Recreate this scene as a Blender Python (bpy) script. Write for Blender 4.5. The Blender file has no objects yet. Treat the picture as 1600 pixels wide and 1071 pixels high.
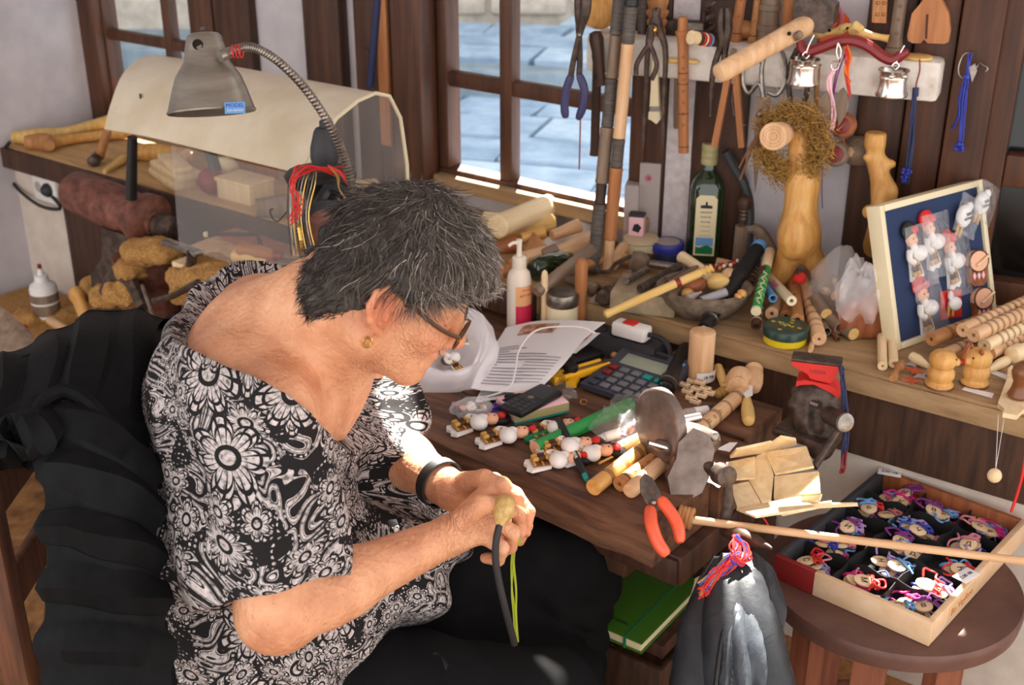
import bpy, bmesh, math, random
import numpy as np
from mathutils import Vector, Matrix, noise as mnoise
random.seed(7)
R = math.radians
scn = bpy.context.scene
COL = scn.collection
# ------------------------------------------------------------------ camera
F, TH, CZ = 1900.0, R(24.3), 1.70          # focal length in pixels of a 1600x1071 frame, downward pitch, eye height
cd = bpy.data.cameras.new('camera'); cam = bpy.data.objects.new('camera', cd); COL.objects.link(cam)
cam.location = (0, 0, CZ); cam.rotation_euler = (R(90) - TH, 0, 0)
cd.sensor_width = 36; cd.lens = 36 * F / 1600; cd.clip_start = .02
cd.dof.use_dof = True; cd.dof.focus_distance = 1.72; cd.dof.aperture_fstop = 6.3
scn.camera = cam
# ------------------------------------------------------------------ world, sun, exposure
w = bpy.data.worlds.new('sky'); scn.world = w; w.use_nodes = True
bg = w.node_tree.nodes['Background']; bg.inputs[0].default_value = (1.0, .985, .965, 1); bg.inputs[1].default_value = 1.0
SUN = Vector((.12, .95, 1.12)).normalized()            # towards the sun
sd = bpy.data.lights.new('sun', 'SUN'); sd.energy = 22; sd.angle = R(.6); sd.color = (1, .95, .86)
sun = bpy.data.objects.new('sun', sd); COL.objects.link(sun); sun.rotation_euler = SUN.to_track_quat('Z', 'Y').to_euler()
scn.view_settings.view_transform = 'Standard'; scn.view_settings.look = 'None'
scn.view_settings.gamma = 1; scn.view_settings.use_curve_mapping = False
scn.view_settings.exposure = 1.2
# ------------------------------------------------------------------ where a sight line meets the planes of the room
cT, sT = math.cos(TH), math.sin(TH)
def D(u, v, d):
    a, b = (u - 800) / F * d, (535 - v) / F * d
    return Vector((a, d * cT + b * sT, CZ - d * sT + b * cT))
def Zp(u, v, z):
    return D(u, v, (CZ - z) / (sT - (535 - v) / F * cT))
NA, NB = Vector((.6, .8, 0)), Vector((.4071, .9134, 0)); CA, CB = 2.194, 2.43
TA, TB = Vector((-.8, .6, 0)), Vector((.9134, -.4071, 0))
BEND = Vector((.266, 2.5430, 0))
def Wp(u, v, N, c):
    r = D(u, v, 1) - Vector((0, 0, CZ))
    return Vector((0, 0, CZ)) + r * (c / (r.x * N.x + r.y * N.y))
def WA(u, v, off=0): return Wp(u, v, NA, CA - off)
def WB(u, v, off=0): return Wp(u, v, NB, CB - off)
def ztop(p, v):                                          # height above p whose image row is v
    k = (535 - v) / F
    dz = p.y * (sT - k * cT) / (cT + k * sT)             # drop below the eye
    return CZ - dz
def px(m, d=2.0): return m * d / F                       # pixels to metres at depth d
ZS, ZB, ZT = .79, .72, .56                               # ledge, bench and stool tops
V = Vector; UP = V((0, 0, 1)); EYE = V((0, 0, CZ))
# ------------------------------------------------------------------ mesh builder
def align(A, B, roll=0):
    z = (B - A).normalized(); x = z.orthogonal().normalized() if abs(z.z) > .98 else UP.cross(z).normalized()
    y = z.cross(x)
    M = Matrix((x, y, z)).transposed().to_4x4()
    return Matrix.Translation(A) @ M @ Matrix.Rotation(roll, 4, 'Z')
def frame(o, x, y=None, z=None):
    x = x.normalized()
    if z is None: z = x.cross(y).normalized()
    z = z.normalized(); y = z.cross(x).normalized(); x = y.cross(z)
    return Matrix.Translation(o) @ Matrix((x, y, z)).transposed().to_4x4()
def T(x, y, z): return Matrix.Translation((x, y, z))
def RX(a): return Matrix.Rotation(R(a), 4, 'X')
def RY(a): return Matrix.Rotation(R(a), 4, 'Y')
def RZ(a): return Matrix.Rotation(R(a), 4, 'Z')
class MB:
    def __init__(s): s.v = []; s.f = []
    def add(s, vs, fs, M=None):
        o = len(s.v)
        s.v += [tuple(M @ V(p)) for p in vs] if M is not None else [tuple(p) for p in vs]
        s.f += [tuple(i + o for i in q) for q in fs]; return s
    def box(s, x0, x1, y0, y1, z0, z1, M=None):
        return s.add([(x0,y0,z0),(x1,y0,z0),(x1,y1,z0),(x0,y1,z0),(x0,y0,z1),(x1,y0,z1),(x1,y1,z1),(x0,y1,z1)],
                     [(0,3,2,1),(4,5,6,7),(0,1,5,4),(1,2,6,5),(2,3,7,6),(3,0,4,7)], M)
    def rbox(s, x0, x1, y0, y1, z0, z1, r=.003, M=None, seg=2):
        bm = bmesh.new(); t = MB().box(x0, x1, y0, y1, z0, z1)
        vs = [bm.verts.new(p) for p in t.v]
        for q in t.f: bm.faces.new([vs[i] for i in q])
        bmesh.ops.bevel(bm, geom=bm.edges[:], offset=r, segments=seg, affect='EDGES', profile=.5)
        bm.verts.index_update()
        s.add([p.co[:] for p in bm.verts], [[p.index for p in q.verts] for q in bm.faces], M); bm.free(); return s
    def lathe(s, prof, n=16, M=None, sq=None):
        vs, fs = [], []; m = len(prof)
        for i, (z, r) in enumerate(prof):
            for k in range(n):
                a = 2 * math.pi * k / n; c_, s_ = math.cos(a), math.sin(a)
                if sq: f = (abs(c_)**sq + abs(s_)**sq)**(-1/sq); c_ *= f; s_ *= f
                vs.append((r * c_, r * s_, z))
        for i in range(m - 1):
            for k in range(n):
                a, b = i * n + k, i * n + (k + 1) % n
                fs.append((a, b, b + n, a + n))
        if prof[0][1] > 1e-5: fs.append(tuple(range(n - 1, -1, -1)))
        if prof[-1][1] > 1e-5: fs.append(tuple(range((m - 1) * n, m * n)))
        return s.add(vs, fs, M)
    def tube(s, pts, r, n=6, closed=False, M=None):
        pts = [V(p) for p in pts]; m = len(pts)
        rs = r if isinstance(r, (list, tuple)) else [r] * m
        vs, fs = [], []; x = None
        for i, p in enumerate(pts):
            a = pts[i - 1] if (i or closed) else p; b = pts[(i + 1) % m] if (i < m - 1 or closed) else p
            t = (b - a); t = t.normalized() if t.length > 1e-9 else UP
            if x is None: x = t.orthogonal().normalized()
            x = (x - t * x.dot(t)); x = x.normalized() if x.length > 1e-6 else t.orthogonal().normalized()
            y = t.cross(x)
            for k in range(n):
                q = 2 * math.pi * k / n; vs.append(p + (x * math.cos(q) + y * math.sin(q)) * rs[i])
        for i in range(m if closed else m - 1):
            for k in range(n):
                a, b = i * n + k, i * n + (k + 1) % n; j = ((i + 1) % m - i) * n
                fs.append((a, b, b + j, a + j))
        if not closed: fs += [tuple(range(n - 1, -1, -1)), tuple(range((m - 1) * n, m * n))]
        return s.add(vs, fs, M)
    def prism(s, poly, z0, z1, M=None, ins=0):
        n = len(poly); vs = [(x, y, z0) for x, y in poly] + [(x, y, z1) for x, y in poly]
        fs = [tuple(range(n - 1, -1, -1)), tuple(range(n, 2 * n))] + [(i, (i + 1) % n, n + (i + 1) % n, n + i) for i in range(n)]
        return s.add(vs, fs, M)
    def ell(s, c, r, n=14, M=None):
        m = max(5, n // 2 + 1)
        pr = [(-math.cos(math.pi * i / m), max(1e-6, math.sin(math.pi * i / m))) for i in range(m + 1)]
        S = Matrix.Translation(c) @ Matrix.Diagonal((*r, 1)) if not isinstance(r, float) else Matrix.Translation(c) @ Matrix.Scale(r, 4)
        return s.lathe(pr, n, (M @ S) if M is not None else S)
    def grid(s, P, th=0.0):                                  # P[i][j] points; th > 0 gives the sheet thickness
        P = [[V(p) for p in row] for row in P]; a, b = len(P), len(P[0])
        if th == 0:
            return s.add([p for r_ in P for p in r_], [(i*b+j, i*b+j+1, (i+1)*b+j+1, (i+1)*b+j) for i in range(a-1) for j in range(b-1)])
        N = []
        for i in range(a):
            for j in range(b):
                dx = P[min(i+1,a-1)][j] - P[max(i-1,0)][j]; dy = P[i][min(j+1,b-1)] - P[i][max(j-1,0)]
                q = dy.cross(dx); N.append(q.normalized() if q.length > 1e-9 else UP)
        fl = [p for r_ in P for p in r_]; k = a * b
        fs = [(i*b+j, i*b+j+1, (i+1)*b+j+1, (i+1)*b+j) for i in range(a-1) for j in range(b-1)]
        fs += [tuple(k + t for t in q[::-1]) for q in fs]
        ed = [(i*b, (i+1)*b) for i in range(a-1)] + [((i+1)*b+b-1, i*b+b-1) for i in range(a-1)] + [(j+1, j) for j in range(b-1)] + [((a-1)*b+j, (a-1)*b+j+1) for j in range(b-1)]
        fs += [(p, q, q + k, p + k) for p, q in ed]
        return s.add(fl + [p - n_ * th for p, n_ in zip(fl, N)], fs)
def crom(P, t):                                              # Catmull-Rom through a list of points, t in 0..1
    n = len(P) - 1; x = min(max(t, 0), 1) * n; i = min(int(x), n - 1); f = x - i
    a, b, c, d = P[max(i-1,0)], P[i], P[i+1], P[min(i+2,n)]
    return b + (c - a) * (f * .5) + (a * 2 - b * 5 + c * 4 - d) * (f*f*.5) + (b * 3 - a - c * 3 + d) * (f*f*f*.5)
def spl(P, n): P = [V(p) for p in P]; return [crom(P, i / (n - 1)) for i in range(n)]
def patch(G, nu, nv, fn=None):                               # smooth surface through a grid of control points
    G = [[V(p) for p in r_] for r_ in G]; out = []
    for i in range(nu):
        rowc = [crom([G[k][j] for k in range(len(G))], i / (nu - 1)) for j in range(len(G[0]))]
        out.append([crom(rowc, j / (nv - 1)) for j in range(nv)])
    if fn:
        o2 = []
        for i in range(nu):
            r_ = []
            for j in range(nv):
                q = (out[i][min(j+1,nv-1)] - out[i][max(j-1,0)]).cross(out[min(i+1,nu-1)][j] - out[max(i-1,0)][j])
                q = q.normalized() if q.length > 1e-9 else UP
                r_.append(out[i][j] + q * fn(i / (nu - 1), j / (nv - 1)))
            o2.append(r_)
        out = o2
    return out
# ------------------------------------------------------------------ objects
def wm(o):
    M = o.matrix_basis.copy()
    while o.parent: o = o.parent; M = o.matrix_basis @ M
    return M
def tag(o, label=None, cat=None, group=None, kind=None):
    for k, x in (('label', label), ('category', cat), ('group', group), ('kind', kind)):
        if x: o[k] = x
    return o
def mesh(name, mb, mt, ang=40):
    me = bpy.data.meshes.new(name); me.from_pydata(mb.v, [], mb.f); me.update()
    bm = bmesh.new(); bm.from_mesh(me); bmesh.ops.recalc_face_normals(bm, faces=bm.faces[:]); bm.to_mesh(me); bm.free()
    if ang:
        me.polygons.foreach_set('use_smooth', [True] * len(me.polygons)); me.set_sharp_from_angle(angle=R(ang))
    me.materials.append(mt if not isinstance(mt, str) else M_(mt)); return me
def obj(name, mb, mt, parent=None, M=None, world=False, ang=40, **kw):
    """mb in the parent's space (world=False), or in world space"""
    if isinstance(mb, bpy.types.Mesh): me = mb
    else:
        if world and (parent is not None or M is not None):
            I = (wm(parent) if parent is not None else Matrix()) @ (M if M is not None else Matrix()); I = I.inverted()
            mb.v = [tuple(I @ V(p)) for p in mb.v]
        me = mesh(name, mb, mt, ang)
    o = bpy.data.objects.new(name, me); COL.objects.link(o)
    if parent is not None: o.parent = parent
    if M is not None: o.matrix_basis = M
    return tag(o, **kw)
def thing(name, label, cat, M=None, group=None, kind=None):
    o = bpy.data.objects.new(name, None); COL.objects.link(o); o.empty_display_size = .02
    if M is not None: o.matrix_basis = M if isinstance(M, Matrix) else Matrix.Translation(M)
    return tag(o, label, cat, group, kind)
def solo(name, label, cat, mb, mt, M=None, group=None, world=False, ang=40):
    if world and M is None:
        z0 = min(p[2] for p in mb.v); cx = sum(p[0] for p in mb.v) / len(mb.v); cy = sum(p[1] for p in mb.v) / len(mb.v)
        M = Matrix.Translation((cx, cy, z0))
    return obj(name, mb, mt, None, M, world, ang, label=label, cat=cat, group=group)
def struct(name, mb, mt, parent=None, M=None, world=False, ang=30):
    return obj(name, mb, mt, parent, M, world, ang, kind='structure' if parent is None else None)
# ------------------------------------------------------------------ materials
def lin(c): return tuple((x / 255 / 12.92) if x <= 10 else ((x / 255 + .055) / 1.055) ** 2.4 for x in c)
MATS = {}
def nd(nt, typ, **kw):
    n = nt.nodes.new(typ)
    for k, x in kw.items():
        if k.startswith('i_'): n.inputs[k[2:].replace('_', ' ')].default_value = x
        else: setattr(n, k, x)
    return n
def base(name, rough=.5, metal=0., spec=.5):
    m = bpy.data.materials.new(name); m.use_nodes = True; nt = m.node_tree; b = nt.nodes['Principled BSDF']
    b.inputs['Roughness'].default_value = rough; b.inputs['Metallic'].default_value = metal
    b.inputs['Specular IOR Level'].default_value = spec
    MATS[name] = m; return m, nt, b
def ramp(nt, fac, stops):
    r_ = nt.nodes.new('ShaderNodeValToRGB'); e = r_.color_ramp.elements
    while len(e) < len(stops): e.new(.5)
    for x, (p, c) in zip(e, stops): x.position = p; x.color = (*lin(c), 1)
    nt.links.new(fac, r_.inputs[0]); return r_
def tex(nt, scale=(1, 1, 1), co='Object'):
    tc = nt.nodes.new('ShaderNodeTexCoord'); mp = nt.nodes.new('ShaderNodeMapping'); mp.inputs['Scale'].default_value = scale
    nt.links.new(tc.outputs[co], mp.inputs[0]); return mp.outputs[0]
def bump(nt, b, h, dist=.002, st=.5):
    n = nd(nt, 'ShaderNodeBump'); n.inputs['Distance'].default_value = dist; n.inputs['Strength'].default_value = st
    nt.links.new(h, n.inputs['Height']); nt.links.new(n.outputs[0], b.inputs['Normal'])
def noisy(name, c1, c2, scale=(40, 40, 40), rough=.6, metal=0., bmp=.0008, det=5, lo=.35, hi=.7, spec=.4, c3=None, co='Object', dist=0):
    """two colours mixed by stretched noise: wood along local z, plaster, stone, worn metal"""
    m, nt, b = base(name, rough, metal, spec)
    n = nd(nt, 'ShaderNodeTexNoise', i_Scale=1.0, i_Detail=det, i_Roughness=.6, i_Distortion=dist)
    nt.links.new(tex(nt, scale, co), n.inputs['Vector'])
    st = [(lo, c1), (hi, c2)]
    if c3: st = [(lo - .15, c3)] + st
    r_ = ramp(nt, n.outputs['Fac'], st); nt.links.new(r_.outputs[0], b.inputs['Base Color'])
    if bmp: bump(nt, b, n.outputs['Fac'], bmp, .6)
    return m
def plast(name, c, rough=.35, metal=0., spec=.5, emit=None):
    m, nt, b = base(name, rough, metal, spec); b.inputs['Base Color'].default_value = (*lin(c), 1); return m
def M_(n): return MATS[n]
W = lambda n, a, b, sc=(70, 70, 6), **k: noisy(n, a, b, sc, rough=k.pop('rough', .55), **k)
W('wood_beech', (206, 160, 116), (232, 192, 150)); W('wood_pale', (226, 196, 150), (245, 222, 180)); W('wood_mid', (158, 104, 60), (196, 140, 88))
W('wood_red', (128, 70, 40), (170, 100, 60)); W('wood_honey', (196, 138, 70), (226, 176, 104), rough=.4); W('wood_dark', (52, 34, 24), (88, 58, 40))
W('wood_grey', (112, 92, 76), (150, 128, 108)); W('wood_yellow', (214, 172, 96), (236, 202, 132)); W('wood_orange', (158, 98, 56), (192, 130, 82))
W('beam', (50, 30, 21), (90, 58, 41), (30, 30, 3), bmp=.004, c3=(32, 20, 14)); W('frame_wood', (66, 40, 28), (102, 66, 47), (40, 40, 3), bmp=.002)
W('door_wood', (62, 35, 21), (98, 57, 34), (40, 40, 3), bmp=.002)
W('bench_wood', (72, 46, 33), (132, 92, 67), (5, 38, 38), bmp=.007, c3=(40, 25, 18), rough=.6)
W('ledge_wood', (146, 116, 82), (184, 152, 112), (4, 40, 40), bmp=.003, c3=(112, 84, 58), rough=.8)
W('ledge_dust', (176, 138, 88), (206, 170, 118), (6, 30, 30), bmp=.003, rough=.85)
W('stool_wood', (86, 58, 50), (112, 80, 70), (8, 8, 8), bmp=.001, rough=.5)
W('chair_wood', (70, 40, 24), (110, 66, 40))
noisy('plaster', (192, 187, 192), (210, 205, 208), (9, 9, 9), .9, bmp=.004, det=8); noisy('plaster_warm', (206, 192, 178), (226, 214, 202), (12, 12, 12), .9, bmp=.004, det=8, c3=(188, 172, 156))
noisy('plaster_rough', (196, 186, 186), (220, 212, 212), (60, 60, 60), .95, bmp=.004, det=6)
noisy('white_paint', (208, 196, 184), (230, 222, 212), (25, 25, 25), .6, bmp=.002, c3=(150, 130, 112), lo=.33, hi=.55)
noisy('sawdust', (150, 104, 52), (206, 160, 96), (220, 220, 220), .95, bmp=.004, det=6); noisy('floor_mat', (110, 72, 40), (176, 128, 78), (18, 18, 18), .85, bmp=.004)
noisy('slate', (112, 136, 160), (150, 172, 192), (6, 6, 20), .8, bmp=.006, det=7); noisy('slate2', (126, 150, 172), (166, 186, 202), (6, 6, 20), .8, bmp=.006, det=7)  # paving stone; the bluish light of the open sky is put into both colours
noisy('joint', (96, 112, 122), (118, 134, 144), (9, 9, 9), .95); noisy('rubble', (160, 152, 140), (196, 186, 172), (10, 10, 10), .9, bmp=.01)
noisy('iron', (58, 48, 43), (104, 86, 75), (50, 50, 50), .45, .35, c3=(104, 62, 42), lo=.4, hi=.7); noisy('steel', (120, 112, 104), (168, 160, 150), (60, 60, 60), .35, .9)
noisy('grind_iron', (98, 82, 74), (138, 122, 113), (22, 22, 22), .35, .4, c3=(120, 70, 46)); noisy('rust_red', (92, 54, 44), (146, 94, 78), (30, 30, 30), .55, .2, c3=(50, 30, 26))
noisy('alu', (140, 133, 121), (170, 162, 149), (8, 8, 60), .34, .75, bmp=.0003); plast('chrome', (225, 222, 216), .18, 1.0); plast('brass', (210, 170, 90), .3, 1.0); plast('silver', (214, 208, 200), .22, 1.)
noisy('stone', (96, 82, 70), (136, 120, 102), (60, 60, 60), .9, bmp=.004, c3=(70, 58, 50)); noisy('block', (140, 124, 100), (176, 158, 128), (35, 35, 35), .9, bmp=.003)
noisy('cork', (150, 110, 60), (190, 150, 96), (200, 200, 200), .9, bmp=.002); noisy('wrapped', (72, 66, 62), (108, 98, 90), (30, 30, 420), .6, bmp=.002); noisy('tape', (176, 140, 80), (214, 180, 118), (90, 90, 90), .5, bmp=.004)
for n_, c_, r_ in [('black', (24, 23, 24), .45), ('black_soft', (20, 20, 21), .85), ('rubber', (34, 32, 32), .6), ('charcoal', (52, 52, 56), .6), ('red', (206, 36, 30), .5), ('red_dark', (128, 30, 32), .4), ('orange', (232, 96, 62), .35), ('orange_hot', (216, 84, 40), .4),
    ('yellow', (240, 178, 28), .4), ('yellow_tin', (222, 196, 34), .3), ('green', (34, 148, 70), .45), ('green_dark', (34, 62, 54), .3), ('green_book', (66, 112, 28), .5), ('blue', (40, 54, 158), .5), ('navy', (34, 44, 84), .6),
    ('blue_handle', (64, 62, 104), .5), ('sky_blue', (104, 158, 214), .7), ('lilac', (180, 150, 208), .8), ('purple', (116, 44, 120), .8), ('magenta', (206, 34, 130), .8), ('pink', (244, 196, 202), .8), ('pink_wool', (196, 120, 128), .85),
    ('white', (238, 234, 230), .6), ('cream', (232, 216, 176), .6), ('paper', (236, 232, 232), .8), ('card', (206, 172, 128), .8), ('grey_card', (176, 164, 160), .8), ('skin_doll', (240, 184, 150), .6), ('gold', (196, 150, 70), .4),
    ('lcd', (150, 158, 140), .25), ('calc', (58, 62, 74), .45), ('key_grey', (110, 110, 116), .5), ('ink', (30, 28, 34), .6), ('ink_soft', (158, 154, 160), .8), ('burn', (74, 40, 20), .7), ('hole', (26, 16, 10), .9), ('teal', (20, 150, 140), .5), ('ginger', (196, 86, 50), .9),
    ('tan_dust', (206, 186, 150), .6), ('felt_blue', (38, 54, 88), .95), ('ivory', (228, 214, 178), .5), ('tag_wood', (236, 206, 166), .6), ('brown_glaze', (120, 72, 40), .25), ('straw', (168, 128, 62), .8), ('twig', (120, 78, 46), .8), ('teal_dark', (20, 120, 70), .8),
    ('lotion', (236, 222, 204), .35), ('lotion_red', (206, 34, 76), .5), ('lotion_orange', (236, 176, 120), .5), ('olive', (178, 170, 122), .4), ('blue_lid', (48, 56, 150), .4), ('turtle', (84, 54, 34), .3), ('lime_yarn', (150, 160, 40), .9), ('yarn_red', (200, 40, 34), .9), ('yarn_orange', (236, 110, 40), .9), ('window_black', (12, 11, 12), .15)]: plast(n_, c_, r_)
def clear(name, tint, amt, rough=.08, bsc=0, bst=.6, white=.0):
    """film or glazing: mostly transparent with a glossy, slightly milky surface"""
    m, nt, b = base(name, rough); nt.nodes.remove(b); out = nt.nodes['Material Output']
    tr = nd(nt, 'ShaderNodeBsdfTransparent'); tr.inputs[0].default_value = (*tint, 1)
    gl = nd(nt, 'ShaderNodeBsdfGlossy'); gl.inputs['Roughness'].default_value = rough
    d1 = nd(nt, 'ShaderNodeBsdfDiffuse'); d1.inputs[0].default_value = (.9, .9, .92, 1); d2 = nd(nt, 'ShaderNodeBsdfTranslucent'); d2.inputs[0].default_value = (.9, .9, .92, 1); df = nd(nt, 'ShaderNodeAddShader'); nt.links.new(d1.outputs[0], df.inputs[0]); nt.links.new(d2.outputs[0], df.inputs[1])
    fr = nd(nt, 'ShaderNodeFresnel'); fr.inputs[0].default_value = 1.45
    mx = nd(nt, 'ShaderNodeMixShader'); m2 = nd(nt, 'ShaderNodeMixShader'); ml = nd(nt, 'ShaderNodeMath', operation='MULTIPLY_ADD'); ml.inputs[1].default_value = 1.; ml.inputs[2].default_value = amt
    ge = nd(nt, 'ShaderNodeNewGeometry'); bf = nd(nt, 'ShaderNodeMath', operation='SUBTRACT'); bf.inputs[0].default_value = 1.; nt.links.new(ge.outputs['Backfacing'], bf.inputs[1]); nt.links.new(bf.outputs[0], ml.inputs[1])
    nt.links.new(fr.outputs[0], ml.inputs[0]); nt.links.new(ml.outputs[0], mx.inputs[0]); nt.links.new(tr.outputs[0], mx.inputs[1]); nt.links.new(gl.outputs[0], mx.inputs[2])
    m2.inputs[0].default_value = white; nt.links.new(mx.outputs[0], m2.inputs[1]); nt.links.new(df.outputs[0], m2.inputs[2]); nt.links.new(m2.outputs[0], out.inputs[0])
    if bsc:
        n = nd(nt, 'ShaderNodeTexNoise', i_Scale=bsc, i_Detail=4., i_Distortion=1.); nt.links.new(tex(nt), n.inputs[0])
        bp = nd(nt, 'ShaderNodeBump'); bp.inputs['Distance'].default_value = .01; bp.inputs['Strength'].default_value = bst; nt.links.new(n.outputs[0], bp.inputs['Height'])
        for q in (gl, fr): nt.links.new(bp.outputs[0], q.inputs['Normal'])
    return m
clear('pane', (.97, .98, 1.), .0, .02); clear('crumple', (.96, .96, .97), .05, .18, 45, .8, .2); clear('film', (.97, .97, .97), .03, .12, 45, .8, .04); clear('milky_bag', (.95, .95, .96), .05, .2, 40, .7, .27)
clear('bubble', (.96, .95, .95), .03, .15, 60, .9, .14); clear('acrylic', (.93, .91, .88), .01, .1, 0, 0, .05); clear('lens', (.86, .8, .74), .02, .03)
m, nt, b = base('green_glass', .08); b.inputs['Base Color'].default_value = (.012, .03, .008, 1); b.inputs['Coat Weight'].default_value = .6
# ------------------------------------------------------------------ small shared makers
def text(body, size, M, mt, parent, name='lettering', ext=.0003):
    cu = bpy.data.curves.new('t', 'FONT'); cu.body = body; cu.size = size; cu.extrude = ext; cu.align_x = 'CENTER'; cu.align_y = 'CENTER'; cu.resolution_u = 2
    t = bpy.data.objects.new('t', cu); COL.objects.link(t); bpy.context.view_layer.update()
    me = bpy.data.meshes.new_from_object(t.evaluated_get(bpy.context.evaluated_depsgraph_get())); bpy.data.objects.remove(t); bpy.data.curves.remove(cu)
    me.materials.clear(); me.materials.append(M_(mt)); o = bpy.data.objects.new(name, me); COL.objects.link(o)
    o.parent = parent; o.matrix_basis = M; return o
def turned(name, label, cat, A, B, prof, mt, group=None, n=18, unit=False, sq=None):
    """one lathe-turned thing from A to B; prof = [(fraction of length, radius)]"""
    L = (B - A).length
    return solo(name, label, cat, MB().lathe([(t * L, r) for t, r in prof], n, sq=sq), mt, align(A, B), group)
def bored(L, r, prof=None, bore=.5, n=18):
    pr = prof or [(0, r), (1, r)]
    o = [(t * L, q) for t, q in pr]
    i = [(o[-1][0], o[-1][1] * bore), (L * .8, r * bore), (L * .8, 1e-6)]
    j = [(L * .2, 1e-6), (L * .2, r * bore), (o[0][0], o[0][1] * bore)]
    return MB().lathe(j + o + i, n)
HOLE = {}
def hole_mesh(r):
    k = round(r, 4)
    if k not in HOLE: HOLE[k] = mesh('finger_hole', MB().lathe([(-r * .5, r), (r * .06, r), (r * .06, r * .8), (-r * .3, r * .7)], 10), 'hole')
    return HOLE[k]
def flute(label, A, B, r, mt='wood_beech', holes=6, side=None, rings=(), span=(.25, .8), prof=None, group=None, name='flute', bore=.5, ringmat='burn', hr=None, cat='flute', end=True):
    L = (B - A).length; M = align(A, B); t = thing(name, label, cat, M, group)
    obj('pipe', bored(L, r, prof, bore), mt, t)
    if end: obj('bore', MB().lathe([(L * .19, r * bore * .98), (L * .195, r * bore * .98)], 12).lathe([(L * .805, r * bore * .98), (L * .81, r * bore * .98)], 12), 'hole', t)
    sd_ = side if side is not None else (EYE - (A + B) / 2)
    q = M.inverted().to_3x3() @ sd_; ph = math.atan2(q.y, q.x); hr = hr or r * .26
    for i in range(holes):
        z = L * (span[0] + (span[1] - span[0]) * i / max(1, holes - 1))
        rr = r
        if prof:
            for (t0, r0), (t1, r1) in zip(prof, prof[1:]):
                if t0 <= z / L <= t1 and t1 > t0: rr = r0 + (r1 - r0) * (z / L - t0) / (t1 - t0)
        o = obj('finger_hole', hole_mesh(hr), 'hole', t, Matrix.Rotation(ph, 4, 'Z') @ T(rr, 0, z) @ RY(90))
    for f in rings:
        rr = r
        if prof:
            for (t0, r0), (t1, r1) in zip(prof, prof[1:]):
                if t0 <= f <= t1 and t1 > t0: rr = r0 + (r1 - r0) * (f - t0) / (t1 - t0)
        obj('ring', MB().lathe([(f*L - .0009, rr * 1.004), (f*L - .0006, rr * 1.012), (f*L + .0006, rr * 1.012), (f*L + .0009, rr * 1.004)], 18), ringmat, t)
    return t
def wire(name, label, cat, pts, r, mt, n=24, k=6, group=None, closed=False):
    return solo(name, label, cat, MB().tube(spl(pts, n), r, k, closed), mt, None, group, True)
# ================================================================== the setting
FA = frame(BEND, TA, z=UP); FB = frame(BEND, -TB, z=UP)      # local x along the wall (to the image's left), y into the room
IA, IB = FA.inverted(), FB.inverted()
def sA(u, v): return (IA @ WA(u, v)).x
def sB(u, v): return (IB @ WB(u, v)).x
def zA(u, v): return WA(u, v).z
def zB(u, v): return WB(u, v).z
floor = struct('floor', MB().box(-3.2, 2.6, -1.0, 4.4, -.1, 0), 'floor_mat')
struct('ceiling', MB().prism([(-3.2, -.6), (2.6, -.6)] + [((FB @ V((-2.5, -.01, 0))).x, (FB @ V((-2.5, -.01, 0))).y), (BEND.x, BEND.y), ((FA @ V((2.2, -.01, 0))).x, (FA @ V((2.2, -.01, 0))).y), (-3.2, 3.0)], 2.45, 2.55), 'plaster', ang=0)
# openings: two windows in the long wall, slots high up (out of the picture) that let the sun in
w1a, w1b, w1z0, w1z1 = sA(692, 150), -.03, .86, 1.45
w2a, w2b = sA(165, 60), sA(318, 60)
sunspots = [(D(814, 818, 1.665), .06, .05), (D(650, 722, 1.755), .075, .035), (D(1050, 655, 1.93), .075, .055), (Zp(1422, 885, .60), .055, .05), (D(1172, 965, 1.70), .03, .06), (D(858, 1028, 1.70), .02, .01), (D(1255, 790, 1.80), .04, .02)]
hA, hB = [(w1b, w1a, w1z0, w1z1), (w2b, w2a, .86, 1.45)], []
for p, hw, hh in sunspots:
    for I_, H_, N_, c_ in ((IA, hA, NA, CA), (IB, hB, NB, CB)):
        t = (c_ - (p.x * N_.x + p.y * N_.y)) / (SUN.x * N_.x + SUN.y * N_.y); q = I_ @ (p + SUN * t)
        if (H_ is hA and q.x > 0) or (H_ is hB and q.x <= 0): H_.append((q.x - hw * 1.2, q.x + hw * 1.2, q.z - hh * 1.6, q.z + hh * 1.6))
def wallgrid(s0, s1, z0, z1, y0, y1, holes):
    xs = sorted({s0, s1, *[min(max(h[i], s0), s1) for h in holes for i in (0, 1)]}); zs = sorted({z0, z1, *[min(max(h[i], z0), z1) for h in holes for i in (2, 3)]})
    mb = MB()
    for a, b in zip(xs, xs[1:]):
        for c, d in zip(zs, zs[1:]):
            if b - a > 1e-5 and d - c > 1e-5 and not any(h[0] < (a+b)/2 < h[1] and h[2] < (c+d)/2 < h[3] for h in holes): mb.box(a, b, y0, y1, c, d)
    return mb
struct('wall_window', wallgrid(0, 2.0, 0, 2.5, -.012, 0, hA), 'plaster', None, FA, ang=0)
struct('wall_shelf', wallgrid(-1.9, 0, 0, 2.5, -.012, 0, hB), 'plaster', None, FB, ang=0)
struct('wall_left', MB().box(1.88, 1.98, -.05, 2.4, 0, 2.5), 'plaster', None, FA, ang=0)
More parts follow.
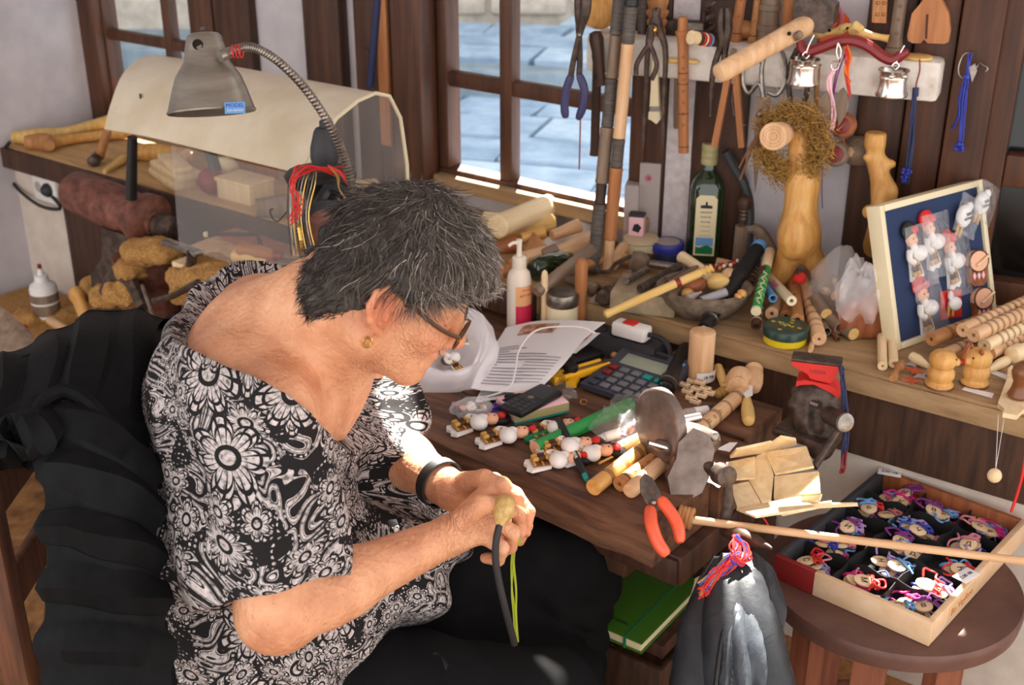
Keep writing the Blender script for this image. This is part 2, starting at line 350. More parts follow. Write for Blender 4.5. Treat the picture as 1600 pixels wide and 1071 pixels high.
# ledges
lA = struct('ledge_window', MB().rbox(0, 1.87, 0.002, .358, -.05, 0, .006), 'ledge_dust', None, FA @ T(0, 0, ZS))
struct('wall_ledge_base', MB().box(0, 1.88, 0.002, .33, 0, ZS - .052), 'plaster_warm', None, FA, ang=0)
struct('trim_20', MB().rbox(0, 1.87, .3585, .372, -.062, -.003, .004), 'beam', None, FA @ T(0, 0, ZS))
struct('trim_21', MB().rbox(.1, sA(222, 330) - .12, .331, .345, .05, ZS - .055, .004), 'wood_dark', None, FA)
def fy(s): return .338 - .205 * s                           # the ledge's front edge runs a little askew to the wall
def strip(s0, s1, a, b, z0, z1): return MB().prism([(s0, fy(s0) + a), (s1, fy(s1) + a), (s1, fy(s1) + b), (s0, fy(s0) + b)], z0, z1)
e = MB().prism([(-1.5, .002), (.10, .002), (.10, fy(.10)), (-1.5, fy(-1.5))], -.042, -.006).prism([(-1.5, .002), (.10, .002), (.10, fy(.10) - .006), (-1.5, fy(-1.5) - .006)], -.006, 0)
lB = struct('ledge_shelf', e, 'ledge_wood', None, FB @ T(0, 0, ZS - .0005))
struct('trim_1', strip(-1.5, .05, -.06, -.015, -.17, -.043), 'wood_dark', None, FB @ T(0, 0, ZS))
struct('wall_below_ledge', MB().prism([(-1.6, 0), (.0, 0), (0, fy(0) - .03), (-1.6, fy(-1.6) - .03)], 0, ZS - .172), 'plaster_warm', None, FB, ang=0)
struct('trim_2', strip(-1.6, -.1, -.03, .06, 0, .17), 'wood_mid', None, FB)
# timber posts of the window wall
k = 3
def post(F_, a, b, y, z0, z1, mt='beam', ny=0):
    global k
    o = struct('trim_%d' % k, MB().rbox(-(b - a)/2, (b - a)/2, ny, y, z0, z1, .006), mt, None, F_ @ T((a + b) / 2, 0, 0)); k += 1; return o
for ua, ub, y in ((350, 405, .03), (490, 546, .035), (566, 602, .03), (612, 646, .05)):
    post(FA, sA(ub, 60), sA(ua, 60), y, ZS, 1.46)
post(FA, sA(690, 130), sA(646, 130), .075, ZS, 1.46, 'frame_wood'); post(FA, sA(345, 60), sA(312, 60), .025, ZS, 1.46, 'frame_wood'); post(FA, sA(172, 60), sA(128, 60), .05, ZS, 1.46, 'frame_wood')
solo('grey_pipe', 'thin blue grey pipe standing by the narrow post beside window', 'pipe', MB().tube([WA(596, -60, .06), WA(578, 135, .07)], .009, 10), 'navy', world=True)
solo('wall_peg', 'orange wooden slat with two holes hung beside the window post', 'slat', MB().rbox(-.017, .017, 0, .012, -.3, .06, .003), 'wood_orange', frame(WA(600, 30, .05), TA, z=UP))
solo('wall_hook', 'small bent nail in rough plaster by narrow post', 'nail', MB().tube([WA(562, 68, .002), WA(572, 76, .03), WA(578, 84, .035)], .004, 6), 'iron', world=True)
# window 1: sashes with glazing bars, panes
def window(n, s0, s1, z0, z1, bars_s, bars_z, bw=.036, fw=.03):
    o = thing('window_%d' % n, None, None, FA, kind='structure')
    f = MB()
    for a, b, c, d in ((s0, s1, z0, z0 + .02), (s0, s1, z1 - .03, z1), (s0, s0 + fw, z0 + .02, z1 - .03), (s1 - fw, s1, z0 + .02, z1 - .03)): f.rbox(a, b, -.03, .02, c, d, .004)
    obj('window_frame', f, 'frame_wood', o)
    for s in bars_s: obj('glazing_bar', MB().rbox(-bw/2, bw/2, -.02, .016, z0 + .015, z1 - .02, .005), 'frame_wood', o, T(s, 0, 0))
    for z in bars_z: obj('glazing_bar', MB().rbox(s0, s1, -.018, .012, -bw/2, bw/2, .005), 'frame_wood', o, T(0, 0, z))
    xs = [s0 + .02] + list(bars_s) + [s1 - .02]; zs = [z0 + .02] + list(bars_z) + [z1 - .03]
    xs = sorted(xs); zs = sorted(zs)
    for a, b in zip(xs, xs[1:]):
        for c, d in zip(zs, zs[1:]): obj('pane', MB().box(a, b, -.004, -.001, c, d), 'pane', o, ang=0)
    return o
window(1, w1b, w1a, w1z0, w1z1, [sA(796, 130)], [zA(745, 128)])
window(2, w2b, w2a, .86, 1.45, [sA(268, 60)], [zA(230, 62)], .03)
struct('window_sill', MB().rbox(w1b - .02, w1a, .0, .045, .835, .868, .004), 'ledge_wood', None, FA)
# timbers and panels of the shelf wall
for ua, ub, y, mt in ((988, 1044, .02, 'beam'), (1086, 1170, .02, 'beam'), (1338, 1412, .03, 'beam'), (1414, 1478, .045, 'door_wood'), (1480, 1546, .06, 'door_wood')):
    post(FB, sB(ub, 200), sB(ua, 200), y, ZS, 1.44, mt)
struct('wall_strip', MB().box(sB(1085, 200), sB(1045, 200), 0, .012, ZS, 1.44), 'plaster_rough', None, FB, ang=0)
dr = thing('door_1', None, None, FB, kind='structure'); a, b = sB(1700, 150), sB(1548, 150)
z1_ = zB(1570, 232)
zl_ = zB(1570, 282); obj('door_rail', MB().rbox(a, b - .046, 0, .045, zl_, z1_, .004), 'door_wood', dr); obj('door_rail', MB().rbox(a, b - .046, 0, .045, ZS, ZS + .05, .004), 'door_wood', dr); obj('door_stile', MB().rbox(b - .045, b, 0, .05, ZS, 1.46, .004), 'door_wood', dr); obj('pane', MB().box(a, b - .046, .003, .008, ZS + .05, zl_), 'window_black', dr)
obj('door_rail', MB().rbox(a, b, 0, .045, 1.38, 1.46, .004), 'door_wood', dr); obj('pane', MB().box(a, b - .045, .003, .008, z1_, 1.38), 'window_black', dr)
# shelf board
shz = zB(1220, 62); FS = .10
sh = struct('shelf', MB().rbox(sB(1478, 110), .085, .0, FS, -.075, 0, .01), 'white_paint', None, FB @ T(0, 0, shz)); SHZ = shz
# unseen board added outside to block sun at the windows; street, opposite house
struct('window_awning', MB().box(.02, 2.2, -.40, -.05, 1.47, 1.49), 'frame_wood', None, FA)
st = thing('street', None, None, kind='structure')
bed = [FA @ V((7, -.07, 0)), FA @ V((.03, -.07, 0)), FB @ V((-3, -.07, 0)), V((9, 8.7, 0)), V((-9, 8.7, 0))]
obj('street_bed', MB().prism([(p.x, p.y) for p in bed], .12, .2), 'joint', st, ang=0)
rs = random.Random(3); y = 3.0; row = 0
a_ = R(-16)
def rot(x, y): return (x * math.cos(a_) - (y - 5) * math.sin(a_), x * math.sin(a_) + (y - 5) * math.cos(a_) + 5)
y = 3.1
while y < 8.9:
    h = rs.uniform(.34, .5); x = -2.4 + rs.uniform(0, .5)
    while x < 3.0:
        wd = rs.uniform(.4, .8); g = .012; j = lambda: rs.uniform(-.02, .02)
        lift = .22 + rs.uniform(-.008, .008) + (.09 if y > 6.55 else 0)
        poly = [rot(x + g + j(), y + g + j()), rot(x + wd - g + j(), y + g + j()), rot(x + wd - g + j(), y + h - g + j()), rot(x + g + j(), y + h - g + j())]
        c = rot(x + wd/2, y + h/2)
        if .6 * c[0] + .8 * c[1] > CA + .5 and c[1] > 2.9 and c[1] < 8.4 and -1.7 < c[0] < 1.6: obj('paving_stone', MB().prism(poly, .15, lift), ('slate', 'slate2')[rs.random() < .4], st, ang=0)
        x += wd
    y += h
obj('kerb', MB().rbox(-4, 4, -.1, .1, .15, .36, .03), 'joint', st, Matrix.Translation((*rot(0, 6.5), 0)) @ Matrix.Rotation(a_, 4, 'Z'))
ow = thing('wall_opposite', None, None, V((0, 8.6, 0)), kind='structure')
obj('masonry', MB().box(-9, 9, 0.05, .4, 0, 6.2), 'rubble', ow, ang=0)
for r_ in range(4):
    x = -2.0 + rs.uniform(0, .3)
    while x < 2.2:
        wd = rs.uniform(.25, .6); obj('stone', MB().rbox(0, wd - .03, 0, .1, 0, .24 + rs.uniform(-.02, .01), .03), 'rubble', ow, T(x, rs.uniform(-.03, .02), .3 + .27 * r_)); x += wd
# ------------------------------------------------------------------ the workbench
FR = V((.205, 1.512, 0)); BX, BY = V((.78, -.6258, 0)), V((.6258, .78, 0)); FW = frame(FR, BX, z=UP)
wb = thing('workbench', 'heavy dark brown workbench of worn thick planks', 'workbench', FW)
def Bp(x, y, z=ZB): return FW @ V((x, y, z))
ys = [0, .17, .33, .47, .64]
def plank(x0, x1, y0, y1, dz, seed):
    r0 = random.Random(seed); mb = MB(); n = 24; m = 6; P = []
    vs, fs = [], []
    for i in range(n + 1):
        x = x0 + (x1 - x0) * i / n
        for j in range(m + 1):
            y = y0 + (y1 - y0) * j / m; e = 0
            if j in (0, m): e = .004 + .006 * abs(mnoise.noise((x * 9, seed, j)))
            yy = y + (.006 * mnoise.noise((x * 7, seed * 3.1, 0)) if j == 0 else 0)
            if y0 == 0 and j == 0 and x > -.42: yy += .02 * max(0, mnoise.noise((x * 14, 4, 1)) + .15); e += .02 * max(0, mnoise.noise((x * 11, 9, 1)))
            vs.append((x, yy, ZB - e + dz + .0015 * mnoise.noise((x * 12, y * 30, seed))))
    b = m + 1; k0 = len(vs)
    top = [(i*b+j, (i+1)*b+j, (i+1)*b+j+1, i*b+j+1) for i in range(n) for j in range(m)]
    vs += [(p[0], p[1] + (.004 if i_ % b == 0 else 0), ZB - .075) for i_, p in enumerate(vs)]
    fs = top + [tuple(k0 + t for t in q[::-1]) for q in top]
    for i in range(n): fs += [(i*b, (i)*b + k0, (i+1)*b + k0, (i+1)*b), (i*b+m, (i+1)*b+m, (i+1)*b+m+k0, i*b+m+k0)]
    for j in range(m): fs += [(j, j+1, j+1+k0, j+k0), (n*b+j+1, n*b+j, n*b+j+k0, n*b+j+1+k0)]
    return MB().add(vs, fs)
obj('plank', plank(-1.15, 0, 0, .168, 0, 1), 'bench_wood', wb); obj('plank', plank(-1.15, .015, .172, .328, -.003, 2), 'bench_wood', wb)
obj('plank', plank(-1.15, -.03, .332, .468, .001, 3), 'bench_wood', wb); obj('plank', plank(-1.15, -.14, .472, .60, -.002, 4), 'bench_wood', wb)
obj('front_rail', MB().rbox(-1.1, -.08, .06, .10, ZB - .16, ZB - .077, .004), 'wood_dark', wb)
for x, y in ((-.1, .52), (-1.05, .1), (-1.05, .52)): obj('leg', MB().rbox(x - .04, x + .04, y - .04, y + .04, 0, ZB - .077, .005), 'wood_dark', wb)
dw = obj('drawer', MB().rbox(-.15, .02, .06, .3, ZB - .132, ZB - .078, .004), 'beam', wb)
obj('drawer_front', MB().rbox(-.145, .015, .052, .06, ZB - .128, ZB - .083, .003), 'beam', dw)
# ================================================================== the person (smooth signed-distance modelling)
import openvdb
class Field:
    def __init__(s, lo, hi, h):
        s.lo = np.array(lo, np.float32); s.h = h; s.n = np.ceil((np.array(hi) - s.lo) / h).astype(int) + 1
        s.a = np.full(s.n, .06, np.float32)
    def block(s, lo, hi, m):
        i0 = np.clip(np.floor((np.array(lo) - m - s.lo) / s.h).astype(int), 0, s.n); i1 = np.clip(np.ceil((np.array(hi) + m - s.lo) / s.h).astype(int) + 1, 0, s.n)
        if (i1 <= i0).any(): return None
        sl = tuple(slice(a, b) for a, b in zip(i0, i1))
        ax = [s.lo[k] + s.h * np.arange(i0[k], i1[k], dtype=np.float32) for k in range(3)]
        return sl, ax[0][:, None, None], ax[1][None, :, None], ax[2][None, None, :]
    def put(s, sl, d, k, op):
        a = s.a[sl]
        if op == 'u':
            h = np.clip(.5 + .5 * (a - d) / k, 0, 1); s.a[sl] = a * (1 - h) + d * h - k * h * (1 - h)
        else:
            h = np.clip(.5 - .5 * (a + d) / k, 0, 1); s.a[sl] = a * (1 - h) - d * h + k * h * (1 - h)
    def cone(s, A, B, ra, rb, k=.02, op='u'):
        A, B = np.array(A, float), np.array(B, float); m = max(ra, rb) + k + 3 * s.h
        bl = s.block(np.minimum(A, B), np.maximum(A, B), m)
        if bl is None: return s
        sl, X, Y, Z = bl; d = B - A; L = max(float(d @ d), 1e-9)
        t = np.clip(((X - A[0]) * d[0] + (Y - A[1]) * d[1] + (Z - A[2]) * d[2]) / L, 0, 1)
        q = np.sqrt((X - A[0] - t * d[0])**2 + (Y - A[1] - t * d[1])**2 + (Z - A[2] - t * d[2])**2) - (ra + (rb - ra) * t)
        s.put(sl, q, k, op); return s
    def ell(s, c, r, ax=None, k=.02, op='u'):
        c = np.array(c, float); r = np.array(r, float); Rm = np.array(ax, float) if ax is not None else np.eye(3)
        ext = np.sqrt(((Rm.T * r) ** 2).sum(1)); bl = s.block(c - ext, c + ext, k + 3 * s.h)
        if bl is None: return s
        sl, X, Y, Z = bl; P = [X - c[0], Y - c[1], Z - c[2]]
        l = [sum(Rm[i][j] * P[j] for j in range(3)) for i in range(3)]
        k0 = np.sqrt(sum((l[i] / r[i])**2 for i in range(3))); k1 = np.sqrt(sum((l[i] / r[i]**2)**2 for i in range(3))) + 1e-9
        s.put(sl, k0 * (k0 - 1) / k1, k, op); return s
    def chain(s, pts, rs, k=.004):
        for (a, b), (p, q) in zip(zip(pts, pts[1:]), zip(rs, rs[1:])): s.cone(a, b, p, q, k)
        return s
    def full(s):
        return [s.lo[0] + s.h * np.arange(s.n[0], dtype=np.float32)[:, None, None], s.lo[1] + s.h * np.arange(s.n[1], dtype=np.float32)[None, :, None], s.lo[2] + s.h * np.arange(s.n[2], dtype=np.float32)[None, None, :]]
    def mesh(s, name, mt):
        g = openvdb.FloatGrid(.06); g.copyFromArray(s.a); p, q = g.convertToQuads(isovalue=0.0)
        p = p * s.h + s.lo; me = bpy.data.meshes.new(name)
        me.vertices.add(len(p)); me.vertices.foreach_set('co', p.astype(np.float32).ravel())
        me.loops.add(len(q) * 4); me.loops.foreach_set('vertex_index', q[:, ::-1].astype(np.int32).ravel())
        me.polygons.add(len(q)); me.polygons.foreach_set('loop_start', np.arange(0, len(q) * 4, 4, dtype=np.int32)); me.polygons.foreach_set('use_smooth', np.ones(len(q), bool))
        me.update(calc_edges=True); me.validate(); me.materials.append(M_(mt)); return me
def recentre(me, M):
    I = np.array(M.inverted()); n = len(me.vertices); c = np.empty(n * 3, np.float32); me.vertices.foreach_get('co', c); c = c.reshape(-1, 3)
    c = c @ I[:3, :3].T + I[:3, 3]; me.vertices.foreach_set('co', c.astype(np.float32).ravel()); me.update()
def n3(X, Y, Z, f, ph=0):      # cheap smooth pseudo-noise
    return (np.sin(X*f*1.0 + 1.3*np.sin(Y*f*.9 + ph) + ph) + np.sin(Y*f*1.1 + 1.7*np.sin(Z*f*.8 + 2*ph)) + np.sin(Z*f*1.2 + 1.5*np.sin(X*f*.7 + 3*ph))) / 3
# skin, cloth and hair materials
def skin_mat():
    m, nt, b = base('skin', .5, 0, .35)
    n = nd(nt, 'ShaderNodeTexNoise', i_Scale=22., i_Detail=6.); nt.links.new(tex(nt), n.inputs['Vector'])
    r_ = ramp(nt, n.outputs[0], [(.3, (192, 130, 96)), (.55, (216, 156, 118)), (.75, (226, 172, 136))])
    vo = nd(nt, 'ShaderNodeTexVoronoi', i_Scale=130.); nt.links.new(tex(nt), vo.inputs['Vector'])
    sp = nd(nt, 'ShaderNodeTexNoise', i_Scale=300., i_Detail=2.); nt.links.new(tex(nt), sp.inputs['Vector'])
    fr = ramp(nt, sp.outputs[0], [(.66, (255, 255, 255)), (.74, (206, 168, 140))]); mu = nd(nt, 'ShaderNodeMixRGB', blend_type='MULTIPLY'); mu.inputs[0].default_value = .6
    nt.links.new(r_.outputs[0], mu.inputs[1]); nt.links.new(fr.outputs[0], mu.inputs[2])
    at = nd(nt, 'ShaderNodeAttribute', attribute_name='flush'); m2 = nd(nt, 'ShaderNodeMixRGB'); m2.inputs[2].default_value = (*lin((206, 98, 74)), 1)
    nt.links.new(at.outputs['Fac'], m2.inputs[0]); nt.links.new(mu.outputs[0], m2.inputs[1]); nt.links.new(m2.outputs[0], b.inputs['Base Color'])
    b.inputs['Subsurface Weight'].default_value = .12; b.inputs['Subsurface Radius'].default_value = (.012, .004, .002); b.inputs['Subsurface Scale'].default_value = .6
    ad = nd(nt, 'ShaderNodeMath', operation='MULTIPLY_ADD'); ad.inputs[1].default_value = .35
    n2 = nd(nt, 'ShaderNodeTexNoise', i_Scale=60., i_Detail=5., i_Distortion=1.2); nt.links.new(tex(nt, (1, 1, 1)), n2.inputs['Vector'])
    wk = nd(nt, 'ShaderNodeAttribute', attribute_name='wrinkle'); wv = nd(nt, 'ShaderNodeTexWave', i_Scale=55., i_Distortion=9., i_Detail=2.); wv.inputs['Detail Scale'].default_value = 1.6; nt.links.new(tex(nt, (1, .6, 1.4)), wv.inputs['Vector'])
    wm_ = nd(nt, 'ShaderNodeMath', operation='MULTIPLY_ADD'); nt.links.new(wk.outputs['Fac'], wm_.inputs[0]); nt.links.new(wv.outputs['Fac'], wm_.inputs[1]); nt.links.new(n2.outputs[0], wm_.inputs[2])
    nt.links.new(vo.outputs[0], ad.inputs[0]); nt.links.new(wm_.outputs[0], ad.inputs[2]); bump(nt, b, ad.outputs[0], .0035, .8)
skin_mat()
def print_mat():
    """black cloth printed with off-white scrolls, leafy flowers and dots; 'cloth' = flat cloth coordinates in metres"""
    m, nt, b = base('floral_print', .8, 0, .25); L = nt.links.new
    def mt(op, a, c=None, d=None):
        n = nd(nt, 'ShaderNodeMath', operation=op)
        for i, x in enumerate((a, c, d)):
            if x is None: continue
            if isinstance(x, (int, float)): n.inputs[i].default_value = x
            else: L(x, n.inputs[i])
        return n.outputs[0]
    at = nd(nt, 'ShaderNodeAttribute', attribute_name='cloth')
    nz = nd(nt, 'ShaderNodeTexNoise', i_Scale=9., i_Detail=1.); L(at.outputs['Vector'], nz.inputs['Vector'])
    off = nd(nt, 'ShaderNodeVectorMath', operation='MULTIPLY_ADD'); L(nz.outputs['Color'], off.inputs[0]); off.inputs[1].default_value = (.035, .035, 0); L(at.outputs['Vector'], off.inputs[2])
    def flower(scale, petals, r0, seed, thr):
        sc = nd(nt, 'ShaderNodeVectorMath', operation='MULTIPLY_ADD'); L(off.outputs[0], sc.inputs[0]); sc.inputs[1].default_value = (scale, scale, 0); sc.inputs[2].default_value = (seed, seed * 1.7, 0)
        vo = nd(nt, 'ShaderNodeTexVoronoi', voronoi_dimensions='2D', i_Scale=1., i_Randomness=.75); L(sc.outputs[0], vo.inputs['Vector'])
        df = nd(nt, 'ShaderNodeVectorMath', operation='SUBTRACT'); L(sc.outputs[0], df.inputs[0]); L(vo.outputs['Position'], df.inputs[1])
        sp = nd(nt, 'ShaderNodeSeparateXYZ'); L(df.outputs[0], sp.inputs[0]); cs = nd(nt, 'ShaderNodeSeparateColor'); L(vo.outputs['Color'], cs.inputs[0])
        an = mt('ADD', mt('ARCTAN2', sp.outputs[1], sp.outputs[0]), mt('MULTIPLY', cs.outputs[0], 6.28)); r_ = vo.outputs['Distance']
        pet = mt('ABSOLUTE', mt('SINE', mt('MULTIPLY', an, petals / 2)))
        edge = mt('MULTIPLY_ADD', mt('POWER', pet, .55), r0 * .55, r0 * .45)
        ins = mt('LESS_THAN', r_, edge)
        vein = mt('GREATER_THAN', mt('ABSOLUTE', mt('SINE', mt('MULTIPLY', an, petals * 1.5))), mt('MULTIPLY_ADD', r_, .9, .05))
        core = mt('GREATER_THAN', mt('ABSOLUTE', mt('SUBTRACT', r_, r0 * .27)), .03)
        rim = mt('GREATER_THAN', mt('ABSOLUTE', mt('SUBTRACT', r_, mt('MULTIPLY', edge, .8))), .022)
        halo = mt('LESS_THAN', r_, mt('ADD', edge, .055)); on = mt('GREATER_THAN', cs.outputs[1], thr)
        w_ = mt('MULTIPLY', mt('MULTIPLY', mt('MULTIPLY', ins, vein), mt('MULTIPLY', core, rim)), on); return w_, mt('MULTIPLY', halo, on)
    # scrolls: bands of a swirling field
    n2 = nd(nt, 'ShaderNodeTexNoise', i_Scale=11., i_Detail=.0, i_Distortion=2.6); L(off.outputs[0], n2.inputs['Vector'])
    wv = mt('FRACT', mt('MULTIPLY', n2.outputs[0], 7.)); ab = mt('ABSOLUTE', mt('SUBTRACT', wv, .5))
    band = mt('LESS_THAN', ab, .27); line = mt('GREATER_THAN', mt('ABSOLUTE', mt('SUBTRACT', ab, .16)), .035)
    n4 = nd(nt, 'ShaderNodeTexNoise', i_Scale=17., i_Detail=1.); L(at.outputs['Vector'], n4.inputs['Vector'])
    scroll = mt('MULTIPLY', mt('MULTIPLY', band, line), mt('GREATER_THAN', n4.outputs[0], .42))
    dv = nd(nt, 'ShaderNodeTexVoronoi', voronoi_dimensions='2D', i_Scale=150., i_Randomness=.15); L(at.outputs['Vector'], dv.inputs['Vector'])
    dots = mt('MULTIPLY', mt('LESS_THAN', dv.outputs['Distance'], .28), mt('MULTIPLY', mt('GREATER_THAN', ab, .36), mt('LESS_THAN', n4.outputs[0], .5)))
    cur = mt('MAXIMUM', scroll, dots)
    for sc_, pe, r0, sd_, th in ((13., 9, .44, 3.3, .58), (9., 7, .47, 9.1, .62), (21., 6, .42, 5.7, .62)):
        w_, ha = flower(sc_, pe, r0, sd_, th); cur = mt('MAXIMUM', mt('MULTIPLY', cur, mt('SUBTRACT', 1., ha)), w_)
    st = nd(nt, 'ShaderNodeTexNoise', i_Scale=160., i_Detail=3.); L(at.outputs['Vector'], st.inputs['Vector'])
    wr = ramp(nt, st.outputs[0], [(.34, (104, 96, 94)), (.48, (182, 171, 168)), (.7, (206, 196, 193))])
    mx = nd(nt, 'ShaderNodeMixRGB'); mx.inputs[1].default_value = (*lin((26, 23, 24)), 1); L(cur, mx.inputs[0]); L(wr.outputs[0], mx.inputs[2]); L(mx.outputs[0], b.inputs['Base Color'])
    cn = nd(nt, 'ShaderNodeTexNoise', i_Scale=25., i_Detail=3.); L(at.outputs['Vector'], cn.inputs['Vector']); bump(nt, b, cn.outputs[0], .004, .5)
print_mat()
def hair_mat():
    m, nt, b = base('hair_strands', .45, 0, .4); at = nd(nt, 'ShaderNodeAttribute', attribute_name='shade')
    r_ = ramp(nt, at.outputs['Fac'], [(0, (40, 34, 31)), (.35, (78, 69, 63)), (.7, (138, 126, 116)), (1, (214, 203, 192))]); nt.links.new(r_.outputs[0], b.inputs['Base Color'])
    noisy('scalp', (40, 34, 31), (88, 78, 71), (90, 90, 90), .8, bmp=.004); noisy('trouser_cloth', (17, 17, 18), (25, 24, 25), (9, 9, 9), .9, bmp=.004, spec=.1)
hair_mat()
P0 = V((-.42, 1.5, 0)); person = thing('person', 'person in black and white floral blouse and black trousers, bent over handwork', 'person', P0)
PM = Matrix.Translation(P0)
# joints
HF = V((.84, .12, -.53)).normalized(); HR = HF.cross(V((.53, .02, .84))).normalized(); HU = HR.cross(HF).normalized()
HO = D(602, 450, 1.545)                                       # between the ears
def H(f, u, r): return HO + HF * f + HU * u + HR * r
HAX = [HF[:], HR[:], HU[:]]
shR, elR, wrR = D(420, 640, 1.50), D(438, 955, 1.475), D(700, 838, 1.60)
shL, elL, wrL = V((-.26, 1.70, 1.0)), D(588, 690, 1.86), D(708, 768, 1.705)
c7 = V((-.335, 1.51, 1.075)); hip = V((-.42, 1.5, .56))
def torso(fd, g):          # g: inflation
    fd.ell((-.40, 1.5, .60), (.145 + g, .185 + g, .14 + g), None, .05); fd.ell((-.405, 1.5, .76), (.13 + g, .172 + g, .16 + g), None, .06)
    fd.ell((-.385, 1.5, .92), (.12 + g, .18 + g, .15 + g), [(.9, 0, -.43), (0, 1, 0), (.43, 0, .9)], .06)
    fd.cone((-.36, 1.41, .985), (-.36, 1.6, .985), .085 + g, .085 + g, .05); fd.cone(shR, shL, .058 + g, .058 + g, .05); fd.cone(c7 + V((-.02, -.1, -.06)), c7 + V((-.02, .1, -.06)), .065 + g, .065 + g, .05)
def make_body():
    fd = Field((-.62, 1.08, .62), (.1, 1.86, 1.27), .003)
    torso(fd, -.012)
    fd.ell((-.30, 1.51, .95), (.09, .15, .10), None, .05)
    # neck and trapezius
    nb = H(-.035, -.05, 0); fd.cone(c7 + V((.02, 0, -.05)), nb, .068, .056, .05); fd.cone(c7 + V((-.02, 0, -.035)), H(-.045, -.01, 0), .045, .05, .04)
    fd.cone(c7 + V((.08, .01, -.12)), H(.02, -.085, 0), .045, .032, .04)                                   # throat
    fd.cone(c7 + V((.10, -.06, -.105)), H(-.01, -.04, .058), .012, .013, .025)                              # neck tendon
    fd.cone(V((-.30, 1.42, 1.035)), V((-.22, 1.49, .965)), .014, .012, .03)                                 # collar bone
    # arms
    fd.cone(shR, elR, .056, .046, .03); fd.cone(elR, elR.lerp(wrR, .35), .043, .042, .02); fd.cone(elR.lerp(wrR, .25), wrR, .043, .026, .02)
    fd.cone(elR + V((-.01, -.008, .0)), elR + V((-.012, .0, .05)), .036, .038, .03)
    fd.cone(shL, elL, .056, .045, .03); fd.cone(elL, elL.lerp(wrL, .4), .042, .041, .02); fd.cone(elL.lerp(wrL, .3), wrL, .041, .027, .02)
    # head
    fd.ell(H(.003, .048, 0), (.084, .074, .080), HAX, .03); fd.ell(H(.03, .005, 0), (.062, .062, .07), HAX, .03)
    fd.ell(H(.055, -.045, 0), (.042, .046, .045), HAX, .03); fd.ell(H(.088, -.083, 0), (.017, .022, .016), HAX, .022)   # jaw, chin
    fd.cone(H(.0, -.05, .05), H(.075, -.082, .022), .018, .016, .025); fd.cone(H(.0, -.05, -.05), H(.075, -.082, -.022), .018, .016, .025)
    for s in (1, -1):
        fd.ell(H(.062, -.012, .042 * s), (.03, .024, .024), HAX, .025)                                       # cheek
        fd.cone(H(.088, .034, .014 * s), H(.068, .034, .05 * s), .010, .010, .015)                           # brow
        fd.ell(H(.083, .012, .033 * s), (.016, .016, .012), HAX, .012, 's'); fd.ell(H(.074, .012, .032 * s), (.0135, .0135, .0125), HAX, .004)
    fd.cone(H(.096, .022, 0), H(.117, -.018, 0), .007, .010, .012); fd.ell(H(.116, -.02, 0), (.012, .013, .010), HAX, .008)
    for s in (1, -1): fd.ell(H(.103, -.026, .011 * s), (.010, .008, .007), HAX, .006)
    fd.cone(H(.098, -.047, .014), H(.098, -.047, -.014), .007, .007, .010); fd.cone(H(.096, -.061, .012), H(.096, -.061, -.012), .007, .007, .008)
    fd.cone(H(.106, -.054, .02), H(.106, -.054, -.02), .0022, .0022, .004, 's')
    fd.cone(H(.092, -.024, .022), H(.084, -.058, .03), .002, .002, .008, 's')                                # fold from nose to mouth
    # ears
    for s in (1, -1):
        c = H(-.008, .002, .074 * s); ea = [HU * .9 + HF * -.3, HF * .8 + HU * .25 - HR * .5 * s, HR * s + HF * .35]; ea = [ea[0].normalized(), (ea[1] - ea[0] * ea[1].dot(ea[0])).normalized()]; ea.append(ea[0].cross(ea[1])); e3 = [q[:] for q in ea]
        E_ = lambda u_, f_, o_=0.: c + ea[0] * u_ + ea[1] * f_ + HR * (o_ * s)
        fd.ell(E_(0, 0, -.003), (.029, .017, .006), e3, .006); fd.ell(E_(.0, .001, .008), (.020, .010, .0075), e3, .003, 's')
        fd.chain([E_(.004, .013, .004), E_(.022, .013, .006), E_(.032, .002, .008), E_(.027, -.013, .010), E_(.010, -.019, .010), E_(-.010, -.014, .008), E_(-.024, -.005, .005), E_(-.031, .004, .003)], [.0035, .0045, .005, .005, .0048, .0045, .005, .006], .003)
        fd.chain([E_(.016, -.003, .006), E_(.004, -.008, .007), E_(-.012, -.006, .006)], [.003, .0035, .003], .003); fd.cone(E_(-.006, .010, .004), E_(-.012, .008, .005), .004, .0045, .003)
    # hands
    def hand(w_, ks, fingers, th, rs=(.0098, .0092, .0085, .0072)):
        for q in ks: fd.cone(w_, q, .020, .0125, .012)
        m_ = (ks[1] + ks[2]) / 2; fd.cone(w_.lerp(m_, .5), m_, .019, .014, .012)
        for f_ in fingers: fd.chain(f_, [.0115, rs[0], rs[1], rs[3]][:len(f_)], .0035)
        fd.chain(th, [.017, .0125, .0108, .0085], .006)
    K = [D(768, 762, 1.655), D(776, 786, 1.625), D(770, 812, 1.605), D(756, 836, 1.595)]
    hand(wrR, K, [[K[0], D(806, 776, 1.650), D(816, 802, 1.657), D(803, 822, 1.665)], [K[1], D(812, 804, 1.628), D(812, 830, 1.640), D(794, 842, 1.650)],
                  [K[2], D(802, 832, 1.605), D(797, 855, 1.622), D(776, 858, 1.637)], [K[3], D(784, 856, 1.590), D(778, 874, 1.610), D(758, 872, 1.625)]],
         [D(722, 812, 1.585), D(752, 788, 1.578), D(778, 790, 1.592), D(797, 800, 1.608)])
    K = [D(772, 752, 1.690), D(766, 772, 1.715), D(760, 792, 1.735), D(752, 808, 1.75)]
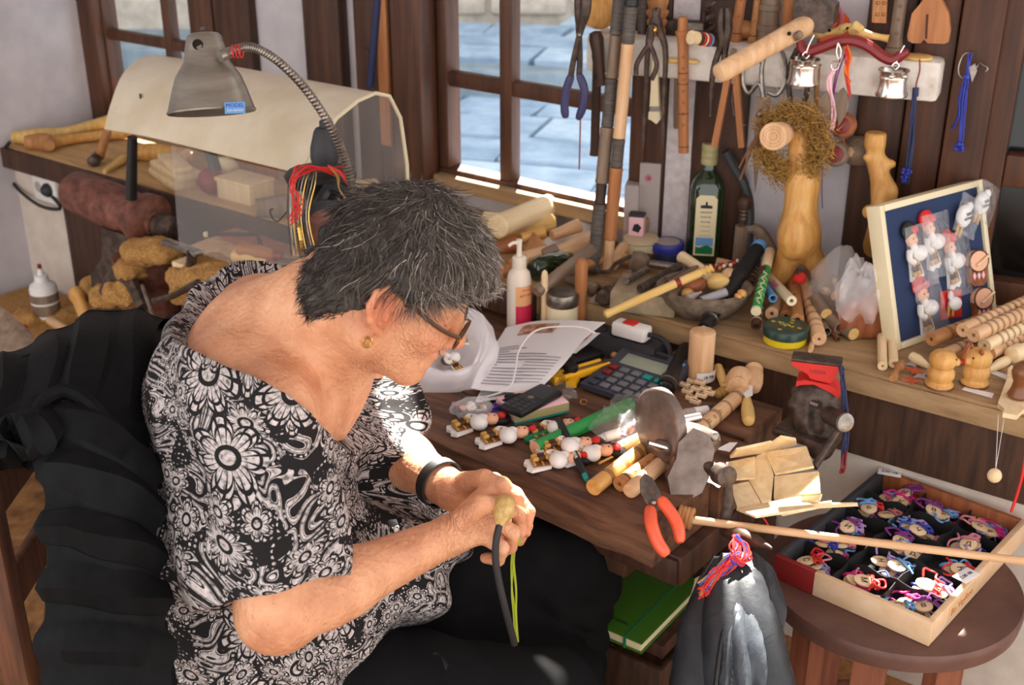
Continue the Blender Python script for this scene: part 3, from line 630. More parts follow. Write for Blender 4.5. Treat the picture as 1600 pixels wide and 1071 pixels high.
    hand(wrL, K, [[K[0], D(806, 772, 1.690), D(826, 800, 1.685), D(822, 832, 1.675)], [K[1], D(806, 796, 1.715), D(822, 822, 1.70), D(812, 846, 1.69)],
                  [K[2], D(796, 814, 1.735), D(808, 838, 1.72), D(796, 858, 1.705)], [K[3], D(786, 832, 1.75), D(796, 850, 1.735), D(784, 868, 1.72)]],
         [D(728, 755, 1.685), D(756, 748, 1.660), D(785, 758, 1.650), D(806, 776, 1.662)])
    me = fd.mesh('body', 'skin'); n = len(me.vertices); c = np.empty(n * 3, np.float32); me.vertices.foreach_get('co', c); c = c.reshape(-1, 3)
    fl = np.zeros(n, np.float32)
    for q, r_, a in ((H(-.008, .004, .08), .035, .5), (H(.116, -.02, 0), .02, .4), (H(.1, -.054, 0), .016, .55), (H(.07, -.01, .05), .03, .25), (D(805, 830, 1.66), .05, .18), (elR, .05, .2)):
        fl = np.maximum(fl, a * np.clip(1.3 - np.linalg.norm(c - np.array(q), axis=1) / r_, 0, 1))
    wk = np.zeros(n, np.float32)
    for q, r_, a in ((H(.06, -.02, .055), .05, .55), (H(.03, -.07, .04), .05, .4), (D(715, 828, 1.58), .05, .45), (D(770, 800, 1.6), .05, .25), (c7 + V((.12, -.05, -.08)), .06, .3)): wk = np.maximum(wk, a * np.clip(1.5 - 1.5 * np.linalg.norm(c - np.array(q), axis=1) / r_, 0, 1))
    at = me.attributes.new('wrinkle', 'FLOAT', 'POINT'); at.data.foreach_set('value', wk)
    at = me.attributes.new('flush', 'FLOAT', 'POINT'); at.data.foreach_set('value', fl)
    recentre(me, PM); return obj('body', me, None, person)
body = make_body()
def cloth_attr(me, co):
    at = me.attributes.new('cloth', 'FLOAT_VECTOR', 'POINT'); at.data.foreach_set('vector', co.astype(np.float32).ravel())
def make_blouse():
    fd = Field((-.68, 1.05, .44), (-.02, 1.88, 1.2), .004); g = .012
    torso(fd, g)
    fd.ell((-.385, 1.5, .60), (.165, .205, .17), None, .06)                                              # full hem over the hips
    fd.cone((-.30, 1.46, .70), (-.17, 1.50, .665), .12, .09, .05); fd.cone((-.26, 1.6, .68), (-.13, 1.62, .665), .10, .07, .05)
    fd.ell((-.30, 1.50, .90), (.10, .16, .12), None, .05); fd.ell((-.36, 1.41, .64), (.18, .165, .165), None, .05)
    eR = shR.lerp(elR, .83); fd.cone(shR + V((-.06, .07, -.03)), eR + V((-.12, .09, .0)), .07, .075, .05); fd2 = Field((-.68, 1.05, .44), (-.02, 1.88, 1.2), .004); fd2.cone(shR, eR, .070, .084, .04); fd2.cone(shR + V((-.04, .04, -.02)), eR + V((-.06, .03, .0)), .06, .065, .05)   # wide sleeve
    eL = shL.lerp(elL, .7); fd.cone(shL, eL, .070, .086, .04); fd.cone(eL + V((.02, -.05, -.02)), V((-.18, 1.58, .74)), .07, .06, .05)
    X, Y, Z = fd.full()
    th = np.arctan2(Y - 1.5, X + .40)
    ax = (elR - shR).normalized(); pr = (X - eR.x) * ax.x + (Y - eR.y) * ax.y + (Z - eR.z) * ax.z
    fd2.a = np.maximum(fd2.a, (pr - .012 + .15 * (X + .28)).astype(np.float32)); fd2.cone(eR - ax * .10, eR + ax * .12, .055, .074, .006, 's')
    hh = np.clip(.5 + .5 * (fd.a - fd2.a) / .03, 0, 1); fd.a = fd.a * (1 - hh) + fd2.a * hh - .03 * hh * (1 - hh)
    low = np.clip((1.0 - Z) / .35, 0, 1)
    fd.a += (.013 * low * np.sin(th * 13 + 6 * np.sin(Z * 9) + X * 14) * (.5 + .5 * np.sin(th * 5 + 1)) + .006 * n3(X, Y, Z, 23, .7) + .004 * np.sin((X * .6 + Z * 1.0) * 60 + 5 * np.sin(Y * 12))).astype(np.float32)
    cut = Z - (1.052 - .765 * (X + .439) + 2.6 * (Y - 1.51)**2)
    fd.a = np.maximum(fd.a, (cut * .75).astype(np.float32))
    fd.a = np.maximum(fd.a, (.5 - Z).astype(np.float32))
    me = fd.mesh('blouse', 'floral_print'); n = len(me.vertices); c = np.empty(n * 3, np.float32); me.vertices.foreach_get('co', c); c = c.reshape(-1, 3)
    a = np.arctan2(-(c[:, 0] + .34), -(c[:, 1] - 1.53)); cloth_attr(me, np.stack([a * .29, c[:, 2] * 1.25, 0 * a], 1))
    recentre(me, PM); return obj('blouse', me, None, person)
blouse = make_blouse()
# thin hem piping round the neckline follows the blouse edge
knR, knL = V((.045, 1.375, .495)), V((.085, 1.68, .525))
def make_trousers():
    fd = Field((-.66, 1.2, .0), (.3, 1.9, .8), .006)
    hR, hL = V((-.40, 1.40, .54)), V((-.40, 1.61, .54))
    fd.ell((-.42, 1.5, .56), (.17, .2, .12), None, .05)
    for h_, k_, f_ in ((hR, knR, V((.10, 1.36, .06))), (hL, knL, V((.10, 1.69, .06)))):
        fd.cone(h_, k_, .108, .082, .04); fd.cone(k_, f_, .078, .066, .04); fd.ell(k_ + V((.0, 0, .004)), (.086, .082, .08), None, .03)
    fd.ell((-.12, 1.53, .44), (.26, .13, .085), None, .04)
    X, Y, Z = fd.full()
    kn = np.exp(-(((X - .08)**2 + (Y - 1.68)**2 + (Z - .43)**2) / .02))
    fd.a += (.005 * n3(X, Y, Z, 17, 1.9) + .006 * kn * np.sin((X * .9 + Z * 1.1) * 95) + .003 * np.sin((X * 1.2 - Z) * 50 + Y * 20) * np.clip((Z - .3) * 4, 0, 1)).astype(np.float32)
    me = fd.mesh('trousers', 'trouser_cloth'); recentre(me, PM); return obj('trousers', me, None, person)
trousers = make_trousers()
for s, (kx, ky) in (('R', (.10, 1.36)), ('L', (.10, 1.69))):
    obj('shoe', MB().ell((kx + .05, ky, .045), (.13, .045, .045), 16), 'black', person, world=True)
# hair: a lumpy cap and thousands of strands
def make_hair():
    fd = Field(HO - V((.2, .2, .2)), HO + V((.2, .2, .22)), .004)
    fd.ell(H(.003, .054, 0), (.094, .086, .094), HAX, .02); fd.ell(H(-.048, .005, 0), (.042, .064, .062), HAX, .04); fd.cone(H(-.068, -.032, .028), H(-.068, -.036, -.028), .031, .031, .03)
    fd.ell(H(.05, .075, 0), (.055, .068, .045), HAX, .03); fd.ell(H(.085, .062, 0), (.03, .055, .03), HAX, .02)
    X, Y, Z = fd.full(); q = [X - HO.x, Y - HO.y, Z - HO.z]
    f_, u_, r_ = [sum(a[i] * q[i] for i in range(3)) for a in (HF, HU, HR)]
    fd.a += (.006 * n3(X, Y, Z, 75, .4) + .003 * n3(X, Y, Z, 160, 1.1)).astype(np.float32)
    face = np.maximum.reduce([np.broadcast_to(.012 - f_ + .18 * (u_ + .02), fd.a.shape), u_ - .048 - .35 * np.clip(f_ - .05, 0, 1)])       # region of the face stays bare
    fd.a = np.maximum(fd.a, -face.astype(np.float32))
    fd.a = np.maximum(fd.a, np.broadcast_to((-.015 - u_ - 1.2 * np.clip(-.03 - f_, 0, .06)), fd.a.shape).astype(np.float32) * .8)
    fd.ell(H(-.004, -.004, .085), (.026, .03, .036), HAX, .006, 's')
    me = fd.mesh('hair', 'scalp'); n = len(me.vertices); c = np.empty(n * 3, np.float32); me.vertices.foreach_get('co', c); c = c.reshape(-1, 3)
    nr = np.empty(n * 3, np.float32); me.vertices.foreach_get('normal', nr); nr = nr.reshape(-1, 3)
    recentre(me, PM); cap = obj('hair', me, None, person)
    # strands
    g = np.random.default_rng(5); N = 12000; idx = g.integers(0, n, N); p = c[idx].astype(np.float64) + g.normal(0, .002, (N, 3)); nn = nr[idx].astype(np.float64)
    crown = np.array(H(-.04, .14, .0)); fv, uv, rv = (np.array(a) for a in (HF, HU, HR)); S = 7
    pts = np.empty((N, S, 3)); rel = p - np.array(HO); lf, lu, lr = rel @ fv, rel @ uv, rel @ rv
    L = g.uniform(.012, .030, N) * np.where((lu < .02) | (lf > .06), .5, 1.0)
    dirv = p - crown; dirv += .06 * fv * (lf > 0)[:, None] - .03 * uv; dirv += g.normal(0, .02, (N, 3))
    ph = g.uniform(0, 6.28, N); lump = np.sin(p[:, 0] * 55 + 1.7 * np.sin(p[:, 2] * 48)) + np.sin(p[:, 1] * 60 + p[:, 2] * 40)
    cur = p.copy()
    for k_ in range(S):
        pts[:, k_] = cur
        t_ = dirv - nn * (dirv * nn).sum(1)[:, None]; t_ /= np.linalg.norm(t_, axis=1)[:, None] + 1e-9
        side = np.cross(nn, t_); bend = np.sin(ph * .15 + lump * 1.3 + k_ * .55)[:, None]
        d_ = t_ + side * bend * .65 + nn * (.24 - .115 * k_ + .10 * np.sin(ph))[:, None]; d_ /= np.linalg.norm(d_, axis=1)[:, None]
        cur = cur + d_ * (L / (S - 1) * 1.9)[:, None]
    ear = (np.abs((p - np.array(H(-.002, -.004, .085))) @ rv) < .03) & (np.linalg.norm((p - np.array(H(-.002, -.004, .085))), axis=1) < .048)
    pts = pts[~ear]; nn = nn[~ear]; lf, lu = lf[~ear], lu[~ear]; N = len(pts)
    rad = g.uniform(.00035, .0008, N)
    vs = np.empty((N, S, 3, 3))
    for k_ in range(S):
        t_ = pts[:, min(k_ + 1, S - 1)] - pts[:, max(k_ - 1, 0)]; t_ /= np.linalg.norm(t_, axis=1)[:, None] + 1e-9
        a = np.cross(t_, nn); a /= np.linalg.norm(a, axis=1)[:, None] + 1e-9; b_ = np.cross(t_, a); w_ = rad * (1.0 - .85 * (k_ / (S - 1))**2)
        for j in range(3):
            an = 2.0944 * j; vs[:, k_, j] = pts[:, k_] + (a * math.cos(an) + b_ * math.sin(an)) * w_[:, None]
    o = (np.arange(N) * S * 3)[:, None, None] + (np.arange(S - 1) * 3)[None, :, None] + np.arange(3)[None, None, :]; nx = o - np.arange(3) + (np.arange(3) + 1) % 3
    q = np.stack([o, nx, nx + 3, o + 3], -1).reshape(-1, 4)
    m2 = bpy.data.meshes.new('hair_strands'); vv = (vs.reshape(-1, 3) - np.array(P0)).astype(np.float32); m2.vertices.add(len(vv)); m2.vertices.foreach_set('co', vv.ravel())
    m2.loops.add(len(q) * 4); m2.loops.foreach_set('vertex_index', q.astype(np.int32).ravel()); m2.polygons.add(len(q)); m2.polygons.foreach_set('loop_start', np.arange(0, len(q) * 4, 4, dtype=np.int32)); m2.update(calc_edges=True)
    grey = np.clip(.36 + .30 * (lf / .1) - .15 * (lu < -.02) + .20 * g.normal(0, 1, N) + .25 * (g.random(N) < .18), 0, 1)
    at = m2.attributes.new('shade', 'FLOAT', 'POINT'); at.data.foreach_set('value', np.repeat(grey, S * 3).astype(np.float32)); m2.materials.append(M_('hair_strands'))
    s_ = obj('strands', m2, None, cap); s_['kind'] = 'stuff'
make_hair()
# eyeglasses, earring, wristband
gl = thing('eyeglasses', None, None); gl.parent = person; gl.matrix_basis = Matrix()
def ring(c, a, b_, ra, rb, n=28): return [c + a * (ra * math.cos(6.2832 * i / n)) + b_ * (rb * math.sin(6.2832 * i / n)) for i in range(n)]
for s in (1, -1):
    c = H(.108, .004, .035 * s); la = (HR * s * .97 - HF * .24).normalized()
    obj('rim', MB().tube(ring(c, la, HU, .026, .0205), .0016, 6, True), 'turtle', gl, world=True)
    P = ring(c, la, HU, .025, .0195); obj('lens', MB().add([tuple(c)] + [tuple(q) for q in P], [(0, i + 1, (i + 1) % 28 + 1) for i in range(28)]), 'lens', gl, world=True)
    hg = H(.098, .010, .064 * s); obj('temple', MB().tube(spl([hg, H(.06, .016, .079 * s), H(.0, .032, .084 * s), H(-.018, .028, .082 * s), H(-.03, .0, .078 * s)], 16), [.0034] * 8 + [.0024] * 8, 6), 'turtle', gl, world=True)
    obj('hinge', MB().tube([c + la * .025, hg], .0024, 6), 'brass', gl, world=True)
obj('bridge', MB().tube(spl([H(.113, .008, .010), H(.119, .013, 0), H(.113, .008, -.010)], 9), .0015, 6), 'brass', gl, world=True)
ec = H(-.002, -.038, .079); obj('earring', MB().tube([ec + HU * (.007 * math.sin(a * .5236)) + HF * (.005 * math.cos(a * .5236)) - HU * .006 for a in range(12)], .0016, 6, True), 'brass', person, world=True)
wa = (elL - wrL).normalized(); wc = wrL + wa * .032
wx = wa.orthogonal().normalized(); wy = wa.cross(wx)
wbd = MB(); n_ = 28; rr_ = .0335
wbd.add([tuple(wc + wa * z + wx * (q * math.cos(6.2832 * i / n_)) + wy * (q * math.sin(6.2832 * i / n_))) for z, q in ((-.009, rr_), (-.008, rr_ + .0025), (.008, rr_ + .0035), (.009, rr_ + .001)) for i in range(n_)], [(j * n_ + i, j * n_ + (i + 1) % n_, (j + 1) * n_ + (i + 1) % n_, (j + 1) * n_ + i) for j in range(3) for i in range(n_)])
obj('wristband', wbd, 'rubber', person, world=True)
# ================================================================== chair, jacket, lathe corner, lamp
ch = thing('chair', 'dark brown wooden chair with black jacket over its back', 'chair', V((-.42, 1.5, 0)))
def cpart(n, *a, mt='chair_wood', r=.006): obj(n, MB().rbox(*a, r), mt, ch, world=True)
for y in (1.28, 1.72): cpart('back_post', -.665, -.63, y - .018, y + .018, 0, .93); cpart('leg', -.225, -.19, y - .018, y + .018, 0, .41); cpart('seat_rail', -.63, -.225, y - .012, y + .012, .36, .41); cpart('stretcher', -.63, -.225, y - .01, y + .01, .16, .19)
for z in (.62, .76, .90): cpart('back_slat', -.655, -.64, 1.298, 1.702, z - .03, z + .03, r=.004)
cpart('seat', -.63, -.17, 1.27, 1.73, .412, .44, mt='wood_mid'); cpart('stretcher', -.66, -.635, 1.3, 1.7, .3, .33)
jk = thing('jacket', 'black quilted puffer jacket draped over the chair back', 'jacket', V((-.6, 1.5, .6)))
def puff(na, nb, amp, ph=0):
    def f(s, t): return amp * (abs(math.sin(math.pi * (na * s + ph)))**.45 * abs(math.sin(math.pi * nb * t))**.45) + .005 * mnoise.noise((s * 3, t * 3, 3 + ph))
    return f
noisy('puffer', (10, 10, 11), (17, 17, 19), (60, 60, 14), .65, bmp=.002, spec=.12)
up = [[D(-60, 605, 1.66), D(60, 556, 1.72), D(165, 506, 1.80), D(270, 520, 1.84)], [D(-60, 600, 1.58), D(60, 566, 1.60), D(165, 530, 1.66), D(262, 548, 1.70)], [D(-60, 640, 1.50), D(50, 620, 1.52), D(150, 600, 1.55), D(245, 640, 1.60)],
      [D(-60, 690, 1.47), D(30, 690, 1.46), D(125, 690, 1.48), D(225, 730, 1.53)], [D(-60, 720, 1.49), D(0, 712, 1.47), D(70, 690, 1.47), D(140, 640, 1.50)][:3] + [D(205, 790, 1.50)]]
obj('shell', MB().grid(patch(up, 50, 80, puff(1.5, 5, .019)), .03), 'puffer', jk, world=True)
lo_ = [[D(95, 625, 1.50), D(150, 640, 1.48), D(200, 690, 1.49), D(240, 720, 1.53)], [D(75, 720, 1.47), D(130, 725, 1.445), D(190, 760, 1.45), D(240, 800, 1.50)], [D(75, 850, 1.45), D(125, 850, 1.43), D(185, 870, 1.43), D(245, 900, 1.48)],
       [D(70, 980, 1.45), D(125, 980, 1.425), D(190, 985, 1.425), D(265, 1000, 1.47)], [D(66, 1130, 1.45), D(125, 1130, 1.42), D(200, 1130, 1.42), D(290, 1130, 1.47)]]
obj('sleeve', MB().grid(patch(lo_, 90, 40, puff(6, 1, .018, .3)), .03), 'puffer', jk, world=True)
obj('hem', MB().tube(spl([D(-60, 706, 1.475), D(0, 700, 1.455), D(45, 668, 1.46), D(70, 625, 1.475), D(110, 612, 1.48), D(160, 650, 1.47), D(200, 720, 1.475), D(222, 760, 1.49)], 40), .009, 8), 'puffer', jk, world=True)
obj('collar_seam', MB().tube(spl([D(-40, 590, 1.56), D(60, 556, 1.60), D(130, 545, 1.60), D(185, 570, 1.60), D(225, 625, 1.57)], 30), .006, 8), 'puffer', jk, world=True)
# odd things at the edge
solo('plank_offcut', 'brown curved board leaning beside the jacket', 'board', MB().grid(patch([[D(-40, 470, 2.3), D(5, 490, 2.28), D(40, 535, 2.25)], [D(-40, 575, 2.2), D(10, 578, 2.2), D(62, 575, 2.2)]], 8, 12), .02), 'wood_grey', world=True)
p = Zp(60, 1035, .3); t = thing('metal_can', 'dented metal can on the sawdust under the chair', 'can', V((p.x, p.y, 0)))
obj('can_body', MB().lathe([(.0, .045), (.002, .047), (.1, .047), (.104, .049), (.106, .047), (.104, .04), (.06, .04)], 20), 'steel', t); obj('can_rim', MB().tube(ring(V((0, 0, .106)), V((1, 0, 0)), V((0, 1, 0)), .047, .047), .002, 6, True), 'chrome', t)
# ------------------------------------------------------------------ lathe table and lathe
LT = .37
lt = thing('lathe_table', 'low sawdust covered table under the lathe', 'table', FA @ T(.9, .6, 0))
obj('table_top', MB().rbox(-.65, .95, -.25, .045, LT - .04, LT, .005), 'sawdust', lt); obj('edge_strip', MB().rbox(-.65, .95, .046, .07, LT - .075, LT + .006, .004), 'green_dark', lt)
for x in (-.6, .88): obj('leg', MB().box(x, x + .06, -.2, .03, 0, LT - .04), 'wood_dark', lt)
def AL(s, y, z): return FA @ V((s, y, z))
def AP(u, v, y): return Wp(u, v, NA, CA - y)
la = thing('wood_lathe', 'rust brown wood turning lathe thick with sawdust', 'lathe', FA @ T(1.1, .52, LT))
a, b_ = AP(112, 296, .5), AP(222, 340, .5); ax = (b_ - a); L = ax.length; MM = align(a, b_)
def inl(mb, M): return MB().add(mb.v, mb.f, M)
obj('motor', inl(MB().lathe([(0, .02), (.004, .042), (.02, .052), (L * .5, .056), (L * .8, .056), (L * .86, .05), (L, .05)], 24), MM), 'rust_red', la, world=True)
obj('flange', inl(MB().lathe([(L, .062), (L + .03, .066), (L + .035, .06), (L + .045, .03), (L + .06, .03)], 20), MM), 'rust_red', la, world=True)
obj('chuck', inl(MB().lathe([(L + .06, .026), (L + .065, .03), (L + .08, .03), (L + .083, .026), (L + .09, .03), (L + .11, .03), (L + .115, .02), (L + .12, .02)], 18), MM), 'iron', la, world=True)
obj('button', MB().rbox(-.014, .014, -.01, .01, 0, .012, .003, frame(AP(182, 296, .48), TA, z=UP)), 'red', la, world=True)
obj('headstock', MB().prism([(1.02, LT), (1.26, LT), (1.24, .60), (1.18, .66), (1.17, .74), (1.05, .74), (1.04, .62)], -.04, .05, FA @ T(0, .5, 0) @ Matrix(((1,0,0,0),(0,0,1,0),(0,1,0,0),(0,0,0,1)))), 'iron', la, world=True)
obj('bed', MB().rbox(.45, 1.3, .44, .47, LT + .01, LT + .07, .004, FA).rbox(.45, 1.3, .55, .58, LT + .01, LT + .07, .004, FA), 'iron', la, world=True)
q = AP(238, 470, .52); qz = ztop(q, 398)
obj('drum', MB().lathe([(LT, .07), (qz - .03, .075), (qz - .02, .08), (qz, .08), (qz + .004, .06)], 22, Matrix.Translation((q.x, q.y, 0))), 'rust_red', la, world=True)
obj('pipe_arm', MB().tube(spl([AP(225, 480, .62), AP(205, 440, .6), AP(180, 430, .6), AP(165, 455, .6)], 12), .017, 8), 'iron', la, world=True)
tr = MB().rbox(-.07, .075, -.008, .008, -.009, .009, .003, align(AP(300, 392, .66), AP(302, 392.6, .66)) @ RY(90)); obj('tool_rest', MB().rbox(-.012, .012, -.006, .006, 0, .15, .003, align(AP(258, 377, .62), AP(344, 408, .66))), 'steel', la, world=True)
obj('rest_post', MB().tube([AP(300, 395, .65), AP(296, 440, .62), AP(290, 500, .6)], .011, 8), 'iron', la, world=True)
obj('lever', MB().tube(spl([AP(240, 470, .7), AP(270, 462, .7), AP(310, 440, .7)], 10), .007, 6), 'iron', la, world=True)
obj('rod', MB().tube([AP(222, 445, .72), AP(248, 520, .76)], .004, 6), 'steel', la, world=True)
def heap(label, pts, mt='sawdust', name='sawdust_heap'):
    fd = Field((-3, 0, 0), (-2.99, .01, .01), .01); lo = np.min([np.array(p) - r for p, r in pts], 0) - .02; hi = np.max([np.array(p) + r for p, r in pts], 0) + .02
    fd = Field(lo, hi, .006)
    for p, r in pts: fd.ell(p, (r, r, r * .62), None, .02)
    X, Y, Z = fd.full(); fd.a += (.005 * n3(X, Y, Z, 120, .5) + .004 * n3(X, Y, Z, 260, 1.5)).astype(np.float32)
    me = fd.mesh(name, mt); c = V(pts[0][0]); recentre(me, Matrix.Translation(c)); o = obj(name, me, None, None, Matrix.Translation(c)); tag(o, label, 'sawdust', None, 'stuff'); return o
heap('heap of sawdust on the lathe drum', [(AP(222, 392, .56), .05), (AP(245, 392, .56), .05), (AP(262, 396, .56), .035)])
heap('sawdust drift piled along the lathe bed', [(AP(170, 462, .56), .05), (AP(200, 455, .58), .06), (AP(150, 445, .52), .04), (AP(205, 420, .58), .045)])
heap('sawdust slope spilling behind the floral blouse', [(AP(330, 430, .6), .07), (AP(370, 440, .6), .07), (AP(300, 455, .62), .05), (AP(290, 430, .62), .04)])
heap('sawdust around the glue bottle', [(Zp(45, 500, LT), .05), (Zp(105, 500, LT), .05), (Zp(135, 495, LT), .06)])
for i, (A_, B_, r, lb) in enumerate([((118, 455), (148, 530), .016, 'dusty wooden lever standing at the lathe end'), ((166, 505), (180, 535), .014, 'short dusty wooden peg under the lathe')]):
    turned('wood_lever', lb, 'lever', AP(*B_, .66), AP(*A_, .6), [(0, r), (.8, r), (.9, r * 1.3), (1, r * 1.1)], 'wood_honey')
turned('wooden_stick', 'pale round stick lying across the table edge below glue bottle', 'stick', Zp(78, 500, LT + .03), Zp(130, 532, LT + .05), [(0, .011), (.03, .013), (.97, .012), (1, .01)], 'wood_beech')
solo('bottle_cap_disc', 'flat red plastic disc near the glue bottle', 'cap', MB().lathe([(0, .016), (.008, .016), (.01, .013)], 16), 'red', T(*Zp(32, 513, LT)))
p = Zp(75, 496, LT); gb = thing('glue_bottle', 'white glue bottle with red nozzle tip and brown label', 'bottle', p); hz = ztop(p, 412) - p.z
obj('bottle_body', MB().lathe([(0, .034), (.004, .037), (hz * .55, .037), (hz * .62, .034), (hz * .68, .02), (hz * .70, .017), (hz * .71, .019), (hz * .8, .018), (hz * .81, .009), (hz * .93, .005)], 22), 'white', gb)
obj('nozzle_tip', MB().lathe([(hz * .92, .006), (hz * .99, .005), (hz, .002)], 12), 'red_dark', gb); lab = obj('label_band', MB().lathe([(hz * .1, .0375), (hz * .12, .0378), (hz * .46, .0378), (hz * .48, .0375)], 22), 'wood_grey', gb)
obj('label_stripe', MB().lathe([(hz * .30, .0382), (hz * .33, .0382)], 22), 'white', lab)
# socket and cable
so = thing('wall_socket', 'white wall socket with plugged cable below the ledge', 'socket', FA @ T(*(IA @ AP(75, 293, .332)).to_tuple()))
obj('plate', MB().rbox(-.055, .055, 0, .012, -.04, .04, .004), 'white', so); obj('plug', MB().lathe([(0, .02), (.02, .02), (.03, .012), (.035, .006)], 14, RX(-90) @ T(-.02, 0, 0)), 'charcoal', so)
obj('hole', MB().lathe([(.0118, .016), (.0126, .016), (.0126, .013)], 14, RX(-90) @ T(.03, 0, 0)), 'grey_card', so)
wire('power_cable', 'dark cable looping from the wall socket to ledge end', 'cable', [AP(75, 300, .34), AP(95, 325, .36), AP(60, 320, .36), AP(20, 285, .34), AP(6, 240, .36), AP(15, 222, .37)], .005, 'rubber')
# ------------------------------------------------------------------ lathe guard
lg = thing('lathe_guard', 'dusty cream curved plastic guard over the lathe', 'guard', FA @ T(.65, .5, .8))
noisy('guard_plastic', (206, 190, 160), (226, 214, 190), (7, 7, 7), .38, bmp=.001, spec=.5)
cs = [(.655, 1.045), (.62, 1.085), (.56, 1.13), (.50, 1.152), (.45, 1.158), (.42, 1.15)]
G = [[AL(s, y, z) for y, z in cs] for s in (1.0, .78, .55, .335)]
G[0] = [AL(.93, .66, 1.04), AL(.955, .62, 1.08), AL(.99, .56, 1.125), AL(1.02, .50, 1.145), AL(1.03, .45, 1.15), AL(1.03, .42, 1.145)]
obj('sheet', MB().grid(patch(G, 20, 22), .005), 'guard_plastic', lg, world=True)
dp = [(.655, 1.05), (.62, 1.09), (.56, 1.135), (.50, 1.157), (.45, 1.163), (.41, 1.15), (.38, 1.10), (.365, 1.0), (.365, .80), (.6, .80), (.64, .95)]
obj('end_panel', MB().prism([(y, z) for y, z in dp], -.002, .002, FA @ T(.333, 0, 0) @ Matrix(((0,0,1,0),(1,0,0,0),(0,1,0,0),(0,0,0,1)))), 'acrylic', lg, world=True)
obj('rim', MB().tube([AL(.331, y, z) for y, z in dp[:9]], .004, 6), 'ivory', lg, world=True)
obj('apron', MB().grid([[AL(s, .655, 1.04), AL(s, .66, .93), AL(s, .665, .82)] for s in (.72, .34)], .004), 'acrylic', lg, world=True)
for u0, v0, u1, v1, y in ((207, 214, 205, 310, .60), (316, 196, 338, 268, .55)): obj('leg', MB().tube([AP(u0, v0, y), AP(u1, v1, y)], [.011, .013], 10), 'black', lg, world=True)
for u, v in ((219, 150), (176, 199)): obj('bolt', MB().tube([AP(u, v - 4, .6), AP(u + 1, v + 4, .6)], .003, 6), 'iron', lg, world=True)
# ------------------------------------------------------------------ pieces on the window ledge
def L1(u, v, h=0): return Zp(u, v, ZS + h)
def club(label, P, R_, mt, name='spoon_blank', cat='spoon blank', group='blanks on the window ledge'):
    return solo(name, label, cat, MB().tube(spl(P, 24), [crom([V((q, 0, 0)) for q in R_], i / 23).x for i in range(24)], 10), mt, None, group, True)
club('long pale wooden paddle blank at the ledge corner', [L1(20, 214, .02), L1(65, 213, .02), L1(110, 204, .02), L1(190, 185, .03)], [.016, .024, .014, .022], 'wood_yellow')
club('second paddle blank lying under the long one', [L1(70, 226, .015), L1(120, 216, .015), L1(205, 206, .02)], [.02, .014, .017], 'wood_honey')
club('blocky end of rough wooden paddle by corner', [L1(40, 222, .02), L1(70, 222, .02), L1(78, 228, .02)], [.018, .026, .014], 'wood_mid')
club('pale oval spoon bowl blank behind guard leg', [L1(205, 240, .02), L1(235, 238, .02), L1(285, 238, .02)], [.012, .026, .012], 'wood_honey')
club('turned spoon with round bowl end behind guard', [L1(252, 258, .015), L1(275, 250, .015), L1(298, 244, .02)], [.010, .014, .024], 'wood_beech')
club('thin pale wedge of wood near ledge edge', [L1(163, 268, .01), L1(190, 250, .012), L1(200, 244, .012)], [.006, .012, .008], 'wood_yellow')
solo('wood_slab', 'flat bundle of pale split slabs on the ledge', 'wood slab', MB().rbox(-.10, .09, -.035, .03, 0, .02, .006).rbox(-.09, .1, -.025, .04, .021, .042, .006, RZ(5)).rbox(-.07, .095, -.02, .03, .043, .06, .006, RZ(-4)), 'wood_pale', FA @ T(*(IA @ L1(272, 283)).to_tuple()) @ RZ(160))
ml = thing('mallet', 'small mallet leaning on the guard edge', 'mallet', L1(150, 250)); obj('handle', MB().tube(spl([L1(155, 244, .02), AP(168, 205, .30), AP(184, 158, .24)], 12), [.012] * 6 + [.009] * 6, 10), 'wood_mid', ml, world=True)
obj('head', MB().lathe([(-.028, .012), (-.026, .015), (.026, .015), (.028, .012)], 14, align(L1(150, 247, .018), L1(151, 246, .0185))), 'iron', ml, world=True)
solo('red_ball', 'red wooden ball on the window ledge', 'ball', MB().lathe([(-.035, .004), (-.032, .014), (-.02, .029), (0, .036), (.02, .029), (.032, .014), (.035, .006), (.03, .003)], 20), 'red_dark', T(*L1(330, 282, .035)))
solo('pale_box', 'pale wooden box seen through the clear apron', 'box', MB().rbox(-.06, .06, -.04, .04, 0, .05, .004).rbox(-.063, .063, -.043, .043, .045, .055, .002), 'wood_pale', FA @ T(*(IA @ L1(385, 310)).to_tuple()))
solo('orange_block', 'orange brown wooden block behind the guard', 'wood block', MB().rbox(-.065, .065, -.02, .02, 0, .04, .006), 'wood_orange', FA @ T(*(IA @ L1(402, 275)).to_tuple()))
club('white cloth bundle with red stitches behind guard', [L1(342, 268, .03), L1(352, 262, .05), L1(362, 262, .03)], [.018, .03, .018], 'cream', 'cloth_bundle', 'bundle')
club('pale rough split log lying deep on the ledge', [L1(400, 325, .025), L1(460, 322, .025), L1(545, 332, .02)], [.022, .028, .024], 'wood_grey')
club('round light log near the gooseneck', [L1(560, 300, .03), L1(590, 296, .03)], [.03, .028], 'wood_pale')
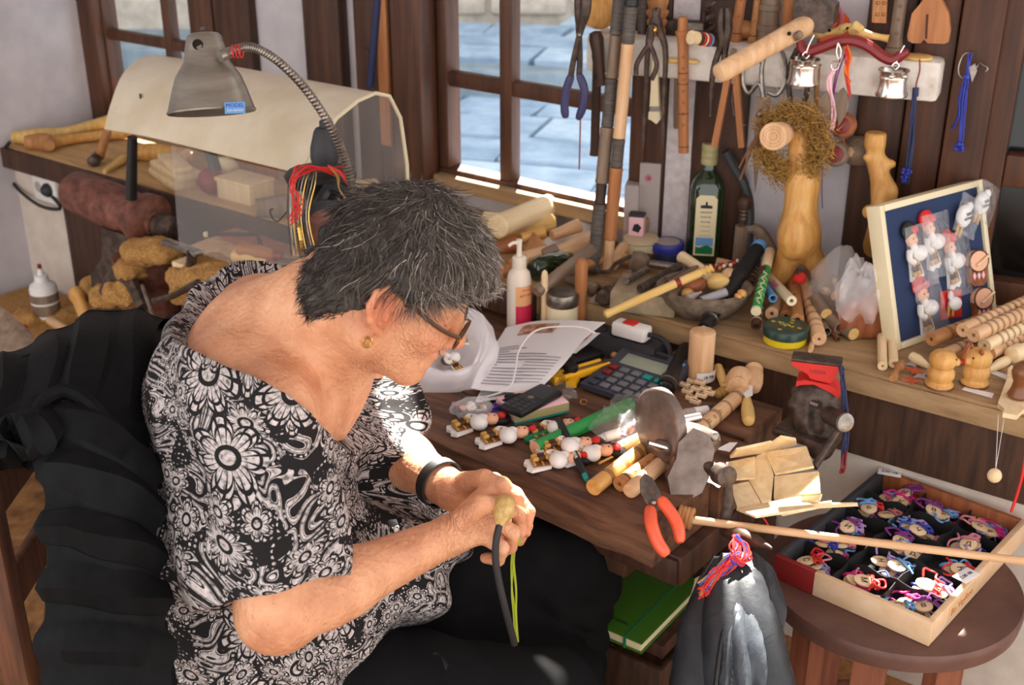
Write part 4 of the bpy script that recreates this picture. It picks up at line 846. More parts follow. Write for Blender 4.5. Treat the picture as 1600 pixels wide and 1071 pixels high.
# board with chisels in front of the guard
bd = thing('tool_board', 'stack of planed boards carrying chisels by the lathe', 'boards', FA @ T(.62, .56, .5))
obj('block', MB().box(-.14, .12, -.06, .06, 0, .24), 'wood_dark', bd); obj('board', MB().rbox(-.2, .18, -.08, .07, .242, .26, .003), 'wood_pale', bd); obj('board', MB().rbox(-.15, .19, -.09, .0, .262, .278, .003, RZ(3)), 'wood_beech', bd); obj('board', MB().rbox(-.12, .17, -.1, -.05, .28, .294, .003, RZ(-3)), 'wood_red', bd)
BZ = .782
def chis(label, A, B, C, hm, r=.014):
    t = thing('chisel', label, 'chisel', align(A, B)); L = (B - A).length
    obj('handle', MB().lathe([(0, .004), (.003, r * .8), (.012, r), (.024, r * .75), (.05, r * 1.05), (L * .85, r * .8), (L, r * .55)], 16), hm, t); M = wm(t).inverted()
    obj('ferrule', MB().lathe([(L - .004, r * .62), (L + .016, r * .58), (L + .018, r * .3)], 14), 'red_dark', t); obj('blade', MB().tube([M @ B, M @ C], [.005, .004], 6), 'steel', t)
chis('chisel with glossy yellow handle', Zp(362, 398, BZ + .02), Zp(420, 408, BZ + .015), Zp(480, 412, BZ + .015), 'wood_yellow')
chis('gouge with brown handle and red ferrule', Zp(370, 388, BZ + .035), Zp(430, 398, BZ + .03), Zp(470, 402, BZ + .03), 'wood_orange', .015)
ak = thing('hex_key', 'long black bent rod key lying on the boards', 'key', Zp(360, 370, BZ + .03)); obj('rod', MB().tube(spl([Zp(324, 366, BZ + .04), Zp(390, 366, BZ + .04), Zp(402, 368, BZ + .04), Zp(408, 385, BZ + .03)], 16), .005, 6), 'black', ak, world=True); obj('tip', MB().ell(Zp(322, 366, BZ + .04), (.007, .007, .007), 8), 'ivory', ak, world=True)
# ------------------------------------------------------------------ gooseneck lamp
lp = thing('desk_lamp', 'aluminium gooseneck lamp with bell shaped shade', 'lamp', D(555, 400, 2.14))
LA_, LB_ = D(331, 176, 2.0), D(318, 48, 1.985); M = align(LA_, LB_); L = (LB_ - LA_).length
pr = [(0, .0715), (.02, .0725), (.05, .0700), (.30, .0600), (.45, .0530), (.55, .0440), (.64, .0365), (.80, .0325), (.93, .0285), (.965, .024), (.975, .004)]
inn = [(t, max(r - .003, .002)) for t, r in pr[::-1] if t < .95]
sh_ = obj('shade', inl(MB().lathe([(t * L, r) for t, r in pr] + [(t * L, r) for t, r in inn], 36), M), 'alu', lp, world=True)
obj('finial', inl(MB().lathe([(L * .97, .007), (L * .99, .007), (L, .005), (L * 1.04, .006), (L * 1.05, .002)], 12), M), 'iron', sh_, world=True)
obj('vent_hole', MB().lathe([(-.001, .0085), (.0012, .0085), (.0012, .007), (-.004, .006)], 16, align(D(309, 69, 1.954), D(308.6, 69.5, 1.95))), 'hole', sh_, world=True)
sk = thing('sticker', None, None); sk.parent = sh_; q = D(367, 168, 1.938)
I = wm(lp).inverted(); sk.matrix_basis = I @ frame(q, V((1, .25, -.06)), z=(EYE - q + V((.55, 0, -.25))))
obj('sticker_sheet', MB().box(-.0165, .0165, -.009, .009, 0, .0006), 'sky_blue', sk); text('MODEL', .009, T(0, .0038, .0008), 'blue', sk); text('220V 60W E27', .0042, T(0, -.004, .0008), 'white', sk)
nk = [D(354, 84, 1.96), D(368, 77, 1.965), D(395, 74, 1.98), D(430, 92, 2.0), D(470, 130, 2.03), D(505, 178, 2.06), D(530, 225, 2.09), D(545, 270, 2.11), D(556, 320, 2.13), D(562, 400, 2.15)]
pts = spl(nk, 240); obj('gooseneck', MB().tube(pts, [.0075 + .0009 * math.sin(i * 2.1) for i in range(240)], 10), 'steel', lp, world=True)
obj('joint', MB().tube([D(343, 88, 1.95), D(360, 81, 1.962)], [.0095, .009], 12), 'alu', lp, world=True)
tw = [D(362, 80, 1.955) + V((.0, .010 * math.cos(a), .010 * math.sin(a))) + V((.0009 * a, 0, 0)) for a in [i * .6 for i in range(32)]]; obj('red_thread', MB().tube(tw, .0013, 5), 'red', lp, world=True)
obj('base', MB().lathe([(ZB, .03), (ZB + .02, .03), (ZB + .03, .012)], 16, T(nk[-1].x, nk[-1].y, 0)).tube([nk[-1], V((nk[-1].x, nk[-1].y, ZB + .02))], .008, 8), 'iron', lp, world=True)
# ------------------------------------------------------------------ small drill press with thread hanging on it
dpz = thing('drill_stand', 'black machine column hung with red threads behind the head', 'drill stand', V((D(500, 300, 2.2).x, D(500, 300, 2.2).y, ZB)))
c0 = D(500, 262, 2.2); cx, cy, zt_ = c0.x, c0.y, c0.z
obj('column', MB().lathe([(ZB, .05), (ZB + .01, .05), (ZB + .02, .03), (zt_ - .06, .028), (zt_ - .04, .034), (zt_ - .03, .036)], 18, T(cx, cy, 0)), 'black', dpz, world=True)
obj('top_plate', MB().lathe([(zt_ - .03, .02), (zt_ - .028, .06), (zt_ - .012, .066), (zt_ - .006, .06), (zt_ - .004, .02)], 24, T(cx, cy, 0)), 'black', dpz, world=True)
obj('cone_cap', MB().lathe([(0, .022), (.012, .026), (.03, .025), (.06, .017), (.066, .013), (.068, .006), (.078, .006), (.08, .004)], 18, T(*D(508, 256, 2.19))), 'charcoal', dpz, world=True)
whc = D(515, 365, 2.14); whn = (EYE - whc + V((-.9, 0, -.3))).normalized(); Mw = align(whc - whn * .012, whc + whn * .012)
obj('wheel', inl(MB().lathe([(0, .05), (.003, .06), (.018, .06), (.022, .054), (.019, .048), (.019, .02), (.024, .015)], 28), Mw), 'charcoal', dpz, world=True); obj('wheel_face', inl(MB().lathe([(.0195, .044), (.0205, .044), (.0205, .03)], 28), Mw), 'rust_red', dpz, world=True)
obj('belt_guard', MB().tube(spl([D(500, 320, 2.14), D(515, 295, 2.14), D(540, 305, 2.14), D(552, 340, 2.15), D(552, 400, 2.16)], 20), .012, 8), 'black', dpz, world=True)
rt = random.Random(2)
for i in range(9):
    x0 = 452 + rt.uniform(-3, 60); 
    obj('wire_hook', MB().tube(spl([D(470 + i * 3, 268, 2.12), D(452 + i * 5, 280 + i, 2.11), D(450 + i * 4, 340, 2.12), D(455 + i * 5, 400, 2.13)], 14), .0012, 5), ('iron', 'steel', 'brass')[i % 3], dpz, world=True)
for i in range(8):
    j = lambda a=9: rt.uniform(-a, a)
    obj('red_thread', MB().tube(spl([D(532 + j(), 268 + j(), 2.13), D(500 + j(), 262 + j(3), 2.12), D(470 + j(), 264 + j(), 2.10), D(456 + j(3), 285 + j(), 2.10), D(466 + j(), 310 + j(), 2.10), D(464 + j(8), 330 + j(), 2.10), D(458 + j(8), 345 + j(9), 2.10)], 24), .0012, 5), 'red', dpz, world=True)
for i in range(3): obj('red_thread', MB().tube(spl([D(512, 258, 2.12), D(530 + i * 2, 270, 2.12), D(545 + i, 290, 2.12), D(556, 312 + i * 4, 2.11)], 14), .0018, 5), 'red', dpz, world=True)
for i in range(2): obj('tan_thread', MB().tube(spl([D(512, 258, 2.12), D(526 + i * 3, 275, 2.12), D(530, 295, 2.12), D(545, 315 + i * 4, 2.11)], 14), .0012, 5), 'straw', dpz, world=True)
obj('curl_hook', MB().tube(spl([D(448, 330, 2.1), D(440, 340, 2.1), D(432, 346, 2.1), D(424, 338, 2.1), D(422, 328, 2.1), D(427, 326, 2.1)], 16), .0016, 5), 'iron', dpz, world=True)
obj('chain', MB().tube(spl([D(466, 350, 2.12), D(470, 375, 2.12), D(472, 395, 2.12)], 20), [.003 + .0012 * (i % 2) for i in range(20)], 6), 'brass', dpz, world=True)
# ================================================================== tools on and under the shelf, things along the wall
def cutout(name, label, cat, poly, off, th, mt, pl='B', group=None, parent=None, pf=None):
    """a flat-cut piece parallel to the wall (or lying, pl='Z': off = height), given its outline, real distance and thickness"""
    P = [(WB(u, v, off) if pl == 'B' else WA(u, v, off) if pl == 'A' else Zp(u, v, off)) for u, v in poly]
    n = V((-NB.x, -NB.y, 0)) if pl == 'B' else V((-NA.x, -NA.y, 0)) if pl == 'A' else UP
    k = len(P); mb = MB().add([tuple(p) for p in P] + [tuple(p + n * th) for p in P], [tuple(range(k - 1, -1, -1)), tuple(range(k, 2 * k))] + [(i, (i + 1) % k, k + (i + 1) % k, k + i) for i in range(k)])
    if parent is not None: return obj(name, mb, mt, parent, world=True)
    return solo(name, label, cat, mb, mt, None, group, True)
def tubes(parent, name, paths, r, mt, n=14, k=6):
    for P in paths: obj(name, MB().tube(spl(P, n), r, k), mt, parent, world=True)
# --- window end: pliers, flute, drone pipes
pl_ = thing('pliers', 'pliers with slate blue handles hanging before the window', 'pliers', WB(905, 55, .15))
for s, P in ((1, [(917, -12), (914, 20), (906, 52), (897, 90), (892, 118)]), (-1, [(905, -12), (906, 20), (905, 52), (906, 90), (905, 118)])): obj('jaw', MB().tube(spl([WB(u, v, .15 + .004 * s) for u, v in P], 14), [.008, .010, .011, .011, .010, .008, .007, .006, .006, .006, .006, .006, .006, .006], 8), 'iron', pl_, world=True)
for P in ([(893, 116), (885, 140), (882, 165), (884, 184)], [(905, 116), (913, 140), (911, 165), (903, 186)]): obj('grip', MB().tube(spl([WB(u, v, .15) for u, v in P], 12), [.006, .008] + [.0085] * 8 + [.0075, .005], 8), 'blue_handle', pl_, world=True)
obj('rivet', MB().ell(WB(905, 54, .164), (.006, .006, .006), 8), 'steel', pl_, world=True)
turned('skewer', 'thin brown skewer hanging below the blue pliers', 'skewer', WB(907, 185, .15), WB(905, 265, .16), [(0, .0016), (.98, .0016), (1, .0008)], 'wood_red', n=8)
turned('turned_grip', 'dark turned handle with flared end behind blue pliers', 'grip', WB(941, 132, .12), WB(930, 48, .12), [(0, .016), (.05, .015), (.15, .009), (.5, .011), (.85, .015), (.97, .012), (1, .004)], 'wood_dark')
flute('dark brown flute hanging beside the window', WB(929, 242, .10), WB(934, 70, .10), .0095, 'wood_dark', 8, None, (.05, .88), (.2, .8), prof=[(0, .011), (.05, .0095), (.85, .0095), (.9, .012), (1, .010)])
obj_ = turned('gourd', 'round honey brown gourd at the shelf end', 'gourd', WB(936, 44, .06), WB(936, -22, .06), [(0, .012), (.08, .026), (.3, .038), (.55, .036), (.75, .022), (.9, .012), (1, .010)], 'wood_honey', n=22)
def pipe(label, A, B, secs):
    t = thing('drone_pipe', label, 'pipe', align(A, B), 'bagpipe drones against the post'); L = (B - A).length
    for a, b, r, mt in secs: obj('joint_section' if mt != 'wrapped' else 'wrapped_section', MB().lathe([(a * L, r * .8), (a * L + .001, r), (a * L + .006, r * 1.05), (a * L + .009, r), (b * L - .009, r), (b * L - .006, r * 1.05), (b * L - .001, r), (b * L, r * .8)], 18), mt, t)
pipe('long grey wrapped bagpipe drone standing by the window', Zp(927, 425, ZS + .005), WB(972, -45, .115), [(0, .24, .0135, 'wrapped'), (.24, .31, .011, 'wood_dark'), (.31, .50, .0135, 'wood_grey'), (.50, .66, .0125, 'wrapped'), (.66, .80, .0125, 'wood_grey'), (.80, 1, .013, 'wrapped')])
pipe('brown bagpipe drone with grey bands beside the wrapped one', Zp(948, 424, ZS + .005), WB(990, -30, .15), [(0, .12, .011, 'wood_beech'), (.12, .38, .0135, 'wood_orange'), (.38, .48, .0125, 'wrapped'), (.48, .80, .0125, 'wood_beech'), (.80, .92, .0125, 'wrapped'), (.92, 1, .014, 'black')])
# --- under the shelf
tg = thing('tongs', 'black long nosed tongs hanging under the shelf', 'tongs', WB(1020, 60, .12))
tubes(tg, 'arm', [[WB(u, v, .12) for u, v in P] for P in ([(1030, 12), (1018, 48), (1012, 80), (1008, 160), (1005, 232)], [(1022, 12), (1030, 45), (1040, 80), (1037, 160), (1037, 232)])], [.004, .007, .010, .009, .008, .007, .006, .0055, .005, .005, .0045, .004, .0035, .002], 'iron'); obj('rivet', MB().ell(WB(1022, 46, .135), (.008,) * 3, 8), 'brass', tg, world=True)
sp_ = thing('pincers', 'small curved iron pincers hooked over the tongs', 'pincers', WB(1010, 70, .14))
tubes(sp_, 'arm', [[WB(u, v, .145) for u, v in P] for P in ([(1016, 38), (1018, 62), (1006, 80), (995, 100), (994, 116)], [(1020, 38), (1014, 62), (1022, 84), (1026, 104), (1018, 124)])], .0048, 'iron')
br = thing('paint_brush', 'flat paint brush with pale bristles behind the tongs', 'brush', WB(1024, 150, .10)); cutout('handle', None, None, [(1021, 92), (1029, 92), (1031, 140), (1032, 166), (1017, 166), (1019, 140)], .10, .01, 'cream', parent=br); cutout('ferrule', None, None, [(1016, 164), (1033, 164), (1033, 172), (1016, 172)], .099, .012, 'silver', parent=br); cutout('bristles', None, None, [(1016, 172), (1033, 172), (1034, 184), (1028, 192), (1020, 186), (1015, 184)], .10, .01, 'ivory', parent=br)
flute('light brown flute with turned mouthpiece hanging from shelf front', WB(1068, 238, .115), WB(1067, 26, .115), .0105, 'wood_orange', 7, None, (.05, .30, .52, .60), (.22, .72), prof=[(0, .0105), (.78, .0105), (.86, .012), (.88, .015), (.90, .015), (.905, .011), (.915, .0105), (1, .009)])
turned('lath', 'flat pale lath hanging behind the light flute', 'lath', WB(1056, 200, .09), WB(1058, 108, .09), [(0, .006), (.02, .007), (.98, .007), (1, .006)], 'wood_grey', n=4)
turned('dowel_peg', 'olive coloured peg nailed across the shelf front', 'peg', WB(1042, 94, .108), WB(1091, 97, .108), [(0, .003), (.02, .005), (.1, .005), (.95, .004), (1, .002)], 'wood_yellow', n=8)
st_ = thing('pipe_stub', 'short pipe stub with striped band sticking out of shelf', 'pipe stub', align(WB(1130, 66, .10), WB(1080, 58, .17)))
L = (WB(1080, 58, .17) - WB(1130, 66, .10)).length
obj('stub', MB().lathe([(0, .010), (L * .9, .0125), (L, .0125), (L, .008), (L * .8, .008)], 16), 'wood_dark', st_); obj('pale_end', MB().lathe([(L * .82, .0128), (L * 1.01, .0132), (L * 1.01, .009)], 16), 'wood_pale', st_)
for f, mt in ((.42, 'sky_blue'), (.5, 'red'), (.58, 'ivory'), (.66, 'red')): obj('stripe', MB().lathe([(L * f, .0124), (L * f + .001, .0129), (L * f + .003, .0129), (L * f + .004, .0124)], 16), mt, st_)
p2 = thing('iron_pliers', 'black iron pliers with bowed handles under the shelf', 'pliers', WB(1125, 60, .12))
tubes(p2, 'arm', [[WB(u, v, .125) for u, v in P] for P in ([(1128, 12), (1126, 40), (1128, 66), (1118, 95), (1112, 130), (1110, 182)], [(1136, 12), (1138, 40), (1134, 66), (1132, 90), (1131, 130), (1130, 150)])], [.005, .007, .008, .009, .009, .008, .007, .006, .006, .006, .0055, .005, .004, .003], 'iron')
dv = thing('dividers', 'wooden dividers opened in a narrow V under the shelf', 'dividers', WB(1146, 82, .12))
for P in ([(1141, 84), (1150, 84), (1123, 228), (1113, 228)], [(1143, 80), (1153, 80), (1165, 228), (1156, 229)]): cutout('leg', None, None, P, .12, .012, 'wood_orange', parent=dv)
obj('pivot', MB().lathe([(0, .007), (.016, .007), (.018, .004)], 12, align(WB(1146, 80, .12), WB(1146, 80, .14))), 'wood_grey', dv, world=True)
obj('chain', MB().tube(spl([WB(u, v, .13) for u, v in ((1147, 100), (1150, 120), (1144, 150), (1147, 180))], 24), [.0016 + .001 * (i % 2) for i in range(24)], 5), 'iron', dv, world=True)
shr = thing('shears', 'large old steel shears with looped handles', 'shears', WB(1195, 150, .115))
tubes(shr, 'bow', [[WB(u, v, .115) for u, v in P] for P in ([(1192, 152), (1190, 110), (1197, 84), (1215, 72), (1227, 95), (1226, 130), (1214, 148), (1200, 144)], [(1194, 155), (1186, 130), (1170, 146), (1160, 128), (1163, 100), (1178, 74), (1192, 78), (1190, 100)])], .0045, 'steel', 26)
for P in ([(1181, 150), (1192, 150), (1200, 165), (1196, 190), (1188, 250), (1180, 300), (1177, 240), (1180, 190)], [(1192, 150), (1204, 152), (1203, 175), (1194, 215), (1186, 240), (1190, 190)]): cutout('blade', None, None, P, .112 + .004 * (P[0][0] > 1185), .004, 'grind_iron', parent=shr)
obj('screw', MB().ell(WB(1187, 178, .122), (.007,) * 3, 8), 'steel', shr, world=True)
ps = thing('iron_scissors', 'black iron scissor handles hanging behind the small pot', 'scissors', WB(1245, 90, .11)); tubes(ps, 'bow', [[WB(u, v, .11) for u, v in P] for P in ([(1246, 75), (1236, 100), (1232, 130), (1236, 165), (1232, 175)], [(1252, 78), (1258, 110), (1261, 140), (1256, 165)])], .005, 'iron')
turned('dowel_rod', 'thin wooden rod hanging behind the braided charms', 'rod', WB(1274, 198, .10), WB(1278, 100, .10), [(0, .005), (.95, .005), (1, .008)], 'wood_mid', n=8)
cl = thing('claw_hammer', 'heavy cross peen hammer with thick wooden handle on the shelf', 'hammer', WB(1200, 70, .17))
A, B_ = WB(1121, 116, .27), WB(1268, 34, .10); L = (B_ - A).length
obj('handle', inl(MB().lathe([(0, .010), (.003, .0165), (.012, .0185), (L * .5, .0185), (L * .8, .0195), (L * .95, .021), (L, .020)], 22), align(A, B_)), 'wood_beech', cl, world=True)
obj('head', MB().prism([(-.03, -.026), (.03, -.03), (.045, -.012), (.045, .022), (.03, .03), (-.03, .03)], -.022, .022, frame(WB(1268, 22, .10), TB, z=V((-NB.x, -NB.y, 0)))), 'iron', cl, world=True)
obj('nail_hole', MB().lathe([(0, .004), (.001, .004), (.001, .002)], 10, align(WB(1233, 52, .172), WB(1231, 51, .20))), 'hole', cl, world=True)
obj('knob', MB().lathe([(0, .006), (.02, .006), (.022, .008), (.034, .008), (.038, .005)], 12, align(WB(1238, 62, .14), WB(1251, 52, .17))), 'wood_grey', cl, world=True)
# yoke with two pots
yk = thing('toy_yoke', 'red painted wooden shoulder yoke hanging on shelf front', 'yoke', WB(1325, 75, .125))
Y_ = [(1249, 62), (1254, 76), (1264, 80), (1285, 73), (1310, 64), (1335, 63), (1358, 72), (1380, 88), (1396, 93), (1408, 86), (1420, 80)]
obj('beam', MB().tube(spl([WB(u, v, .13) for u, v in Y_], 40), [.006 + .0045 * min(1, 3 * math.sin(math.pi * i / 39)) for i in range(40)], 8), 'red_dark', yk, world=True)
for i, (u, v, lb) in enumerate(((1254, 112, 'small tinned pot hanging below the hammer handle'), (1392, 130, 'small tinned pot hanging at the yoke end by door'))):
    pt = thing('toy_pot', lb, 'pot', T(*(WB(u, v + 20, .135))), 'tinned pots of the yoke')
    obj('bowl', MB().lathe([(0, .024), (.001, .0285), (.004, .0295), (.012, .0265), (.030, .0255), (.034, .0265), (.037, .0265), (.039, .0255), (.046, .0275), (.048, .0285), (.049, .0275), (.046, .025), (.012, .024), (.006, .022), (.006, .001)], 28), 'silver', pt)
    for s in (1, -1): obj('lug', MB().ell((.012 * s, -.027, .041), (.005, .003, .004), 8), 'silver', pt)
    obj('handle', MB().tube(spl([(0, -.004, .048), (-.006, -.004, .056), (0, -.004, .062), (.006, -.004, .056), (0, -.004, .049)], 16), .002, 6), 'silver', pt)
    obj('hook', MB().tube(spl([V((0, -.004, .06)), V((.004, -.004, .075)), V((.012, -.002, .092))], 8), .0018, 6), 'silver', pt)
kc = thing('charm_bunch', 'bunch of braided cords, tassels and fish charms on the yoke', 'charms', WB(1312, 70, .14))
def cords(parent, name, P, n, r, mt, jit=4, off=.14, seed=1, pl='B', k=14):
    rr = random.Random(seed)
    for i in range(n):
        Q = [(u + rr.uniform(-jit, jit), v + rr.uniform(-jit, jit) * .6) for u, v in P]
        obj(name, MB().tube(spl([(WB(u, v, off + rr.uniform(-.004, .004)) if pl == 'B' else D(u, v, off + rr.uniform(-.008, .008))) for u, v in Q], k), r, 5), mt, parent, world=True)
cords(kc, 'orange_cord', [(1322, 72), (1328, 90), (1322, 105), (1326, 130)], 6, .0017, 'yarn_orange', 4); cords(kc, 'red_cord', [(1320, 74), (1324, 95), (1322, 115), (1328, 150)], 4, .0014, 'red', 4, seed=2)
cords(kc, 'white_braid', [(1304, 108), (1296, 125), (1298, 150), (1303, 175), (1298, 202)], 7, .0020, 'pink', 3.5, seed=3); cords(kc, 'purple_cord', [(1318, 82), (1306, 120), (1302, 165), (1298, 205), (1292, 230)], 2, .0014, 'purple', 3, seed=4)
obj('clasp', MB().tube(spl([WB(u, v, .15) for u, v in ((1310, 66), (1307, 80), (1311, 92), (1314, 80), (1310, 68))], 16), .002, 6), 'silver', kc, world=True); obj('key_ring', MB().tube(ring(WB(1305, 102, .145), TB, UP, .007, .008), .0012, 5, True), 'silver', kc, world=True)
cutout('fish_charm', None, None, [(1312, 140), (1318, 136), (1322, 142), (1326, 150), (1327, 165), (1322, 178), (1314, 192), (1311, 196), (1310, 188), (1308, 175), (1306, 165), (1310, 152)], .14, .006, 'wood_grey', parent=kc); cutout('shell_charm', None, None, [(1288, 148), (1292, 140), (1297, 150), (1299, 170), (1297, 184), (1290, 180), (1281, 168), (1281, 156)], .142, .012, 'wood_grey', parent=kc)
# spools and knobs below
for i, (u, v, lb, mt) in enumerate(((1318, 195, 'small red banded wooden spool hung below the charms', 'wood_red'), (1308, 240, 'striped wooden yo-yo spool beside the twig wreath', 'wood_grey'))):
    c = WB(u, v, .09); n_ = (EYE - c + V((-.5, 0, -.2))).normalized(); t = thing('spool', lb, 'spool', align(c - n_ * .014, c + n_ * .014), 'hanging spools')
    obj('spool_body', MB().lathe([(0, .012), (.002, .021), (.007, .024), (.011, .018), (.013, .014), (.017, .014), (.019, .018), (.024, .024), (.029, .021), (.031, .012), (.029, .008)], 24), mt, t); obj('band', MB().lathe([(.0285, .0165), (.0305, .0155), (.0312, .0135)], 20), 'red_dark', t); obj('axle_hole', MB().lathe([(.0285, .006), (.0302, .006), (.030, .004)], 12), 'hole', t)
turned('dark_gourd', 'dark round wooden ball hanging behind the spools', 'ball', WB(1345, 212, .045), WB(1340, 258, .05), [(0, .004), (.05, .02), (.25, .034), (.5, .039), (.75, .034), (.95, .02), (1, .004)], 'wood_grey', n=20)
turned('knob_charm', 'small pale wooden knob on an orange cord by the spool', 'knob', WB(1330, 228, .07), WB(1328, 246, .08), [(0, .003), (.2, .010), (.6, .013), (.9, .008), (1, .003)], 'wood_beech')
wire('orange_loop', 'short orange cord holding the small pale knob', 'cord', [WB(1320, 205, .08), WB(1318, 220, .08), WB(1326, 230, .08)], .0014, 'yarn_orange', 10)
wire('purple_thread', 'purple thread hanging loose beside the stand', 'thread', [WB(1286, 255, .1), WB(1284, 290, .1), WB(1285, 325, .1)], .0009, 'purple', 10)
# blue tassels
tb = thing('blue_tassel', 'long dark blue cord tassel on a brown loop under shelf', 'tassel', WB(1420, 130, .11)); cords(tb, 'cord', [(1431, 138), (1428, 170), (1424, 220), (1416, 285)], 14, .0013, 'navy', 4, .11, 5); obj('loop', MB().tube(spl([WB(u, v, .11) for u, v in ((1437, 92), (1437, 110), (1432, 130), (1431, 142))], 12), .0016, 5), 'red_dark', tb, world=True); obj('binding', MB().tube([WB(1431, 137, .11), WB(1430, 150, .11)], .006, 8), 'navy', tb, world=True)
rt = random.Random(8)
for i in range(12): obj('bead', MB().ell(WB(1416 + rt.uniform(-7, 7), 272 + rt.uniform(-8, 12), .115 + rt.uniform(0, .01)), (.0035,) * 3, 6), 'blue', tb, world=True)
tc = thing('blue_bracelet', 'bright blue cord tassel with beads on a wire hook', 'tassel', WB(1505, 90, .075)); cords(tc, 'cord', [(1516, 84), (1511, 118), (1506, 160), (1500, 225)], 9, .0014, 'blue', 4, .08, 6); cords(tc, 'cord', [(1510, 120), (1500, 150), (1498, 180), (1487, 202)], 3, .0014, 'blue', 2, .08, 7); obj('knot', MB().ell(WB(1511, 120, .08), (.007, .006, .008), 10), 'blue', tc, world=True)
for i in range(9): obj('bead', MB().ell(WB(1498 + rt.uniform(-6, 6), 230 + rt.uniform(-6, 6), .082 + rt.uniform(0, .008)), (.0042,) * 3, 6), 'blue', tc, world=True)
obj('wire_hook', MB().tube(spl([WB(u, v, .075) for u, v in ((1520, 82), (1506, 84), (1498, 104), (1500, 118), (1512, 122), (1524, 108), (1530, 98), (1536, 102), (1543, 106), (1540, 112))], 24), .0016, 5), 'steel', tc, world=True); cutout('leaf_charm', None, None, [(1514, 104), (1524, 98), (1527, 110), (1519, 128)], .08, .003, 'steel', parent=tc)
# --- on the shelf
def S(u, off=.05): return WB(u, 62, off).xy.to_3d() + V((0, 0, SHZ))
def up(u, off, h): p = S(u, off); return p, p + V((0, 0, h))
A, B_ = up(1025, .05, .12); turned('baluster', 'turned ringed wooden baluster standing on the shelf', 'baluster', A, B_, [(0, .018), (.02, .019), (.1, .019), (.13, .016), (.2, .020), (.24, .021), (.28, .017), (.36, .023), (.40, .023), (.43, .018), (.55, .022), (.6, .022), (.63, .017), (1, .014)], 'wood_mid')
A, B_ = up(1148, .05, .14); flute('slim honey flute standing upright on the shelf', A, A + (B_ - A) + TB * .012, .0095, 'wood_orange', 3, None, (.12,), (.35, .8), prof=[(0, .014), (.06, .014), (.1, .0105), (1, .0095)])
A, B_ = up(1176, .05, .14); flute('narrow flute with two holes next to the thick pipe', A, A + (B_ - A) + TB * .006, .0075, 'wood_mid', 3, None, (.1,), (.3, .85), prof=[(0, .0105), (.04, .0105), (.08, .0075), (1, .0075)])
A, B_ = up(1199, .05, .14); turned('thick_pipe', 'thick brown wooden pipe with metal collar on the shelf', 'pipe', A, B_, [(0, .0195), (.18, .0195), (.19, .022), (.26, .022), (.27, .0195), (.45, .0185), (.46, .021), (.53, .021), (.54, .018), (1, .017)], 'wood_grey')
A = S(1228, .05); t = thing('bradawl', 'bradawl with orange wooden handle stuck in the shelf', 'bradawl', align(A, A + V((0, 0, .13)))); obj('handle', MB().lathe([(.022, .005), (.028, .009), (.06, .012), (.1, .013), (.13, .011)], 14), 'wood_orange', t); obj('spike', MB().lathe([(-.002, .001), (.024, .003)], 8), 'steel', t)
oc = [(1264, 55), (1285, 54), (1310, 50), (1328, 44), (1345, 54), (1388, 63)]
yf = thing('yellow_flute', 'yellow bone coloured curved whistle lying on the shelf edge', 'whistle', S(1325, .085)); obj('tube', MB().tube(spl([WB(u, v - 3, .088) for u, v in oc], 30), [.006 + .003 * math.sin(i * .35) ** 2 for i in range(30)], 10), 'wood_yellow', yf, world=True); obj('spout', MB().tube([WB(1330, 48, .092), WB(1338, 40, .10), WB(1346, 46, .105)], [.008, .009, .007], 8), 'wood_yellow', yf, world=True)
for u, v in ((1272, 52), (1288, 51), (1296, 50), (1314, 48), (1318, 48), (1324, 47)): obj('finger_hole', hole_mesh(.003), None, yf, wm(yf).inverted() @ align(WB(u, v - 3, .096), WB(u, v - 3, .2)))
A = S(1300, .04); solo('orange_disc', 'bright orange round disc standing on the shelf', 'disc', MB().lathe([(-.008, .030), (-.006, .034), (.006, .034), (.008, .030), (.006, .006)], 28), 'orange_hot', frame(A + V((0, 0, .0345)), TB, z=V((-NB.x, -NB.y, .1)) + TB * .8))
cords(thing('looped_string', 'pink looped cord behind the orange disc', 'cord', S(1308, .05)), 'cord', [(1306, 0), (1316, 25), (1312, 42), (1302, 46)], 4, .0012, 'pink_wool', 3, .045, 9)
db = thing('double_flute', 'flat double flute with paired holes hanging above the shelf', 'flute', WB(1377, 10, .05)); cutout('slab', None, None, [(1367, -40), (1389, -40), (1386, 34), (1364, 33)], .05, .014, 'wood_mid', parent=db)
for v in (-14, 4, 22):
    for u in (1372, 1382): obj('finger_hole', hole_mesh(.0034), None, db, wm(db).inverted() @ align(WB(u - v * .06, v, .0645), WB(u, v, .2)))
A = S(1399, .06); flute('brown flute with flared foot standing by the double flute', A, WB(1412, -30, .05), .0115, 'wood_grey', 4, None, (.1,), (.3, .85), prof=[(0, .017), (.05, .017), (.2, .0125), (1, .0115)])
sc_ = [(1421, 60), (1420, 52), (1427, 18), (1444, -2), (1448, -40), (1468, -40), (1474, -2), (1484, 18), (1487, 45), (1484, 62), (1478, 65), (1452, 64), (1446, 58), (1441, 64), (1428, 64)]
scp = thing('wooden_scoop', 'orange wooden two lobed scoop standing at shelf end', 'scoop', S(1455, .06)); cutout('blade', None, None, sc_, .05, .022, 'wood_orange', parent=scp); obj('groove', MB().tube([WB(1449, 22, .0725), WB(1447, 60, .0725)], .0018, 6), 'burn', scp, world=True)
solo('coaster', 'small round yellow wooden coaster under the scoop', 'coaster', MB().lathe([(0, .024), (.002, .026), (.005, .026), (.006, .023)], 22), 'wood_yellow', T(*(S(1438, .085) + V((0, 0, .0005)))))
au = thing('auger_bit', 'spiral iron auger bit standing on the shelf', 'auger', S(1108, .06)); obj('spiral', MB().tube([S(1108, .06) + V((.007 * math.cos(i * .9), .007 * math.sin(i * .9), .004 + i * .0035)) for i in range(36)], .0045, 6), 'iron', au, world=True)
